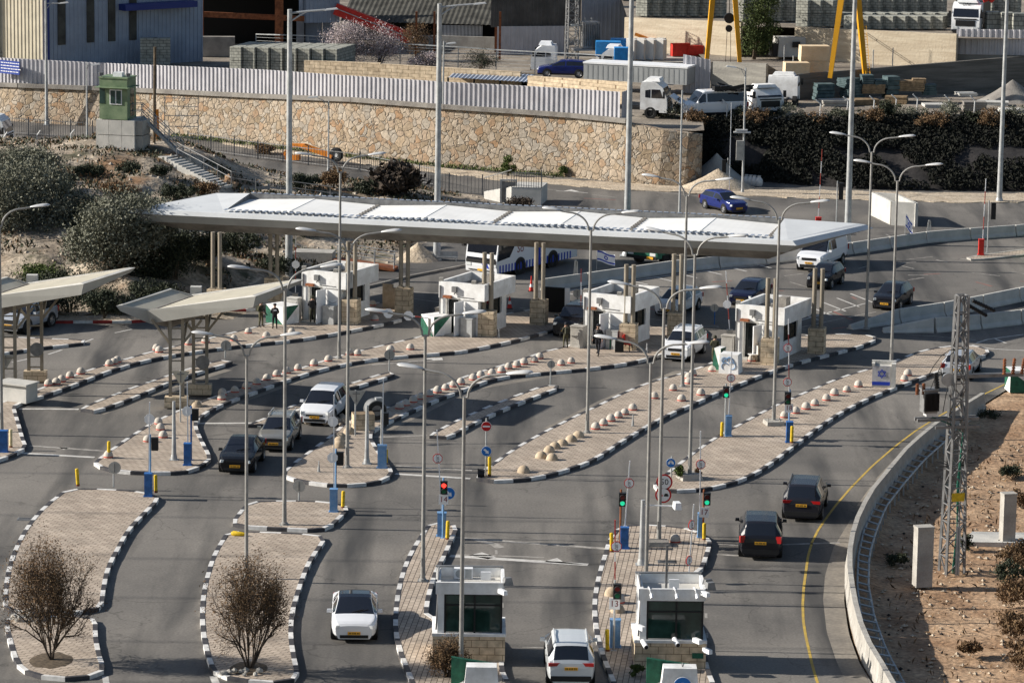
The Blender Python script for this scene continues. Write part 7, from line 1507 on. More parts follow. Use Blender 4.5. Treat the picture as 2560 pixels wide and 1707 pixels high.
for x, y in ((-1.1, -.9), (.95, -.8), (-.2, .1)): mb = MB(); mb.box((x, y, z0 + 3.3), (.3, .25, .22), .5); mb.bar((x, y, z0 + 3.05), (x, y, z0 + 3.3), .05); mb.obj('roof_floodlight', M['galv_d'], tw)
mb = MB(); mb.tube([(.5, -.1, z0 + 3.1), (.62, -.1, z0 + 4.1)], .02, 5); mb.obj('aerial', M['galv'], tw)
# metal stair and concrete steps
st = thing('metal_stair', 'grey metal stair with handrails climbing to the guard tower', 'stair', G(400, 378, 4.1))
a = G(355, 372, 4.25) + Vector((0, .3, 2.3)) - st.location; b = G(458, 392, 3.8) - st.location
mb = MB(); [mb.bar(a + Vector((0, y, 0)), b + Vector((0, y, 0)), .08, .2) for y in (-.45, .45)]; mb.obj('stringer', M['galv'], st)
for k in range(11): c = a.lerp(b, (k + .5) / 11); mb = MB(); mb.box(c, (.26, .9, .05)); mb.obj('tread', M['galv_d'], st)
mb = MB()
for y in (-.45, .45):
 for h in (.5, 1.0): mb.tube([a + Vector((-1.2, y, h)), a + Vector((0, y, h)), b + Vector((0, y, h))], .03, 6)
 for f in (0, .33, .66, 1): mb.tube([a.lerp(b, f) + Vector((0, y, 0)), a.lerp(b, f) + Vector((0, y, 1.0))], .03, 6)
mb.box(a + Vector((-.6, 0, -.05)), (1.2, 1.0, .08)); mb.obj('handrail', M['galv'], st)
mb = MB(); q0 = G(372, 366, 4.2) - st.location; 
for k in range(5):
 x = 1.1 + .62 * k
 if k in (0, 4): mb.tube([q0 + Vector((x, .9, 0)), q0 + Vector((x, .9, 3.6))], .03, 6)
for h in (.6, 1.4, 2.2, 2.9, 3.5): mb.tube([q0 + Vector((1.1, .9, h)), q0 + Vector((3.6, .9, h))], .028, 6)
mb.obj('side_railing', M['galv'], st)
cs = thing('concrete_steps', 'concrete steps descending the mound to the right of the guard tower', 'steps', G(430, 396, 3.9)); A = G(420, 393, 3.95) - cs.location; B = G(556, 466, 2.35) - cs.location
for k in range(15):
 c = A.lerp(B, k / 14); mb = MB(); mb.box(c + Vector((0, .2, -.1)), (.75, 1.5, .34), -.5); mb.obj('step', M['conc_l'], cs)
mb = MB(); 
for f in (0, .25, .5, .75, 1): c = A.lerp(B, f) + Vector((.6, .6, 0)); mb.tube([c, c + Vector((0, 0, 1.0))], .03, 6)
for h in (.55, 1.0): mb.tube([A + Vector((.6, .6, h)), B + Vector((.6, .6, h)), B + Vector((5, .2, h - .6)), B + Vector((8, -.2, h - .9))], .028, 6)
for k in range(1, 5): c = B + Vector((.6 + 1.8 * k, .5 - .17 * k, -.1 - .2 * k)); mb.tube([c - Vector((0, 0, .4)), c + Vector((0, 0, .9))], .03, 6)
mb.obj('handrail', M['galv_d'], cs)
p = G(385, 362, 4.2); mb = MB(); mb.tube([(0, 0, -.5), (.1, 0, htop(p, 118))], .11, 8); o = mb.obj('wooden_pole', M['bark']); o.location = p; tag(o, 'dark wooden utility pole just right of the guard tower', 'pole')
mb = MB(); mb.box((0, 0, 1.1), (.35, .12, 2.3), 0, 0, .7); o = mb.obj('yellow_board', M['orange']); o.location = G(393, 345, 2.5); tag(o, 'narrow orange board standing behind the guard tower railing', 'board')
rocks('boulder', (572, 472), 7, .55, 'soil', 'orange boulder at the foot of the concrete steps', 'boulder', 2.0, (.8, .4))
# ------------------------------------------------------------------ picket railings along the back road
def picket(px, h, lab, z=None, pitch=.3, m='galv_d'):
 P = resample([V2(G(a, b, 0)) for a, b in px], pitch, False); t = thing('picket_fence', lab, 'fence', P[0]); zf = lambda p: 0.0 if z is None else z
 mb = MB()
 for p in P: c = p - P[0]; mb.bar(c + Vector((0, 0, .1)), c + Vector((0, 0, h)), .035)
 for hh in (.2, h - .12):
  for a, b in zip(P[::8], P[8::8]): mb.bar(a - P[0] + Vector((0, 0, hh)), b - P[0] + Vector((0, 0, hh)), .05)
 mb.obj('railing', M[m], t)
 for p in P[::9]: mb = MB(); mb.bar(p - P[0], p - P[0] + Vector((0, 0, h + .1)), .09); mb.obj('post', M[m], t)
picket([(470, 375), (640, 398), (780, 415), (905, 430), (1010, 452), (1100, 470)], 1.5, 'dark picket fence along the back road above the mound')
picket([(1045, 478), (1120, 484), (1215, 489)], 1.5, 'second shorter dark picket fence beside the concrete ramp')
picket([(20, 336), (150, 345), (250, 350)], 1.5, 'dark mesh fence along the back road left of the guard tower', pitch=.22)
# concrete ramp structure with railing
rp_ = thing('concrete_ramp', 'pale concrete stair block with sloping wall and door recess beside the back road', 'ramp', G(1290, 512))
o_ = rp_.location
def rq(px, py): return V2(G(px, py)) - V2(o_)
mb = MB(); a, b, c = rq(1210, 497), rq(1278, 512), rq(1352, 514); hh = htop(G(1352, 514), 470)
h1 = htop(G(1278, 512), 468)
mb.add([a, b, b + Vector((0, 0, h1)), a + Vector((0, 0, .5)), a + Vector((0, .4, 0)), b + Vector((0, .4, 0)), b + Vector((0, .4, h1)), a + Vector((0, .4, .5))], [(0, 1, 2, 3), (4, 7, 6, 5), (3, 2, 6, 7)]); mb.obj('sloping_wall', M['conc_l'], rp_)
mb = MB(); mb.add([b, c, c + Vector((0, 0, hh)), b + Vector((0, 0, h1)), b + Vector((.5, 3, 0)), c + Vector((.5, 3, 0)), c + Vector((.5, 3, hh)), b + Vector((.5, 3, h1))], [(0, 1, 2, 3), (3, 2, 6, 7), (1, 5, 6, 2)]); mb.obj('front_wall', M['conc_l'], rp_)
mb = MB(); m_ = b.lerp(a, .25); mb.box(m_ + Vector((.3, -.05, .85)), (1.0, .08, 1.6), 0, 0); mb.obj('door', M['galv_d'], rp_); mb = MB(); mb.box(m_ + Vector((-.27, -.1, .85)), (.14, .16, 1.7)); mb.box(m_ + Vector((.87, -.1, .85)), (.14, .16, 1.7)); mb.box(m_ + Vector((.3, -.1, 1.76)), (1.28, .16, .12)); mb.obj('door_frame', M['conc_l'], rp_)
mb = MB()
for f in range(13): q = b.lerp(c, f / 12) + Vector((0, 0, hh)); mb.bar(q, q + Vector((0, 0, 1.1)), .04)
mb.bar(b + Vector((0, 0, hh + 1.1)), c + Vector((0, 0, hh + 1.1)), .06); mb.bar(a + Vector((0, 0, 1.6)), b + Vector((0, 0, hh + 1.3)), .06); [mb.bar(a.lerp(b, f) + Vector((0, .2, .5 + (h1 - .5) * f)), a.lerp(b, f) + Vector((0, .2, 1.6 + (hh - .3) * f)), .04) for f in (0, .17, .33, .5, .67, .83)]
for f in range(10): q = (c + Vector((.05, .3 * f, hh))); mb.bar(q, q + Vector((0, 0, 1.1)), .04)
mb.obj('railing', M['galv_d'], rp_)
# yellow trailer chassis with spare wheel
ax = thing('trailer_chassis', 'orange-yellow trailer frame with one big wheel beside the back road', 'trailer', G(800, 408), -.35)
mb = MB(); mb.bar((-3.2, 0, .5), (-2.4, 0, 1.35), .25); mb.bar((-2.5, 0, 1.3), (-1.3, 0, 1.35), .3); mb.bar((-1.4, -.3, 1.3), (1.2, -.3, .6), .22, .3); mb.bar((-1.4, .3, 1.3), (1.2, .3, .6), .22, .3); mb.bar((-3.0, 0, .3), (-1.8, 0, .35), .5, .4); mb.obj('frame', M['orange'], ax); 
mb = MB(); mb.lathe([(.2, -.16), (.5, -.16), (.58, -.08), (.58, .08), (.5, .16), (.2, .16)], (1.5, -.2, .8), 24, 0, 'Y'); mb.obj('wheel', M['tyre'], ax, True); mb = MB(); mb.lathe([(.3, -.165), (.24, -.12), (.001, -.12)], (1.5, -.2, .8), 20, 0, 'Y'); mb.obj('rim', M['lamph'], ax, True)
# ------------------------------------------------------------------ industrial buildings
bd = thing('factory_building', 'large corrugated factory hall with dark window slits and blue beam at top left', 'building', G(118, 176, ZT))
o_ = bd.location
def bq(x, y, z): return Vector((x, y, z))
dR = Vector((.79, .613, 0)); dL = Vector((-.86, .51, 0))
def sheet(par, a, d, l, z0, z1, m, pitch=.4, dep=.06, nm='wall_sheet'):
 A, B = a, a + d * l; k = corr([(A, z0, z1), (B, z0, z1)], pitch, dep); return k.obj(nm, M[m], par)
sheet(bd, Vector((0, 0, 0)) + dL * 12, -dL, 12, -.3, 11, 'corr_c'); sheet(bd, Vector((0, 0, 0)), dR, 16.2, -.3, 11, 'corr_b', .42, .05)
mb = MB(); mb.bar((0, -.05, 0), (0, -.05, 10.5), .45); mb.obj('corner_trim', M['bluep'], bd)
for px0, px1, yb in ((144, 162, 113), (216, 234, 107), (270, 287, 104), (323, 340, 101)):
 def onwall(px, py):
  r = ray(px, py); nW = Vector((dR.y, -dR.x, 0)); k = (o_ - CAM).dot(nW) / r.dot(nW); return CAM + r * k - o_
 a = onwall(px0, yb); b = onwall(px1, yb); mb = MB(); nW = Vector((dR.y, -dR.x, 0)); c = (a + b) / 2; mb.box(Vector((c.x, c.y, (a.z + 9) / 2)) + nW * .08, ((b - a).length, .12, 9 - a.z), math.atan2(dR.y, dR.x)); mb.obj('window_slit', M['rust'], bd); bd.children[-1].data.materials[0] = M['roofd']
a = onwall(296, 18); b = onwall(476, 8); mb = MB(); nW = Vector((dR.y, -dR.x, 0)); mb.bar(a + nW * .6, b + nW * .6, 1.2, .55); mb.obj('canopy_beam', M['bluep'], bd)
mb = MB(); c = -dL * -4.5; mb.box(dL * 6 + Vector((-.25, -.3, 4)), (1.5, .05, 9), math.atan2(dL.y, dL.x), 0); mb.obj('skylight_strip', M['wood'], bd)
sh = thing('open_shed', 'dark open-sided shed with rusty beams beside the factory hall', 'shed', G(470, 140, ZT)); o_ = sh.location
a = G(470, 132, ZT) - o_; b = G(760, 128, ZT) - o_; dS = V2(b - a).normalized()
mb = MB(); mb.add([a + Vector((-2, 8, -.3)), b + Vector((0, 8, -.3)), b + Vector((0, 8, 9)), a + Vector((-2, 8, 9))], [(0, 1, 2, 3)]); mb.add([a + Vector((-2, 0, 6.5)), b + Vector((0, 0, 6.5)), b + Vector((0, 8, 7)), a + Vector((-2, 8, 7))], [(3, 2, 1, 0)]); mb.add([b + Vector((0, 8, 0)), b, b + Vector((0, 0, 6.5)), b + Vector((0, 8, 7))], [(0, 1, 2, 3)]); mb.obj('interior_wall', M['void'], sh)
mb = MB(); mb.bar(a + Vector((0, 0, 3.6)), b + Vector((0, 0, 3.0)), .3, .5); mb.obj('beam', M['rust'], sh)
for px in (505, 691, 697, 704): q = G(px, 134, ZT) - o_; mb = MB(); mb.bar(q, q + Vector((0, 0, 6.5)), .28); mb.obj('post', M['rust'], sh)
sheet(sh, G(748, 126, ZT) - o_ + Vector((0, -.6, 0)), dS, 3.9, 2.6, 9, 'corr_b', .4, .05); mb = MB(); c = G(785, 120, ZT) - o_; mb.box(c + Vector((-.4, -.8, 1.4)), (2.4, .1, 2.8), .1); mb.box(c + Vector((1.4, -.9, 1.2)), (1.1, .1, 2.6), -.1); mb.obj('leaning_sheet', M['corr_b'], sh)
mb = MB(); mb.box(G(540, 138, ZT) - o_ + Vector((0, -1, .9)), (3.6, 1, 1.8), .1); mb.obj('low_wall', M['conc_d'], sh)
ls = thing('long_shed', 'long beige shed with a dark sloping roof above blossoming trees', 'shed', G(1030, 118, ZT)); o_ = ls.location
a = G(850, 112, ZT) - o_; b = G(1226, 122, ZT) - o_; dS = V2(b - a).normalized(); pS = Vector((-dS.y, dS.x, 0)); LL = (b - a).length
zr = htop(G(1216, 120, ZT), 62); 
mb = MB(); k_ = 60; vs = []
for i in range(k_ + 1):
 f = i / k_; w_ = .06 * (i % 2); p0 = a + dS * (LL * f); vs += [p0 + Vector((0, 0, zr + w_)), p0 + pS * 9 + Vector((0, 0, zr + 2.4 + w_))]
mb.add(vs, [(2 * i, 2 * i + 2, 2 * i + 3, 2 * i + 1) for i in range(k_)]); mb.obj('roof', M['roofd'], ls)
sheet(ls, a + pS * 9.3, dS, LL + 6, zr + 2.0, zr + 8, 'corr_c', .42, .06)
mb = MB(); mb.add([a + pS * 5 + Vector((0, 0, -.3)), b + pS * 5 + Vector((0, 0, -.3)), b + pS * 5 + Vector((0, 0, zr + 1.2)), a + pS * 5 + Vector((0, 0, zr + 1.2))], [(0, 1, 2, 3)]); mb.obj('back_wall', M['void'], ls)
mb = MB(); 
for i in range(30): q = G(1108 + 3.4 * i, 98, ZT) - o_; mb.bar(Vector((q.x, a.y + .3 + (b.y - a.y) * .8, 1.0)), Vector((q.x, a.y + .3 + (b.y - a.y) * .8, zr - .1)), .06)
mb.obj('bar_grille', M['white'], ls); mb = MB(); c = b - dS * 4; mb.box(c + Vector((0, .0, .4)), (9, .3, 1.4), math.atan2(dS.y, dS.x)); mb.obj('low_wall', M['conc'], ls)
for px in (1040, 1085, 1249): q = G(px, 150, ZT) - o_; mb = MB(); mb.bar(q, q + Vector((0, 0, 4.4)), .2); mb.obj('post', M['rust'], ls)
cv = thing('conveyor', 'red enclosed conveyor slanting down behind the blossoming trees', 'conveyor', G(930, 128, ZT)); a = AtY(838, 22, cv.location.y) - cv.location; b = AtY(1025, 96, cv.location.y) - cv.location; mb = MB(); mb.bar(a, b, 1.0, 1.05); mb.obj('chute', M['red'], cv); mb = MB(); mb.bar(a + Vector((0, -.6, .1)), b + Vector((0, -.6, .1)), .08); [mb.bar(a.lerp(b, f) - Vector((0, 0, .4)), Vector((a.lerp(b, f).x, 0, 0)), .14) for f in (.3, .7)]; mb.obj('frame', M['galv'], cv)
db = thing('dark_workshop', 'dark corrugated workshop with white lower wall and orange sliding door', 'building', G(1290, 138, ZT)); o_ = db.location
a = G(1226, 136, ZT) - o_; b = G(1425, 134, ZT) - o_; dS = V2(b - a).normalized(); LL = (b - a).length
sheet(db, a, dS, LL + 1, 2.5, 11, 'corr_d', .42, .06); sheet(db, a + Vector((.6, -.1, 0)), dS, LL - .8, -.3, 2.6, 'corr_w', .42, .05)
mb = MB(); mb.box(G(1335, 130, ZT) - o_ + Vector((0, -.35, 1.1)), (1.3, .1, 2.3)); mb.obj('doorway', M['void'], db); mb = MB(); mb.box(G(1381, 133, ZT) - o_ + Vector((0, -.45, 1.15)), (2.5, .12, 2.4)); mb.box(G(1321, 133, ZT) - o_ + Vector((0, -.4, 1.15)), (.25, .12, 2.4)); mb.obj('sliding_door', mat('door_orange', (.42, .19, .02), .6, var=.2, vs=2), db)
mb = MB(); c = G(1240, 132, ZT) - o_; mb.bar(c, c + Vector((0, 0, 9)), .3); mb.obj('post', M['rust'], db)
sb = thing('shaded_workshop', 'shaded blue-grey sheet metal workshop behind the small lattice pylon', 'building', G(1500, 120, ZT)); o_ = sb.location
a = G(1452, 118, ZT) - o_; b = G(1582, 116, ZT) - o_; dS = V2(b - a).normalized(); sheet(sb, a, dS, (b - a).length, -.3, 8, 'corr_b', .42, .05); mb = MB(); mb.add([b + Vector((0, .1, -.3)), b + Vector((.4, 8, -.3)), b + Vector((.4, 8, 7.5)), b + Vector((0, .1, 7.5))], [(0, 1, 2, 3)]); mb.box((a + b) / 2 + Vector((.5, -.4, 6.5)), (6, 2.5, .2), .05); mb.obj('side_wall', M['corr_d'], sb); mb = MB(); [mb.box(G(x, 112, ZT) - o_ + Vector((0, -1.2, hh_)), (w_, .15, hh_ * 2)) for x, w_, hh_ in ((1530, 1.4, 1.7), (1550, 2.6, 1.1), (1505, 1.6, .8))]; mb.obj('door', M['conc_d'], sb)
pw = pylon(G(1428, 178, ZT), htop(G(1428, 178, ZT), -60), 1.0, .8, 'lattice pylon with a transformer box among the sheds at the top', 12)
q = pw.location; mb = MB(); z = htop(q, 112); mb.box((1.6, -.2, z + .9), (1.5, 1.2, 2.3)); [mb.box((1.0 + .17 * k, -.85, z + .9), (.04, .2, 2.0)) for k in range(9)]; mb.box((1.2, -.2, z - .4), (2.4, 1.2, .2)); mb.obj('transformer', M['galv_d'], pw); mb = MB(); z2 = htop(q, 64); mb.box((1.2, 0, z2), (2.6, .2, .2)); [insul(mb, Vector((.6 + .6 * k, 0, z2 + .1)), Vector((0, 0, .6)), 4) for k in range(3)]; mb.obj('crossarm', M['galv'], pw)
# ------------------------------------------------------------------ concrete block pallets
pal0 = None
def pallet(px, py, z, w=1.15, h=1.2, d=1.1, rz=0.0, lab='', g='pallets of grey concrete blocks', m='blockg'):
 global pal0
 if pal0 is None: mb = MB(); mb.box((0, 0, .5), (1, 1, 1)); pal0 = mb.obj('block_pallet', M['blockg']); o = pal0
 else: o = pal0.copy(); COL.objects.link(o)
 if m != 'blockg': o.data = pal0.data.copy(); o.data.materials[0] = M[m]
 o.location = G(px, py, z) if isinstance(px, (int, float)) else px; o.scale = (w, d, h); o.rotation_euler = (0, 0, rz); tag(o, lab, 'pallet', g); return o
base = G(590, 188, ZT); dP = Vector((math.cos(-.06), math.sin(-.06), 0))
for r in range(4):
 for c in range(8):
  for l in range(2): pallet(base + dP * (1.2 * c + .15) + Vector((.35 * r, 1.25 * r, 1.22 * l + .1)), 0, 0, 1.05, 1.18, 1.05, -.35, 'grey pallet of concrete blocks in the big stack behind the corrugated fence', 'pallets in the stack behind the fence')
for i, (x, y, l) in enumerate([(372, 168, 0), (405, 168, 0), (372, 168, 1), (405, 168, 1)]): q = G(x, y, ZT); q.z += 1.3 * l; pallet(q, 0, 0, 1.5, 1.28, 1.2, .1, '%s %s pallet of dark blocks before the shaded factory wall' % (['lower', 'upper'][l], ['left', 'right'][i % 2]), 'pallets before the factory wall')
for i, x in enumerate((5, 40, 72, 95)): pallet(x, 165, ZT, 1.0, 1.4, 1.1, .3, '%s pallet of blocks from the left edge before the lit factory wall' % ORD[i], 'pallets at the left edge')
LB = 'grey pallet of concrete blocks in the rows on the upper yard at the right'
for r, (y, x0_, x1_, lv) in enumerate([(52, 1850, 2570, 2), (66, 2010, 2110, 2), (40, 1610, 1850, 2), (72, 2130, 2380, 1), (64, 2110, 2400, 1)]):
 k = int((x1_ - x0_) / 31)
 for i in range(k):
  if r == 0 and 2370 < x0_ + 31 * i < 2470: continue
  for l in range(lv):
   q = G(x0_ + 31 * i, y, Z3); q.z += 1.18 * l; pallet(q, 0, 0, 1.12, 1.14, 1.1, -.5 + random.uniform(-.03, .03), LB, 'pallets on the upper yard')
for i, (x, y) in enumerate([(2545, 88), (2515, 86), (2480, 84)]): pallet(x, y, Z3 - .1, 1.2, 1.9, 1.2, .1, 'tall pallet of blocks at the right edge, %s behind the white truck' % ORD[i], None)
for i, (x, y, w_, h_) in enumerate([(1520, 118, 2.2, 1.3), (1560, 112, 2.4, 1.3), (1555, 140, 1.4, 1.5)]): pallet(x, y + 22, ZT + 1.6, w_, h_, 1.2, 0, ['left bright blue wrapped pallet beside the white block stack', 'upper bright blue wrapped pallet behind the white block stack', 'lower bright blue wrapped pallet against the white block stack'][i], None, m='blue_l')
for x in list(bpy.data.objects):
 if x.name.startswith('block_pallet') and 'bright blue' in x.get('label', ''): x.data.materials[0] = bpy.data.materials.get('wrap_blue') or mat('wrap_blue', (.03, .25, .6), .5, var=.2, vs=3)
wbm = mat('white_blocks', (.55, .52, .48), .85, col2=(.66, .63, .58), vs=2); M['wb'] = wbm
for r in range(2):
 for c in range(4): q = G(1580 + 24 * c, 149, ZT + 1.6); q.z += 0; q.y += 1.2 * r; pallet(q, 0, 0, .74, 1.75, .8, -.45, '%s white block pallet from the left in the %s row by the blue pallets' % (ORD[c], ['front', 'back'][r]), 'white block pallets', m='wb')
mb = MB(); [mb.box((random.uniform(-1.5, 1.5), random.uniform(-.3, .3), random.uniform(.3, 1.2)), (1.4, .4, .25), random.uniform(-.5, .5), 0, 1, 0, random.uniform(-.6, .6)) for k in range(7)]; mb.box((1.2, 0, .8), (1.6, .8, .8), .2); o = mb.obj('digger_parts', M['orange']); o.location = G(1632, 126, ZT + 1.7); tag(o, 'orange digger parts piled behind the white block stack', 'machine')
mb = MB(); mb.box((0, 0, .55), (1.6, .9, 1.1), .2); mb.box((1.3, .2, .5), (1.5, .9, .9), .3); mb.box((0, -.5, 1.12), (1.7, .1, .1), .2); o = mb.obj('red_container', M['red']); o.location = G(1700, 140, ZT + 1.6); tag(o, 'open red metal container at the foot of the lit concrete wall', 'container')
wall3(1490, 1720, 196, 200, 153, 156, ZT, 'concrete_platform', 'low concrete platform carrying the blue and white pallets behind the trailer', M['conc'], 10)
# cut stone blocks
for x, y, w_, h_, lab in [(2034, 152, 2.5, 1.25, 'upper cut cream stone block stacked beside the crane leg'), (2034, 184, 2.4, 1.1, 'lower cut cream stone block under another beside the crane leg'), (1990, 190, 2.1, 1.15, 'cut cream stone block with dark scrawl on the wall corner')]:
 mb = MB(); mb.box((0, 0, h_ / 2), (w_, 1.4, h_), .1, 0, .97); o = mb.obj('stone_block', mat('cut_stone', (.58, .44, .28), .9, col2=(.66, .53, .36), vs=1.5, bump=.3) if 'cut_stone' not in bpy.data.materials else bpy.data.materials['cut_stone']); q = G(x, y if y > 153 else 184, Z2 - .2); q.z += 1.12 if y < 153 else 0; o.location = q; tag(o, lab, 'stone block')
# ------------------------------------------------------------------ gantry crane
cr = thing('gantry_crane', 'tall yellow gantry crane straddling the upper yard, only its legs in view', 'crane', G(1900, 150, Z2 - .2))
def leg(bot, top, w0, w1):
 p = G(*bot, Z2 - .2); q = AtY(*top, p.y + .5); d = (q - p); q = p + d * 1.6; mb = MB(); mb.tube([p - cr.location, q - cr.location], w0 * .7, 4, 0, w1 * .7); mb.obj('leg', M['craney'], cr)
leg((1767, 150), (1781, 0), .34, .5); leg((1850, 165), (1838, 0), .34, .5); leg((2075, 196), (2103, 0), .36, .55); leg((2163, 190), (2145, 0), .36, .55)
mb = MB(); c = AtY(1823, 46, cr.location.y - 4) - cr.location; mb.lathe([(.001, -.2), (.45, -.2), (.45, .2), (.001, .2)], c, 16, 0, 'Y'); mb.lathe([(.001, -.15), (.3, -.15), (.3, .15), (.001, .15)], c - Vector((0, 0, .9)), 14, 0, 'Y'); mb.bar(c, c + Vector((0, 0, 6)), .06); [mb.bar(c + Vector((s, 0, -1)), c + Vector((s * 1.5, 0, -4)), .04) for s in (-.15, .15)]; mb.obj('hook_block', M['black'], cr)
mb = MB(); a = AtY(2160, 60, cr.location.y + 1) - cr.location; b = G(2170, 188, Z2) - cr.location
for k in range(20): c = a.lerp(b, k / 19); mb.box(c, (.35, .05, .04))
for s in (-.18, .18): mb.bar(a + Vector((s, 0, 0)), b + Vector((s, 0, 0)), .04)
mb.obj('ladder', M['craney'], cr)
# ------------------------------------------------------------------ vehicles in the yard
tr = thing('box_trailer', 'long grey curtain-sided trailer parked behind the white truck cab', 'trailer', G(1590, 250, ZT)); o_ = tr.location
a = G(1716, 240, ZT) - o_; b = G(1458, 226, ZT) - o_; dS = V2(b - a).normalized(); pS = Vector((dS.y, -dS.x, 0)) * 1; Lx = (b - a).length
pS = Vector((-dS.y, dS.x, 0)); pS = pS if pS.y > 0 else -pS; hb = htop(G(1716, 240, ZT), 172); c = a + dS * Lx / 2 + pS * 1.25
mb = MB(); mb.box(c + Vector((0, 0, .9 + (hb - .9) / 2)), (Lx, 2.5, hb - .9), math.atan2(dS.y, dS.x)); mb.obj('curtain_box', M['tarp'], tr); mb = MB(); mb.box(c + Vector((0, 0, hb + .06)), (Lx + .1, 2.6, .14), math.atan2(dS.y, dS.x)); mb.obj('roof', M['white'], tr)
mb = MB(); [mb.bar(c + dS * (k * .45 - Lx / 2 + .3) - pS * 1.28 + Vector((0, 0, 1.0)), c + dS * (k * .45 - Lx / 2 + .3) - pS * 1.28 + Vector((0, 0, hb - .1)), .02) for k in range(int(Lx / .45))]; mb.obj('curtain_straps', M['galv'], tr)
truck((1672, 296), -12, 'white truck cab with its front panel swung open on the terrace edge', 'white_w', 7.0, None, ZT - .1, 3.0, hood=True, box=True)
truck((1925, 299), -65, 'wrecked white truck cab with green tarp front between van and lumber', 'white_w', 4.0, None, ZT - .3, 2.5, box=True)
truck((1962, 262), 80, 'white truck cab seen from behind near the dark concrete wall', 'white_w', 3.6, None, ZT - .2, 2.6, box=True)
truck((2412, 95), -105, 'white lorry with red loading crane among the block stacks at the upper right', 'white', 7, ('black', 2.0), Z3 - .4, 3.0, box=True)
mb = MB(); text(mb, 'DAF', .4, (1.62, 0, 2.86), PI / 2, .35, 0); mb.obj('lettering', M['ink'], bpy.data.objects['truck.005'])
mb = MB(); [mb.box(AtY(1790 + 13 * k, 168 + random.uniform(-4, 6), f1[0].y - .06), (random.uniform(.06, .4), .03, random.uniform(.08, .5)), 0, 0, 1, 0, random.uniform(-.8, .8)) for k in range(9)]; o = mb.obj('graffiti', M['signwhite'], bpy.data.objects['concrete_wall']); o.matrix_parent_inverse = Matrix.Translation(-bpy.data.objects['concrete_wall'].location)
mb = MB(); a = G(2470, 84, Z3); a.z += 2.8; mb.bar(a, a + Vector((.8, 0, .9)), .5, .5); mb.bar(a + Vector((.8, 0, .9)), a + Vector((1.7, .2, .4)), .4); mb.bar(a + Vector((-.6, 0, .2)), a + Vector((.5, 0, .7)), .5, .7); o = mb.obj('loading_crane', M['red'], None, loc=a); o.parent = bpy.data.objects['truck.005'] if 'truck.005' in bpy.data.objects else None
if o.parent: o.parent_type = 'OBJECT'; bpy.context.view_layer.update(); o.matrix_parent_inverse = o.parent.matrix_world.inverted()
car((1698, 298), -160, 5.6, 2.0, 2.3, 'van', 'c_white', 'wrecked white minibus with scrap on its roof on the terrace edge', doors=((.20, .34), (.36, .62)), wb=(.16, .76), cat='van', name='van', zz=ZT - .1)
mb = MB(); [mb.bar((random.uniform(-1.8, 1.8), random.uniform(-.6, .6), 0), (random.uniform(-1.8, 1.8), random.uniform(-.6, .6), random.uniform(0, .5)), .14) for k in range(22)]; [mb.box((random.uniform(-1.5, 1.5), random.uniform(-.5, .5), .2), (.5, .4, .35), random.random()) for k in range(4)]; o = mb.obj('roof_scrap', M['black']); o.location = G(1840, 232, ZT) ; o.location.z = ZT + 2.25; o.location.y = G(1760, 300, ZT).y + 1.4; o.location.x = G(1825, 290, ZT).x; tag(o, 'dark scrap metal heaped on the roof of the wrecked minibus', 'scrap')
car((1345, 190), 175, 4.6, 1.8, 1.5, 'hatch', 'c_blue', 'blue car parked behind the tan block wall right of the dark lean-to roof', zz=ZT + .3)
truck((1500, 200), 170, 'white tractor cab with a roof fairing left of the grey trailer', 'white', 4.5, None, ZT - .2, 2.9, box=True)
truck((1330, 186), 175, 'white tractor cab with a roof fairing behind the wire fence', 'white', 4.5, None, ZT - .2, 2.7, box=True)
mb = MB(); mb.box((0, 0, 1.05), (2.6, 1.8, 1.7), .25, 0, .93); mb.box((-1.1, -.4, .8), (1.1, 1.3, 1.1), .25, 1); mb.box((.55, -.95, 1.3), (.7, .06, .5), .25, 1); o = mb.obj('wrecked_cab', [M['conc_l'], M['black']]); o.location = G(1972, 146, Z2 - .2); tag(o, 'stripped white vehicle cab lying behind the dark pine', 'wreck')
# tan block walls and lean-to behind the fence
a = wall3(760, 950, 196, 206, 152, 158, ZT, 'block_wall', 'shaded tan block wall behind the fence left of centre', M['block']); a = wall3(950, 1300, 206, 226, 160, 180, ZT, 'block_wall', 'long lit tan block wall behind the corrugated fence', M['block']); a = wall3(1318, 1568, 236, 262, 190, 206, ZT, 'block_wall', 'lit tan block wall just behind the right part of the corrugated fence', M['block'])
le = thing('lean_to', 'dark corrugated lean-to roof behind the corrugated fence', 'shed', G(1220, 226, ZT)); o_ = le.location; a, b = G(1120, 222, ZT) - o_, G(1318, 234, ZT) - o_; hz = htop(G(1220, 226, ZT), 198); mb = MB(); vs = []; 
for i in range(41): p0 = a.lerp(b, i / 40); w_ = .07 * (i % 2); vs += [p0 + Vector((0, -.2, hz + w_)), p0 + Vector((.6, 3.2, hz + .25 + w_))]
mb.add(vs, [(2 * i, 2 * i + 2, 2 * i + 3, 2 * i + 1) for i in range(40)]); mb.obj('roof', M['corr_b'], le); mb = MB(); [mb.bar(p0, p0 + Vector((0, 0, hz)), .15) for p0 in (a, a.lerp(b, .33), a.lerp(b, .66), b)]; mb.add([a + Vector((0, 2.5, 0)), b + Vector((0, 2.5, 0)), b + Vector((0, 2.5, hz)), a + Vector((0, 2.5, hz))], [(0, 1, 2, 3)]); mb.obj('frame', M['void'], le)
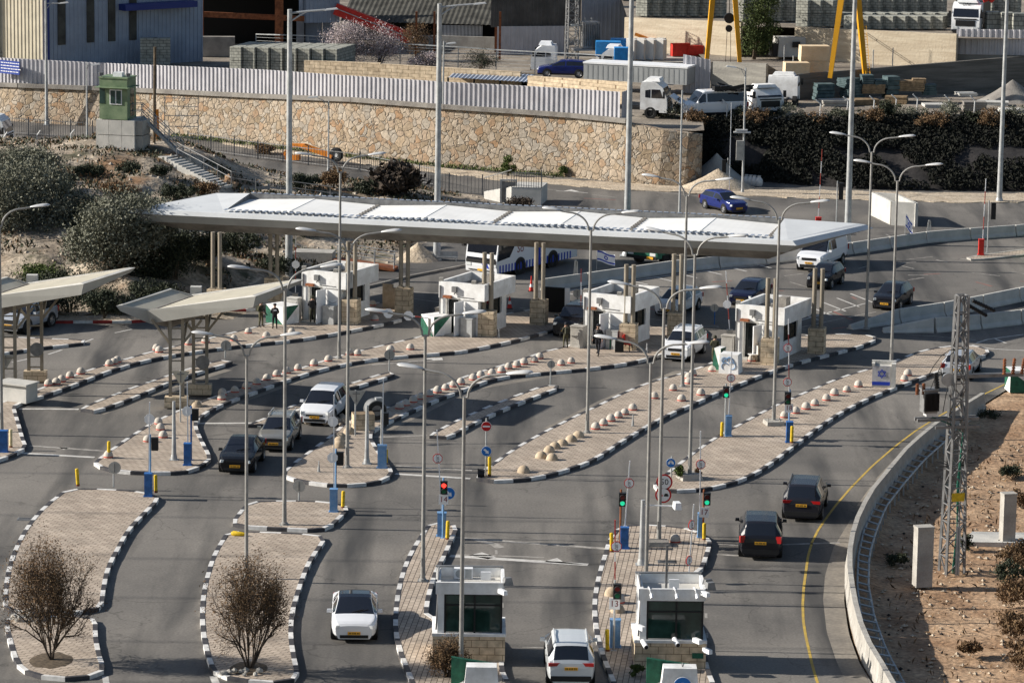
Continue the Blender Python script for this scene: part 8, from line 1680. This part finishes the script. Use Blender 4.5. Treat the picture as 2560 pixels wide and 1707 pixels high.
# wire fence with rails across the middle of the yard
wf = thing('wire_fence', 'grey post and wire fence crossing the yard above the tan block walls', 'fence', G(950, 170, ZT)); o_ = wf.location
pts = [(640, 150, 86), (770, 162, 90), (858, 168, 97), (946, 172, 100), (1000, 172, 110), (1145, 180, 118), (1240, 184, 125), (1337, 190, 130), (1445, 196, 135), (1556, 204, 142)]
mb = MB(); Q = [(G(x, y, ZT) - o_, htop(G(x, y, ZT), t_)) for x, y, t_ in pts]
for p0, h in Q: mb.bar(p0, p0 + Vector((0, 0, h)), .08)
for (p0, h0), (p1, h1) in zip(Q, Q[1:]):
 mb.bar(p0 + Vector((0, 0, h0)), p1 + Vector((0, 0, h1)), .09)
 for f in (.15, .3, .45, .6, .75, .88): mb.bar(p0 + Vector((0, 0, h0 * f)), p1 + Vector((0, 0, h1 * f)), .025)
mb.obj('rails', M['galv'], wf)
# ------------------------------------------------------------------ lumber and slabs on the terrace
TEAL = mat('teal_slabs', (.035, .062, .066), .8, col2=(.10, .14, .145), vs=2)
def stack(px, py, w_, h_, d_, lab, m, rz=0.0, lay=5):
 mb = MB()
 for k in range(lay): mb.box((random.uniform(-.06, .06), random.uniform(-.05, .05), h_ * (k + .5) / lay), (w_, d_, h_ / lay * .86), random.uniform(-.02, .02))
 o = mb.obj('board_stack', m); o.location = G(px, max(py, 256), ZT); o.location.z += max(0, 256 - py) / 31; o.rotation_euler = (0, 0, rz); tag(o, lab, 'board stack', 'stacks of boards and slabs on the terrace')
W_ = M['wood']
for a in [(2058, 250, 1.5, 1.4, 1.2, 'teal slab stack at the left end of the lumber yard', TEAL, .2), (2130, 245, 1.6, 1.2, 1.3, 'teal slab stack beside the tall mast in the lumber yard', TEAL, .5), (2118, 216, 1.5, .75, 1.2, 'pale teal tilted board stack against the dark wall', TEAL, .6), (2166, 212, 1.0, .9, 1.1, 'striped teal board stack right of the tall mast', TEAL, .1), (2180, 232, 1.9, .8, 1.3, 'long beige plank stack right of the tall mast', W_, .05), (2225, 246, 1.1, 1.9, 1.2, 'tall teal slab stack in the middle of the lumber yard', TEAL, .3), (2265, 226, 2.9, .9, 1.2, 'long beige plank stack in the middle of the lumber yard', W_, -.05), (2295, 206, 1.1, .4, 1.2, 'small pale plank stack near the top of the dark wall', W_, 0), (2160, 262, 2.2, .5, 1.4, 'low dark plank heap behind the second bent post', W_, .3), (2205, 218, 1.6, .7, 1.2, 'upper teal slab stack left of the long plank stack', TEAL, .2), (2240, 260, 1.8, .7, 1.3, 'weathered plank pile by the round dark bush', W_, -.2), (2345, 270, 2.4, .35, 1.4, 'flat pale slab pile before the dark wall', M['conc_l'], .1), (2480, 262, 2.6, .3, 1.5, 'flat pale slab pile near the right edge', M['conc_l'], -.1), (2530, 282, 2.0, .35, 1.4, 'low pale slab pile beside the grey gravel heap', M['conc_l'], .1), (2322, 236, 1.1, .9, 1.2, 'teal slab stack at the right end of the lumber yard', TEAL, 0), (2435, 276, 1.9, .75, 1.2, 'dark block stack on the pale gravel at the right', M['conc_d'], 0), (2415, 238, 1.6, .25, 1.2, 'flat pale slab heap on the gravel at the right', M['conc_l'], .2), (2090, 264, 2.6, .5, 1.6, 'low weathered slab heap in front of the teal stacks', M['conc'], .2)]: stack(*a)
def heap(name, px, py, z, rx, ry, h, m, lab, cat='heap'):
 mb = MB(); n = 26; k = 12; vs = []
 for j in range(k + 1):
  for i in range(n):
   a_ = 2 * PI * i / n; r = j / k; x, y = math.cos(a_) * r * rx, math.sin(a_) * r * ry; zz = h * max(0, (1 - r) ** 1.15) + .12 * fbm(x + px, y, .9) * (1 - r * .5) - .05 * r * 2; vs.append((x, y, zz))
 mb.add(vs, [(j * n + i, (j + 1) * n + i, (j + 1) * n + (i + 1) % n, j * n + (i + 1) % n) for j in range(k) for i in range(n)]); o = mb.obj(name, M[m], None, True, ang=70); o.location = G(px, py, z); return tag(o, lab, cat)
heap('gravel_heap', 1795, 470, 0, 3.2, 2.6, 1.5, 'gravel', 'beige gravel heap at the end of the stone wall beside the road'); heap('gravel_heap', 1790, 452, 0, 2.6, 2.2, 2.2, 'conc', 'grey sand heap behind the beige gravel heap at the wall end'); heap('gravel_heap', 2530, 252, ZT, 3, 2.5, 1.8, 'conc_d', 'grey gravel heap against the dark concrete wall at the right edge')
heap('gravel_heap', 662, 745, .1, 2.6, 2.2, 1.4, 'conc', 'pale sand heap behind the small hexagonal canopy left of the first booth'); heap('soil_heap', 1045, 650, .1, 1.7, 1.6, 1.2, 'gravel', 'reddish rubble heap at the foot of the mast left of the coach')
for i, x in enumerate((1866, 1876, 1886, 1897)): mb = MB(); mb.lathe([(.25, 0), (.32, .2), (.3, .5), (.12, .7), (.16, .8), (.001, .8)], n=12); o = mb.obj('sandbag', M['lamph'], None, True); o.location = G(x, 462 + i, 0); tag(o, '%s pale sack from the left in the row by the camera pole' % ORD[i], 'sack', 'sacks by the camera pole')
# foot bridge and low ramp beneath the mound
fbg = thing('footbridge', 'rusty wooden gangway with grey handrails beside the coach lane', 'gangway', G(920, 662, .3)); a, b = G(838, 648, .7) - fbg.location, G(990, 672, .25) - fbg.location; mb = MB(); mb.bar(a, b, 1.3, .18); mb.obj('deck', M['rust'], fbg); mb = MB()
for s in (-.6, .6):
 for h in (.55, 1.05): mb.tube([a + Vector((0, s, h)), b + Vector((0, s, h))], .03, 6)
 for f in (.05, .35, .65, .97): mb.tube([a.lerp(b, f) + Vector((0, s, 0)), a.lerp(b, f) + Vector((0, s, 1.05))], .03, 6)
mb.obj('handrail', M['galv'], fbg); mb = MB(); mb.box(a + Vector((-1.4, .6, .0)), (2.6, 1.6, .9), -.1); mb.obj('abutment', M['conc'], fbg)
mb = MB(); mb.box((0, 0, .25), (1.4, .35, .1)); [mb.box((x, 0, .1), (.08, .3, .2)) for x in (-.6, .6)]; mb.box((0, .2, .45), (1.4, .08, .3)); o = mb.obj('bench', M['galv']); o.location = G(1118, 652, .13); tag(o, 'low metal bench on the pavement left of the coach', 'bench')
import numpy as np
rng = np.random.default_rng(5)
def quads(name, C_, N_, size, mt, parent=None, loc=(0, 0, 0), asp=.45):
 """one small bent leaf per centre; C_ centres, N_ leaf directions"""
 n = len(C_); d = N_ / np.linalg.norm(N_, axis=1, keepdims=True); r = rng.normal(size=(n, 3)); s = np.cross(d, r); s /= np.linalg.norm(s, axis=1, keepdims=True) + 1e-9
 L = (size * rng.uniform(.6, 1.4, n))[:, None]; a = C_ - d * L * .5; b = C_ + d * L * .5; w_ = s * L * asp * .5; nn_ = np.cross(d, s) * L * .12
 V = np.stack([a, C_ + w_ + nn_, b, C_ - w_ + nn_], 1).reshape(-1, 3)
 me = bpy.data.meshes.new(name); me.vertices.add(4 * n); me.vertices.foreach_set('co', V.astype(np.float32).ravel()); me.loops.add(4 * n); me.loops.foreach_set('vertex_index', np.arange(4 * n, dtype=np.int32)); me.polygons.add(n); me.polygons.foreach_set('loop_start', np.arange(0, 4 * n, 4, dtype=np.int32)); me.polygons.foreach_set('loop_total', np.full(n, 4, np.int32)); me.update(); me.validate()
 me.materials.append(mt); o = bpy.data.objects.new(name, me); COL.objects.link(o); o.parent = parent
 if parent is None: o.location = loc
 return o
def crown(blobs, n, spread=.22, per=45):
 n = int(n * 1.5)
 """leaf centres and directions in clumps spread through ellipsoid blobs (cx,cy,cz,rx,ry,rz)"""
 Cs, Ds = [], []; tot = sum(b[3] * b[5] for b in blobs)
 for bx in blobs:
  k = max(4, int(n * bx[3] * bx[5] / tot / per)); u_ = rng.normal(size=(k, 3)); u_ /= np.linalg.norm(u_, axis=1, keepdims=True); u_ *= (rng.uniform(.25, 1, (k, 1)) ** .5) * rng.uniform(.8, 1.12, (k, 1)); c = np.array(bx[:3]) + u_ * np.array(bx[3:6])
  p = np.repeat(c, per, 0) + rng.normal(size=(k * per, 3)) * (spread * np.mean(bx[3:6])) * np.array([1, 1, .7]); Cs.append(p); Ds.append(np.repeat(u_, per, 0) * .6 + rng.normal(size=p.shape) * .8 + np.array([0, 0, .35]))
 return np.concatenate(Cs), np.concatenate(Ds)
def shrub(px, py, w_, h_, mk, lab, n=1500, z=None, nm='bush', leaf=.16, cat='bush', g=None, trunk=True, blobs=None, spread=.22, dp=.8):
 p = G(px, py, 0 if z is None else z)
 if z is None:
  for _ in range(4): p = G(px, py, max(-.5, mound(p.x, p.y)))
 t = thing(nm, lab, cat, p, 0, g)
 if blobs is None:
  r = w_ / 2; blobs = [(0, 0, h_ * .55, r * .8, r * dp, h_ * .42)] + [(rng.uniform(-r, r) * .6, rng.uniform(-r, r) * .5, h_ * rng.uniform(.35, .8), r * .5, r * .5, h_ * .28) for _ in range(4)]
 c, d = crown(blobs, n, spread); c[:, 2] = np.abs(c[:, 2]); quads('crown' if cat == 'tree' else 'foliage', c, d, leaf, M[mk], t)
 if trunk:
  mb = MB()
  for k in range(5):
   b = blobs[k % len(blobs)]; e = Vector(b[:3]) + Vector((random.uniform(-.3, .3) * b[3], random.uniform(-.3, .3) * b[4], .2 * b[5])); mb.tube([(random.uniform(-.08, .08), 0, -.2), e * .45 + Vector((0, 0, .1)), e], .03 * h_ ** .8, 5, 0, .012)
  mb.obj('trunk', M['bark'], t, True)
 return t
OG = 'olive trees on the mound'
shrub(55, 640, 7.2, 7.0, 'leaf_o', 'large grey-green olive tree at the left edge of the mound', 15000, leaf=.2, nm='olive_tree', cat='tree', g=OG)
shrub(150, 660, 4.6, 4.2, 'leaf_o', 'dark olive tree between the two larger ones on the mound', 7500, leaf=.2, nm='olive_tree', cat='tree', g=OG)
shrub(300, 690, 7.0, 5.4, 'leaf_o', 'broad silvery olive tree in the middle of the mound slope', 16000, leaf=.2, nm='olive_tree', cat='tree', g=OG)
shrub(372, 650, 3.8, 3.6, 'leaf_o', 'smaller silvery olive tree just left of the canopy tip', 7500, leaf=.2, nm='olive_tree', cat='tree', g=OG)
for a in [(60, 560, 5.0, 3.4, 'leaf_d', 'dark bush crowding behind the largest olive tree'), (220, 600, 4.4, 3.0, 'leaf_d', 'dark bush between the two big olive trees'), (20, 470, 4.6, 2.8, 'leaf_o', 'grey-green bush at the left edge above the largest olive'), (100, 440, 3.6, 2.0, 'leaf_o', 'grey-green bush left of the guard tower rubble'), (350, 720, 4.0, 2.4, 'leaf_d', 'dark bush at the foot of the broad olive tree'), (470, 640, 3.6, 1.6, 'leaf_d', 'dark bush hard against the canopy left end'), (250, 745, 4.4, 1.8, 'leaf_d', 'dark scrub on the cut bank above the kerb'), (390, 770, 3.6, 1.6, 'leaf_d', 'dark scrub above the kerb behind the small canopy'), (410, 548, 3.2, .9, 'leaf_d', 'dark scrub right of the silvery olive'), (700, 690, 3.4, 1.2, 'leaf_d', 'dark scrub behind the first booth'), (770, 600, 3.6, 1.3, 'leaf_d', 'dark scrub beneath the canopy behind the gangway'), (900, 590, 3.4, 1.2, 'leaf_d', 'dark scrub beneath the canopy beyond the gangway'), (1010, 610, 2.8, 1.0, 'leaf_br', 'brown scrub left of the coach'), (440, 700, 3.4, 2.8, 'leaf_d', 'dark bush on the mound below the canopy left tip'), (520, 660, 3.4, 2.5, 'leaf_d', 'dark bush beneath the canopy left of the first columns'), (600, 640, 3.0, 1.8, 'leaf_d', 'dark bush beneath the canopy between the first columns'), (175, 785, 4.6, 2.6, 'leaf_d', 'dark bush in the shade under the left hexagonal canopy'), (260, 788, 3.2, 1.9, 'leaf_d', 'low dark bush at the red and white kerb'), (50, 790, 4.0, 2.4, 'leaf_d', 'dark bush behind the minivan at the left edge'), (30, 690, 3.8, 1.9, 'leaf_br', 'brown dry bush at the left edge below the olives'), (110, 700, 3.2, 1.7, 'leaf_br', 'brown dry bush below the dark olive tree'), (190, 690, 3.4, 1.5, 'leaf_g', 'green low bush below the broad olive tree'), (90, 720, 3.8, 1.5, 'leaf_g', 'green low bush above the left hexagonal canopy'), (225, 440, 2.3, .9, 'leaf_d', 'small dark tuft on the rubble below the guard tower'), (330, 432, 2.4, .8, 'leaf_d', 'low dark scrub patch right below the guard tower'), (400, 440, 2.0, .7, 'leaf_d', 'low dark scrub patch beside the concrete steps'), (130, 480, 3.2, 1.2, 'leaf_d', 'dark scrub on the mound left of the guard tower rubble'), (440, 500, 3.0, 1.1, 'leaf_d', 'dark scrub above the canopy left end'), (300, 500, 3.5, 1.2, 'leaf_br', 'brown scrub in the middle of the mound'), (520, 490, 2.6, 1.0, 'leaf_br', 'brown scrub right of the orange boulder'), (832, 470, 2.6, 1.5, 'leaf_br', 'reddish brown bush above the canopy by the picket fence'), (760, 474, 2.8, 1.0, 'leaf_d', 'dark low scrub above the canopy left of the brown bush'), (915, 486, 2.6, 1.0, 'leaf_d', 'dark scrub with stones above the canopy'), (660, 388, 2.0, .9, 'leaf_br', 'small brown bush at the back road fence'), (1300, 520, 2.6, .8, 'twig', 'pile of dry branches at the foot of the concrete ramp'), (1270, 442, 1.2, 1.6, 'leaf_g', 'dark green shrub at the stone wall above the concrete ramp'), (1408, 442, .9, .9, 'leaf_g', 'small green shrub at the foot of the stone wall')]:
 shrub(*a, n=int(700 * a[2] * max(1, a[3]) ** .6), trunk=a[3] > 1.1, z=0 if a[0] > 1200 else None)
# pine and blossoming trees in the yards
p = G(1885, 148, Z2 - .2); shrub(1885, 148, 3, 5, 'leaf_g', 'dark green pine standing between the crane legs', 6000, Z2 - .2, 'pine_tree', .2, 'tree', None, True, [(0.2, 0, 1.6, 1.5, 1.3, 1.2), (.5, 0, 3.0, 1.7, 1.4, 1.2), (.7, 0, 4.5, 1.6, 1.3, 1.3), (.8, 0, 6.0, 1.2, 1.1, 1.3)]); bpy.data.objects['pine_tree'].children[0].data.materials[0] = mat('pine_needles', (.035, .055, .014), .8, col2=(.085, .105, .03), vs=1.5)
for a in [(870, 176, 5.0, 4.2, 'leaf_p', 'wide pale pink blossoming almond tree under the red conveyor', 5200), (945, 172, 4.6, 4.4, 'leaf_p', 'tall pale blossoming almond tree in front of the long shed roof', 4200), (1040, 150, 3.2, 3.4, 'leaf_br', 'brown half-bare tree before the long shed roof', 2300), (1062, 178, 3.0, 1.7, 'leaf_p', 'small pale blossoming tree above the tan block wall', 2000), (1195, 182, 3.6, 2.0, 'leaf_d', 'dark thin bush right of the blossoming trees', 1300)]:
 t = shrub(*a[:6], a[6], ZT, 'almond_tree' if a[4] == 'leaf_p' else 'yard_tree', .13, 'tree', None, spread=.28)
 c, d = crown([(0, 0, a[3] * .5, a[2] * .45, a[2] * .4, a[3] * .42)], a[6] // 2, .3); quads('dark_twigs', c, d, .2, M['twig'], t, asp=.14)
# scrub along the terrace edge and down the bank
KS = [('leaf_d', 'dark'), ('leaf_br', 'rusty brown'), ('leaf_o', 'grey-green')]
for i in range(20):
 x = 1640 + 49 * i; k = KS[[0, 2, 1, 2, 0, 1][i % 6]]; q = G(x, 306 - (4 if x > 2100 else 0), ZT - .6); shrub(x, 312 + (i % 3) * 6, random.uniform(2.2, 3.2), random.uniform(1.3, 2.0), k[0], '%s shrub, %s from the left in the row topping the dark bank' % (k[1], ORD[i]), 1100, ZT - .75, g='shrubs topping the dark bank', trunk=False)
shrub(2215, 296, 1.5, 1.6, 'leaf_d', 'round dark bush behind the bent posts on the terrace', 1300, ZT)
N = 34000; bx_ = rng.uniform(wb[-1].x, 46, N); f_ = rng.uniform(0, 1, N) ** .8; cl = np.array([mnoise.noise(Vector((x * .35, f * 2.5, 9))) for x, f in zip(bx_, f_)]); keep = cl > -.12 - .5 * (f_ > .6); bx_, f_ = bx_[keep], f_[keep]
pts = []
for x, f in zip(bx_, f_):
 b, a = edge_at(tb, x), edge_at(te, x); ay = max(a.y, b.y + 3); pts.append((x, b.y + (ay - b.y) * f ** 1.25 - .25, ZT * f + rng.uniform(0, .45)))
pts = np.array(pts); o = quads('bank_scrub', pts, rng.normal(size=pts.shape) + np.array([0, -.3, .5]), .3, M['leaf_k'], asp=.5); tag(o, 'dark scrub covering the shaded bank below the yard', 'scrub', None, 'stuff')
def scatter(name, area_fn, n, size, mt, lab, cat, asp=.25, up=1.0):
 P_ = np.array([area_fn() for _ in range(n)]); o = quads(name, P_, rng.normal(size=P_.shape) * .6 + np.array([0, 0, up]), size, mt, asp=asp); tag(o, lab, cat, None, 'stuff'); return o
def on_mound():
 while True:
  x, y = rng.uniform(-54, -4), rng.uniform(226, 290)
  if mnoise.noise(Vector((x * .22, y * .22, 2))) + .5 * mnoise.noise(Vector((x * .9, y * .9, 5))) > .02:
   z = mound(x, y)
   if z > .15: return (x, y, z + rng.uniform(0, .25))
scatter('dry_grass', on_mound, 6500, .34, M['leaf_br'], 'dry brown grass and weeds over the mound', 'grass'); scatter('weeds', on_mound, 11000, .3, M['leaf_d'], 'dark green weeds over the mound', 'weeds', .4)
wbs = resample([V2(a) for a in wb[3:9]], .1, False)
def foot():
 p = wbs[int(rng.integers(len(wbs)))]; return (p.x - abs(rng.normal()) * .35, p.y - abs(rng.normal()) * .5, rng.uniform(0, .3))
scatter('wall_grass', foot, 2600, .26, M['leaf_g'], 'strip of green grass along the foot of the stone wall', 'grass')
# stones scattered as one mass: small faceted lumps
def stones(name, fn, n, s, m, lab):
 mb = MB()
 for _ in range(n):
  x, y, z = fn(); r = s * random.uniform(.35, 1.3) ** 1.6; vs = [Vector((x, y, z)) + Vector((random.uniform(.6, 1.2) * r * a, random.uniform(.6, 1.2) * r * b, random.uniform(.4, .8) * r * c)) for a, b, c in ((1, 0, 0), (-1, 0, 0), (0, 1, 0), (0, -1, 0), (0, 0, 1), (0, 0, -1))]
  mb.add(vs, [(0, 2, 4), (2, 1, 4), (1, 3, 4), (3, 0, 4), (2, 0, 5), (1, 2, 5), (3, 1, 5), (0, 3, 5)])
 o = mb.obj(name, M[m]); tag(o, lab, 'stones', None, 'stuff'); return o
def msurf():
 while True:
  x, y = rng.uniform(-54, -2), rng.uniform(224, 292); z = mound(x, y)
  if z > .1: return (x, y, z)
stones('mound_stones', msurf, 1500, .17, 'rubble', 'pale limestone rubble strewn over the mound')
def vsurf():
 y = rng.uniform(118, 200); x = barx(y) + .8 + abs(rng.normal()) * 9; return (x, y, verge_z(x, y))
stones('verge_stones', vsurf, 1700, .1, 'gravel', 'small stones and rubble strewn over the dirt verge'); stones('verge_clods', vsurf, 700, .08, 'soild', 'dark clods and scraps over the dirt verge')
def vgr():
 y = rng.uniform(120, 198); x = barx(y) + 2 + abs(rng.normal()) * 10; return (x, y, verge_z(x, y) + rng.uniform(0, .1))
scatter('verge_grass', vgr, 1500, .3, M['leaf_br'], 'thin dry grass over the dirt verge', 'grass')
DG = 'dry bushes on the dirt verge'
for a in [(2555, 1440, 2.4, 1.6, 'leaf_br', 'dry brown bush at the right edge below the pale pedestal'), (2540, 1520, 2.2, 1.5, 'leaf_br', 'dry brown bush at the right edge, middle of the cluster'), (2535, 1600, 2.0, 1.4, 'leaf_br', 'dry brown bush at the right edge, lower part of the cluster'), (2558, 1670, 1.8, 1.2, 'leaf_br', 'dry brown bush in the bottom right corner'), (2430, 1640, 1.2, .7, 'leaf_br', 'small round dry bush on the open dirt'), (2520, 1460, 1.6, 1.0, 'leaf_d', 'dark bush in front of the brown cluster at the right edge'), (2412, 1378, .9, .8, 'leaf_d', 'small dark green bush behind the lattice pylon foot'), (2555, 1270, 1.2, .9, 'leaf_br', 'brown bush behind the pale pedestal at the edge'), (2450, 1052, 2.6, .7, 'leaf_d', 'low dark scrub where the curved barrier begins'), (2530, 1190, 1.6, .5, 'leaf_d', 'cut green branch lying on the dirt'), (2240, 1410, 1.3, .4, 'leaf_d', 'low dark weeds in the barrier shade')]: shrub(*a, n=int(800 * a[2]), z=-.5, leaf=.13, g=DG, trunk=False)
for x, y, w_, h_, k, lab in [(1692, 1200, .6, .75, 'leaf_g', 'green grass tuft beside the lamp footing on the right island'), (1745, 1196, .4, .5, 'leaf_br', 'dry grass tuft right of the lamp footing on the right island'), (1592, 1692, .6, .5, 'leaf_g', 'green weed tuft at the foot of the bottom right booth')]: shrub(x, y, w_, h_, k, lab, 350, .13, 'grass_tuft', .14, 'grass', None, False)
# bare trees on the bottom islands
def bare(px, py, h_, w_, lab, leaves, seed, stems, nm='bare_tree', pit=True):
 rnd = random.Random(seed); p = G(px, py, .12); t = thing(nm, lab, 'tree', p); tips = []; tr_ = MB(); tw_ = MB()
 def grow(a, d, L, r, lv):
  b = a + d * L; m_ = a.lerp(b, .5) + Vector((rnd.gauss(0, .05), rnd.gauss(0, .05), 0)) * L; (tr_ if lv < 2 else tw_).tube([a, m_, b], r, 5 if lv < 2 else 3, 0, r * .6, False)
  if lv >= 5 or r < .003: tips.append(b); return
  for k in range(rnd.choice((3, 3, 4)) if lv < 3 else 3):
   nd_ = (d + Vector((rnd.gauss(0, .5), rnd.gauss(0, .45), rnd.gauss(.1, .28)))).normalized(); grow(a.lerp(b, rnd.uniform(.25, 1)), nd_, L * rnd.uniform(.6, .92), r * .62, lv + 1)
  tips.append(b)
 for k in range(stems):
  a_ = 2 * PI * k / stems + rnd.random(); l = rnd.uniform(.2, .95); grow(Vector((rnd.gauss(0, .06), rnd.gauss(0, .06), -.05)), Vector((math.cos(a_) * l, math.sin(a_) * l, 1)).normalized(), h_ * .27, .05 if k else .08, 0)
 for mb, nm2 in ((tr_, 'trunk'), (tw_, 'twigs')):
  zs = max(v[2] for v in mb.v); xs_ = max(abs(v[0]) for v in mb.v); fz, fx = (h_ / max(max(q[2] for q in tips), .1)), (w_ / 2) / max(max(abs(q.x) for q in tips), .1); mb.v = [(v[0] * fx, v[1] * fx, v[2] * fz) for v in mb.v]; mb.obj(nm2, M['twig'], t)
 T = np.array([(q.x * fx, q.y * fx, q.z * fz) for q in tips]); T = np.repeat(T, leaves, 0) + rng.normal(size=(len(T) * leaves, 3)) * .17; T[:, 2] = np.abs(T[:, 2]); quads('dry_leaves', T, rng.normal(size=T.shape), .085, M['leaf_br'], t, asp=.4)
 if pit:
  mb = MB(); mb.lathe([(.001, .05), (.5, .045), (.8, .03), (1.0, .004)], n=26); mb.v = [(v[0] * w_ * .22, v[1] * w_ * .3 * (1 + .1 * math.sin(v[0] * 9)), v[2]) for v in mb.v]; o = mb.obj('tree_pit', M['bark'], None, True); o.location = p + Vector((0, 0, .02)); struct(o)
bare(128, 1652, 5.4, 4.3, 'leafless brown tree on the bottom left island', 4, 3, 6); bare(622, 1672, 5.0, 3.7, 'leafless multi-stemmed brown tree on the second bottom island', 3, 8, 7)
bare(1120, 1692, 1.7, 1.7, 'dry twiggy shrub against the stone base of the bottom centre booth', 2, 12, 6, 'dry_shrub', False)
shrub(985, 488, 4.0, 2.2, 'twig', 'tangle of grey dry brushwood above the canopy roof', 2600, None, 'dry_brush', .5, 'brushwood', None, False, spread=.3)
rocks('stone_pile', (75, 1548), 9, .22, 'conc', 'stones and scraps at the gap between the two bottom left paved pieces', 'stones', .13, (1.2, .5)); rocks('stone_pile', (612, 1684), 10, .16, 'conc', 'stones around the foot of the second leafless tree', 'stones', .13, (1.2, .5))
mb = MB(); mb.lathe([(.07, 0), (.13, .12), (.09, .5), (.04, .75)], (0, 0, .1), 12, 0, 'X'); o = mb.obj('striped_cone', [M['yellow']], None, True); o.location = G(578, 1338, .15); o.rotation_euler = (0, 0, -.15); tag(o, 'yellow and dark warning cone lying on the second bottom island', 'cone')
# overhead cables crossing the lanes
for i, (y, z0_) in enumerate([(138, 29), (144, 28.6), (151, 28.2), (158, 29), (166, 28.4), (175, 28)]):
 mb = MB(); P_ = [(x, y + .012 * x, z0_ + 1.2 * ((x / 90) ** 2)) for x in range(-170, 101, 10)]; mb.tube(P_, .05, 4); o = mb.obj('overhead_cable', M['wirem']); tag(o, 'thin black overhead cable crossing above the lanes, %s from the camera' % ORD[i], 'cable', 'overhead cables')
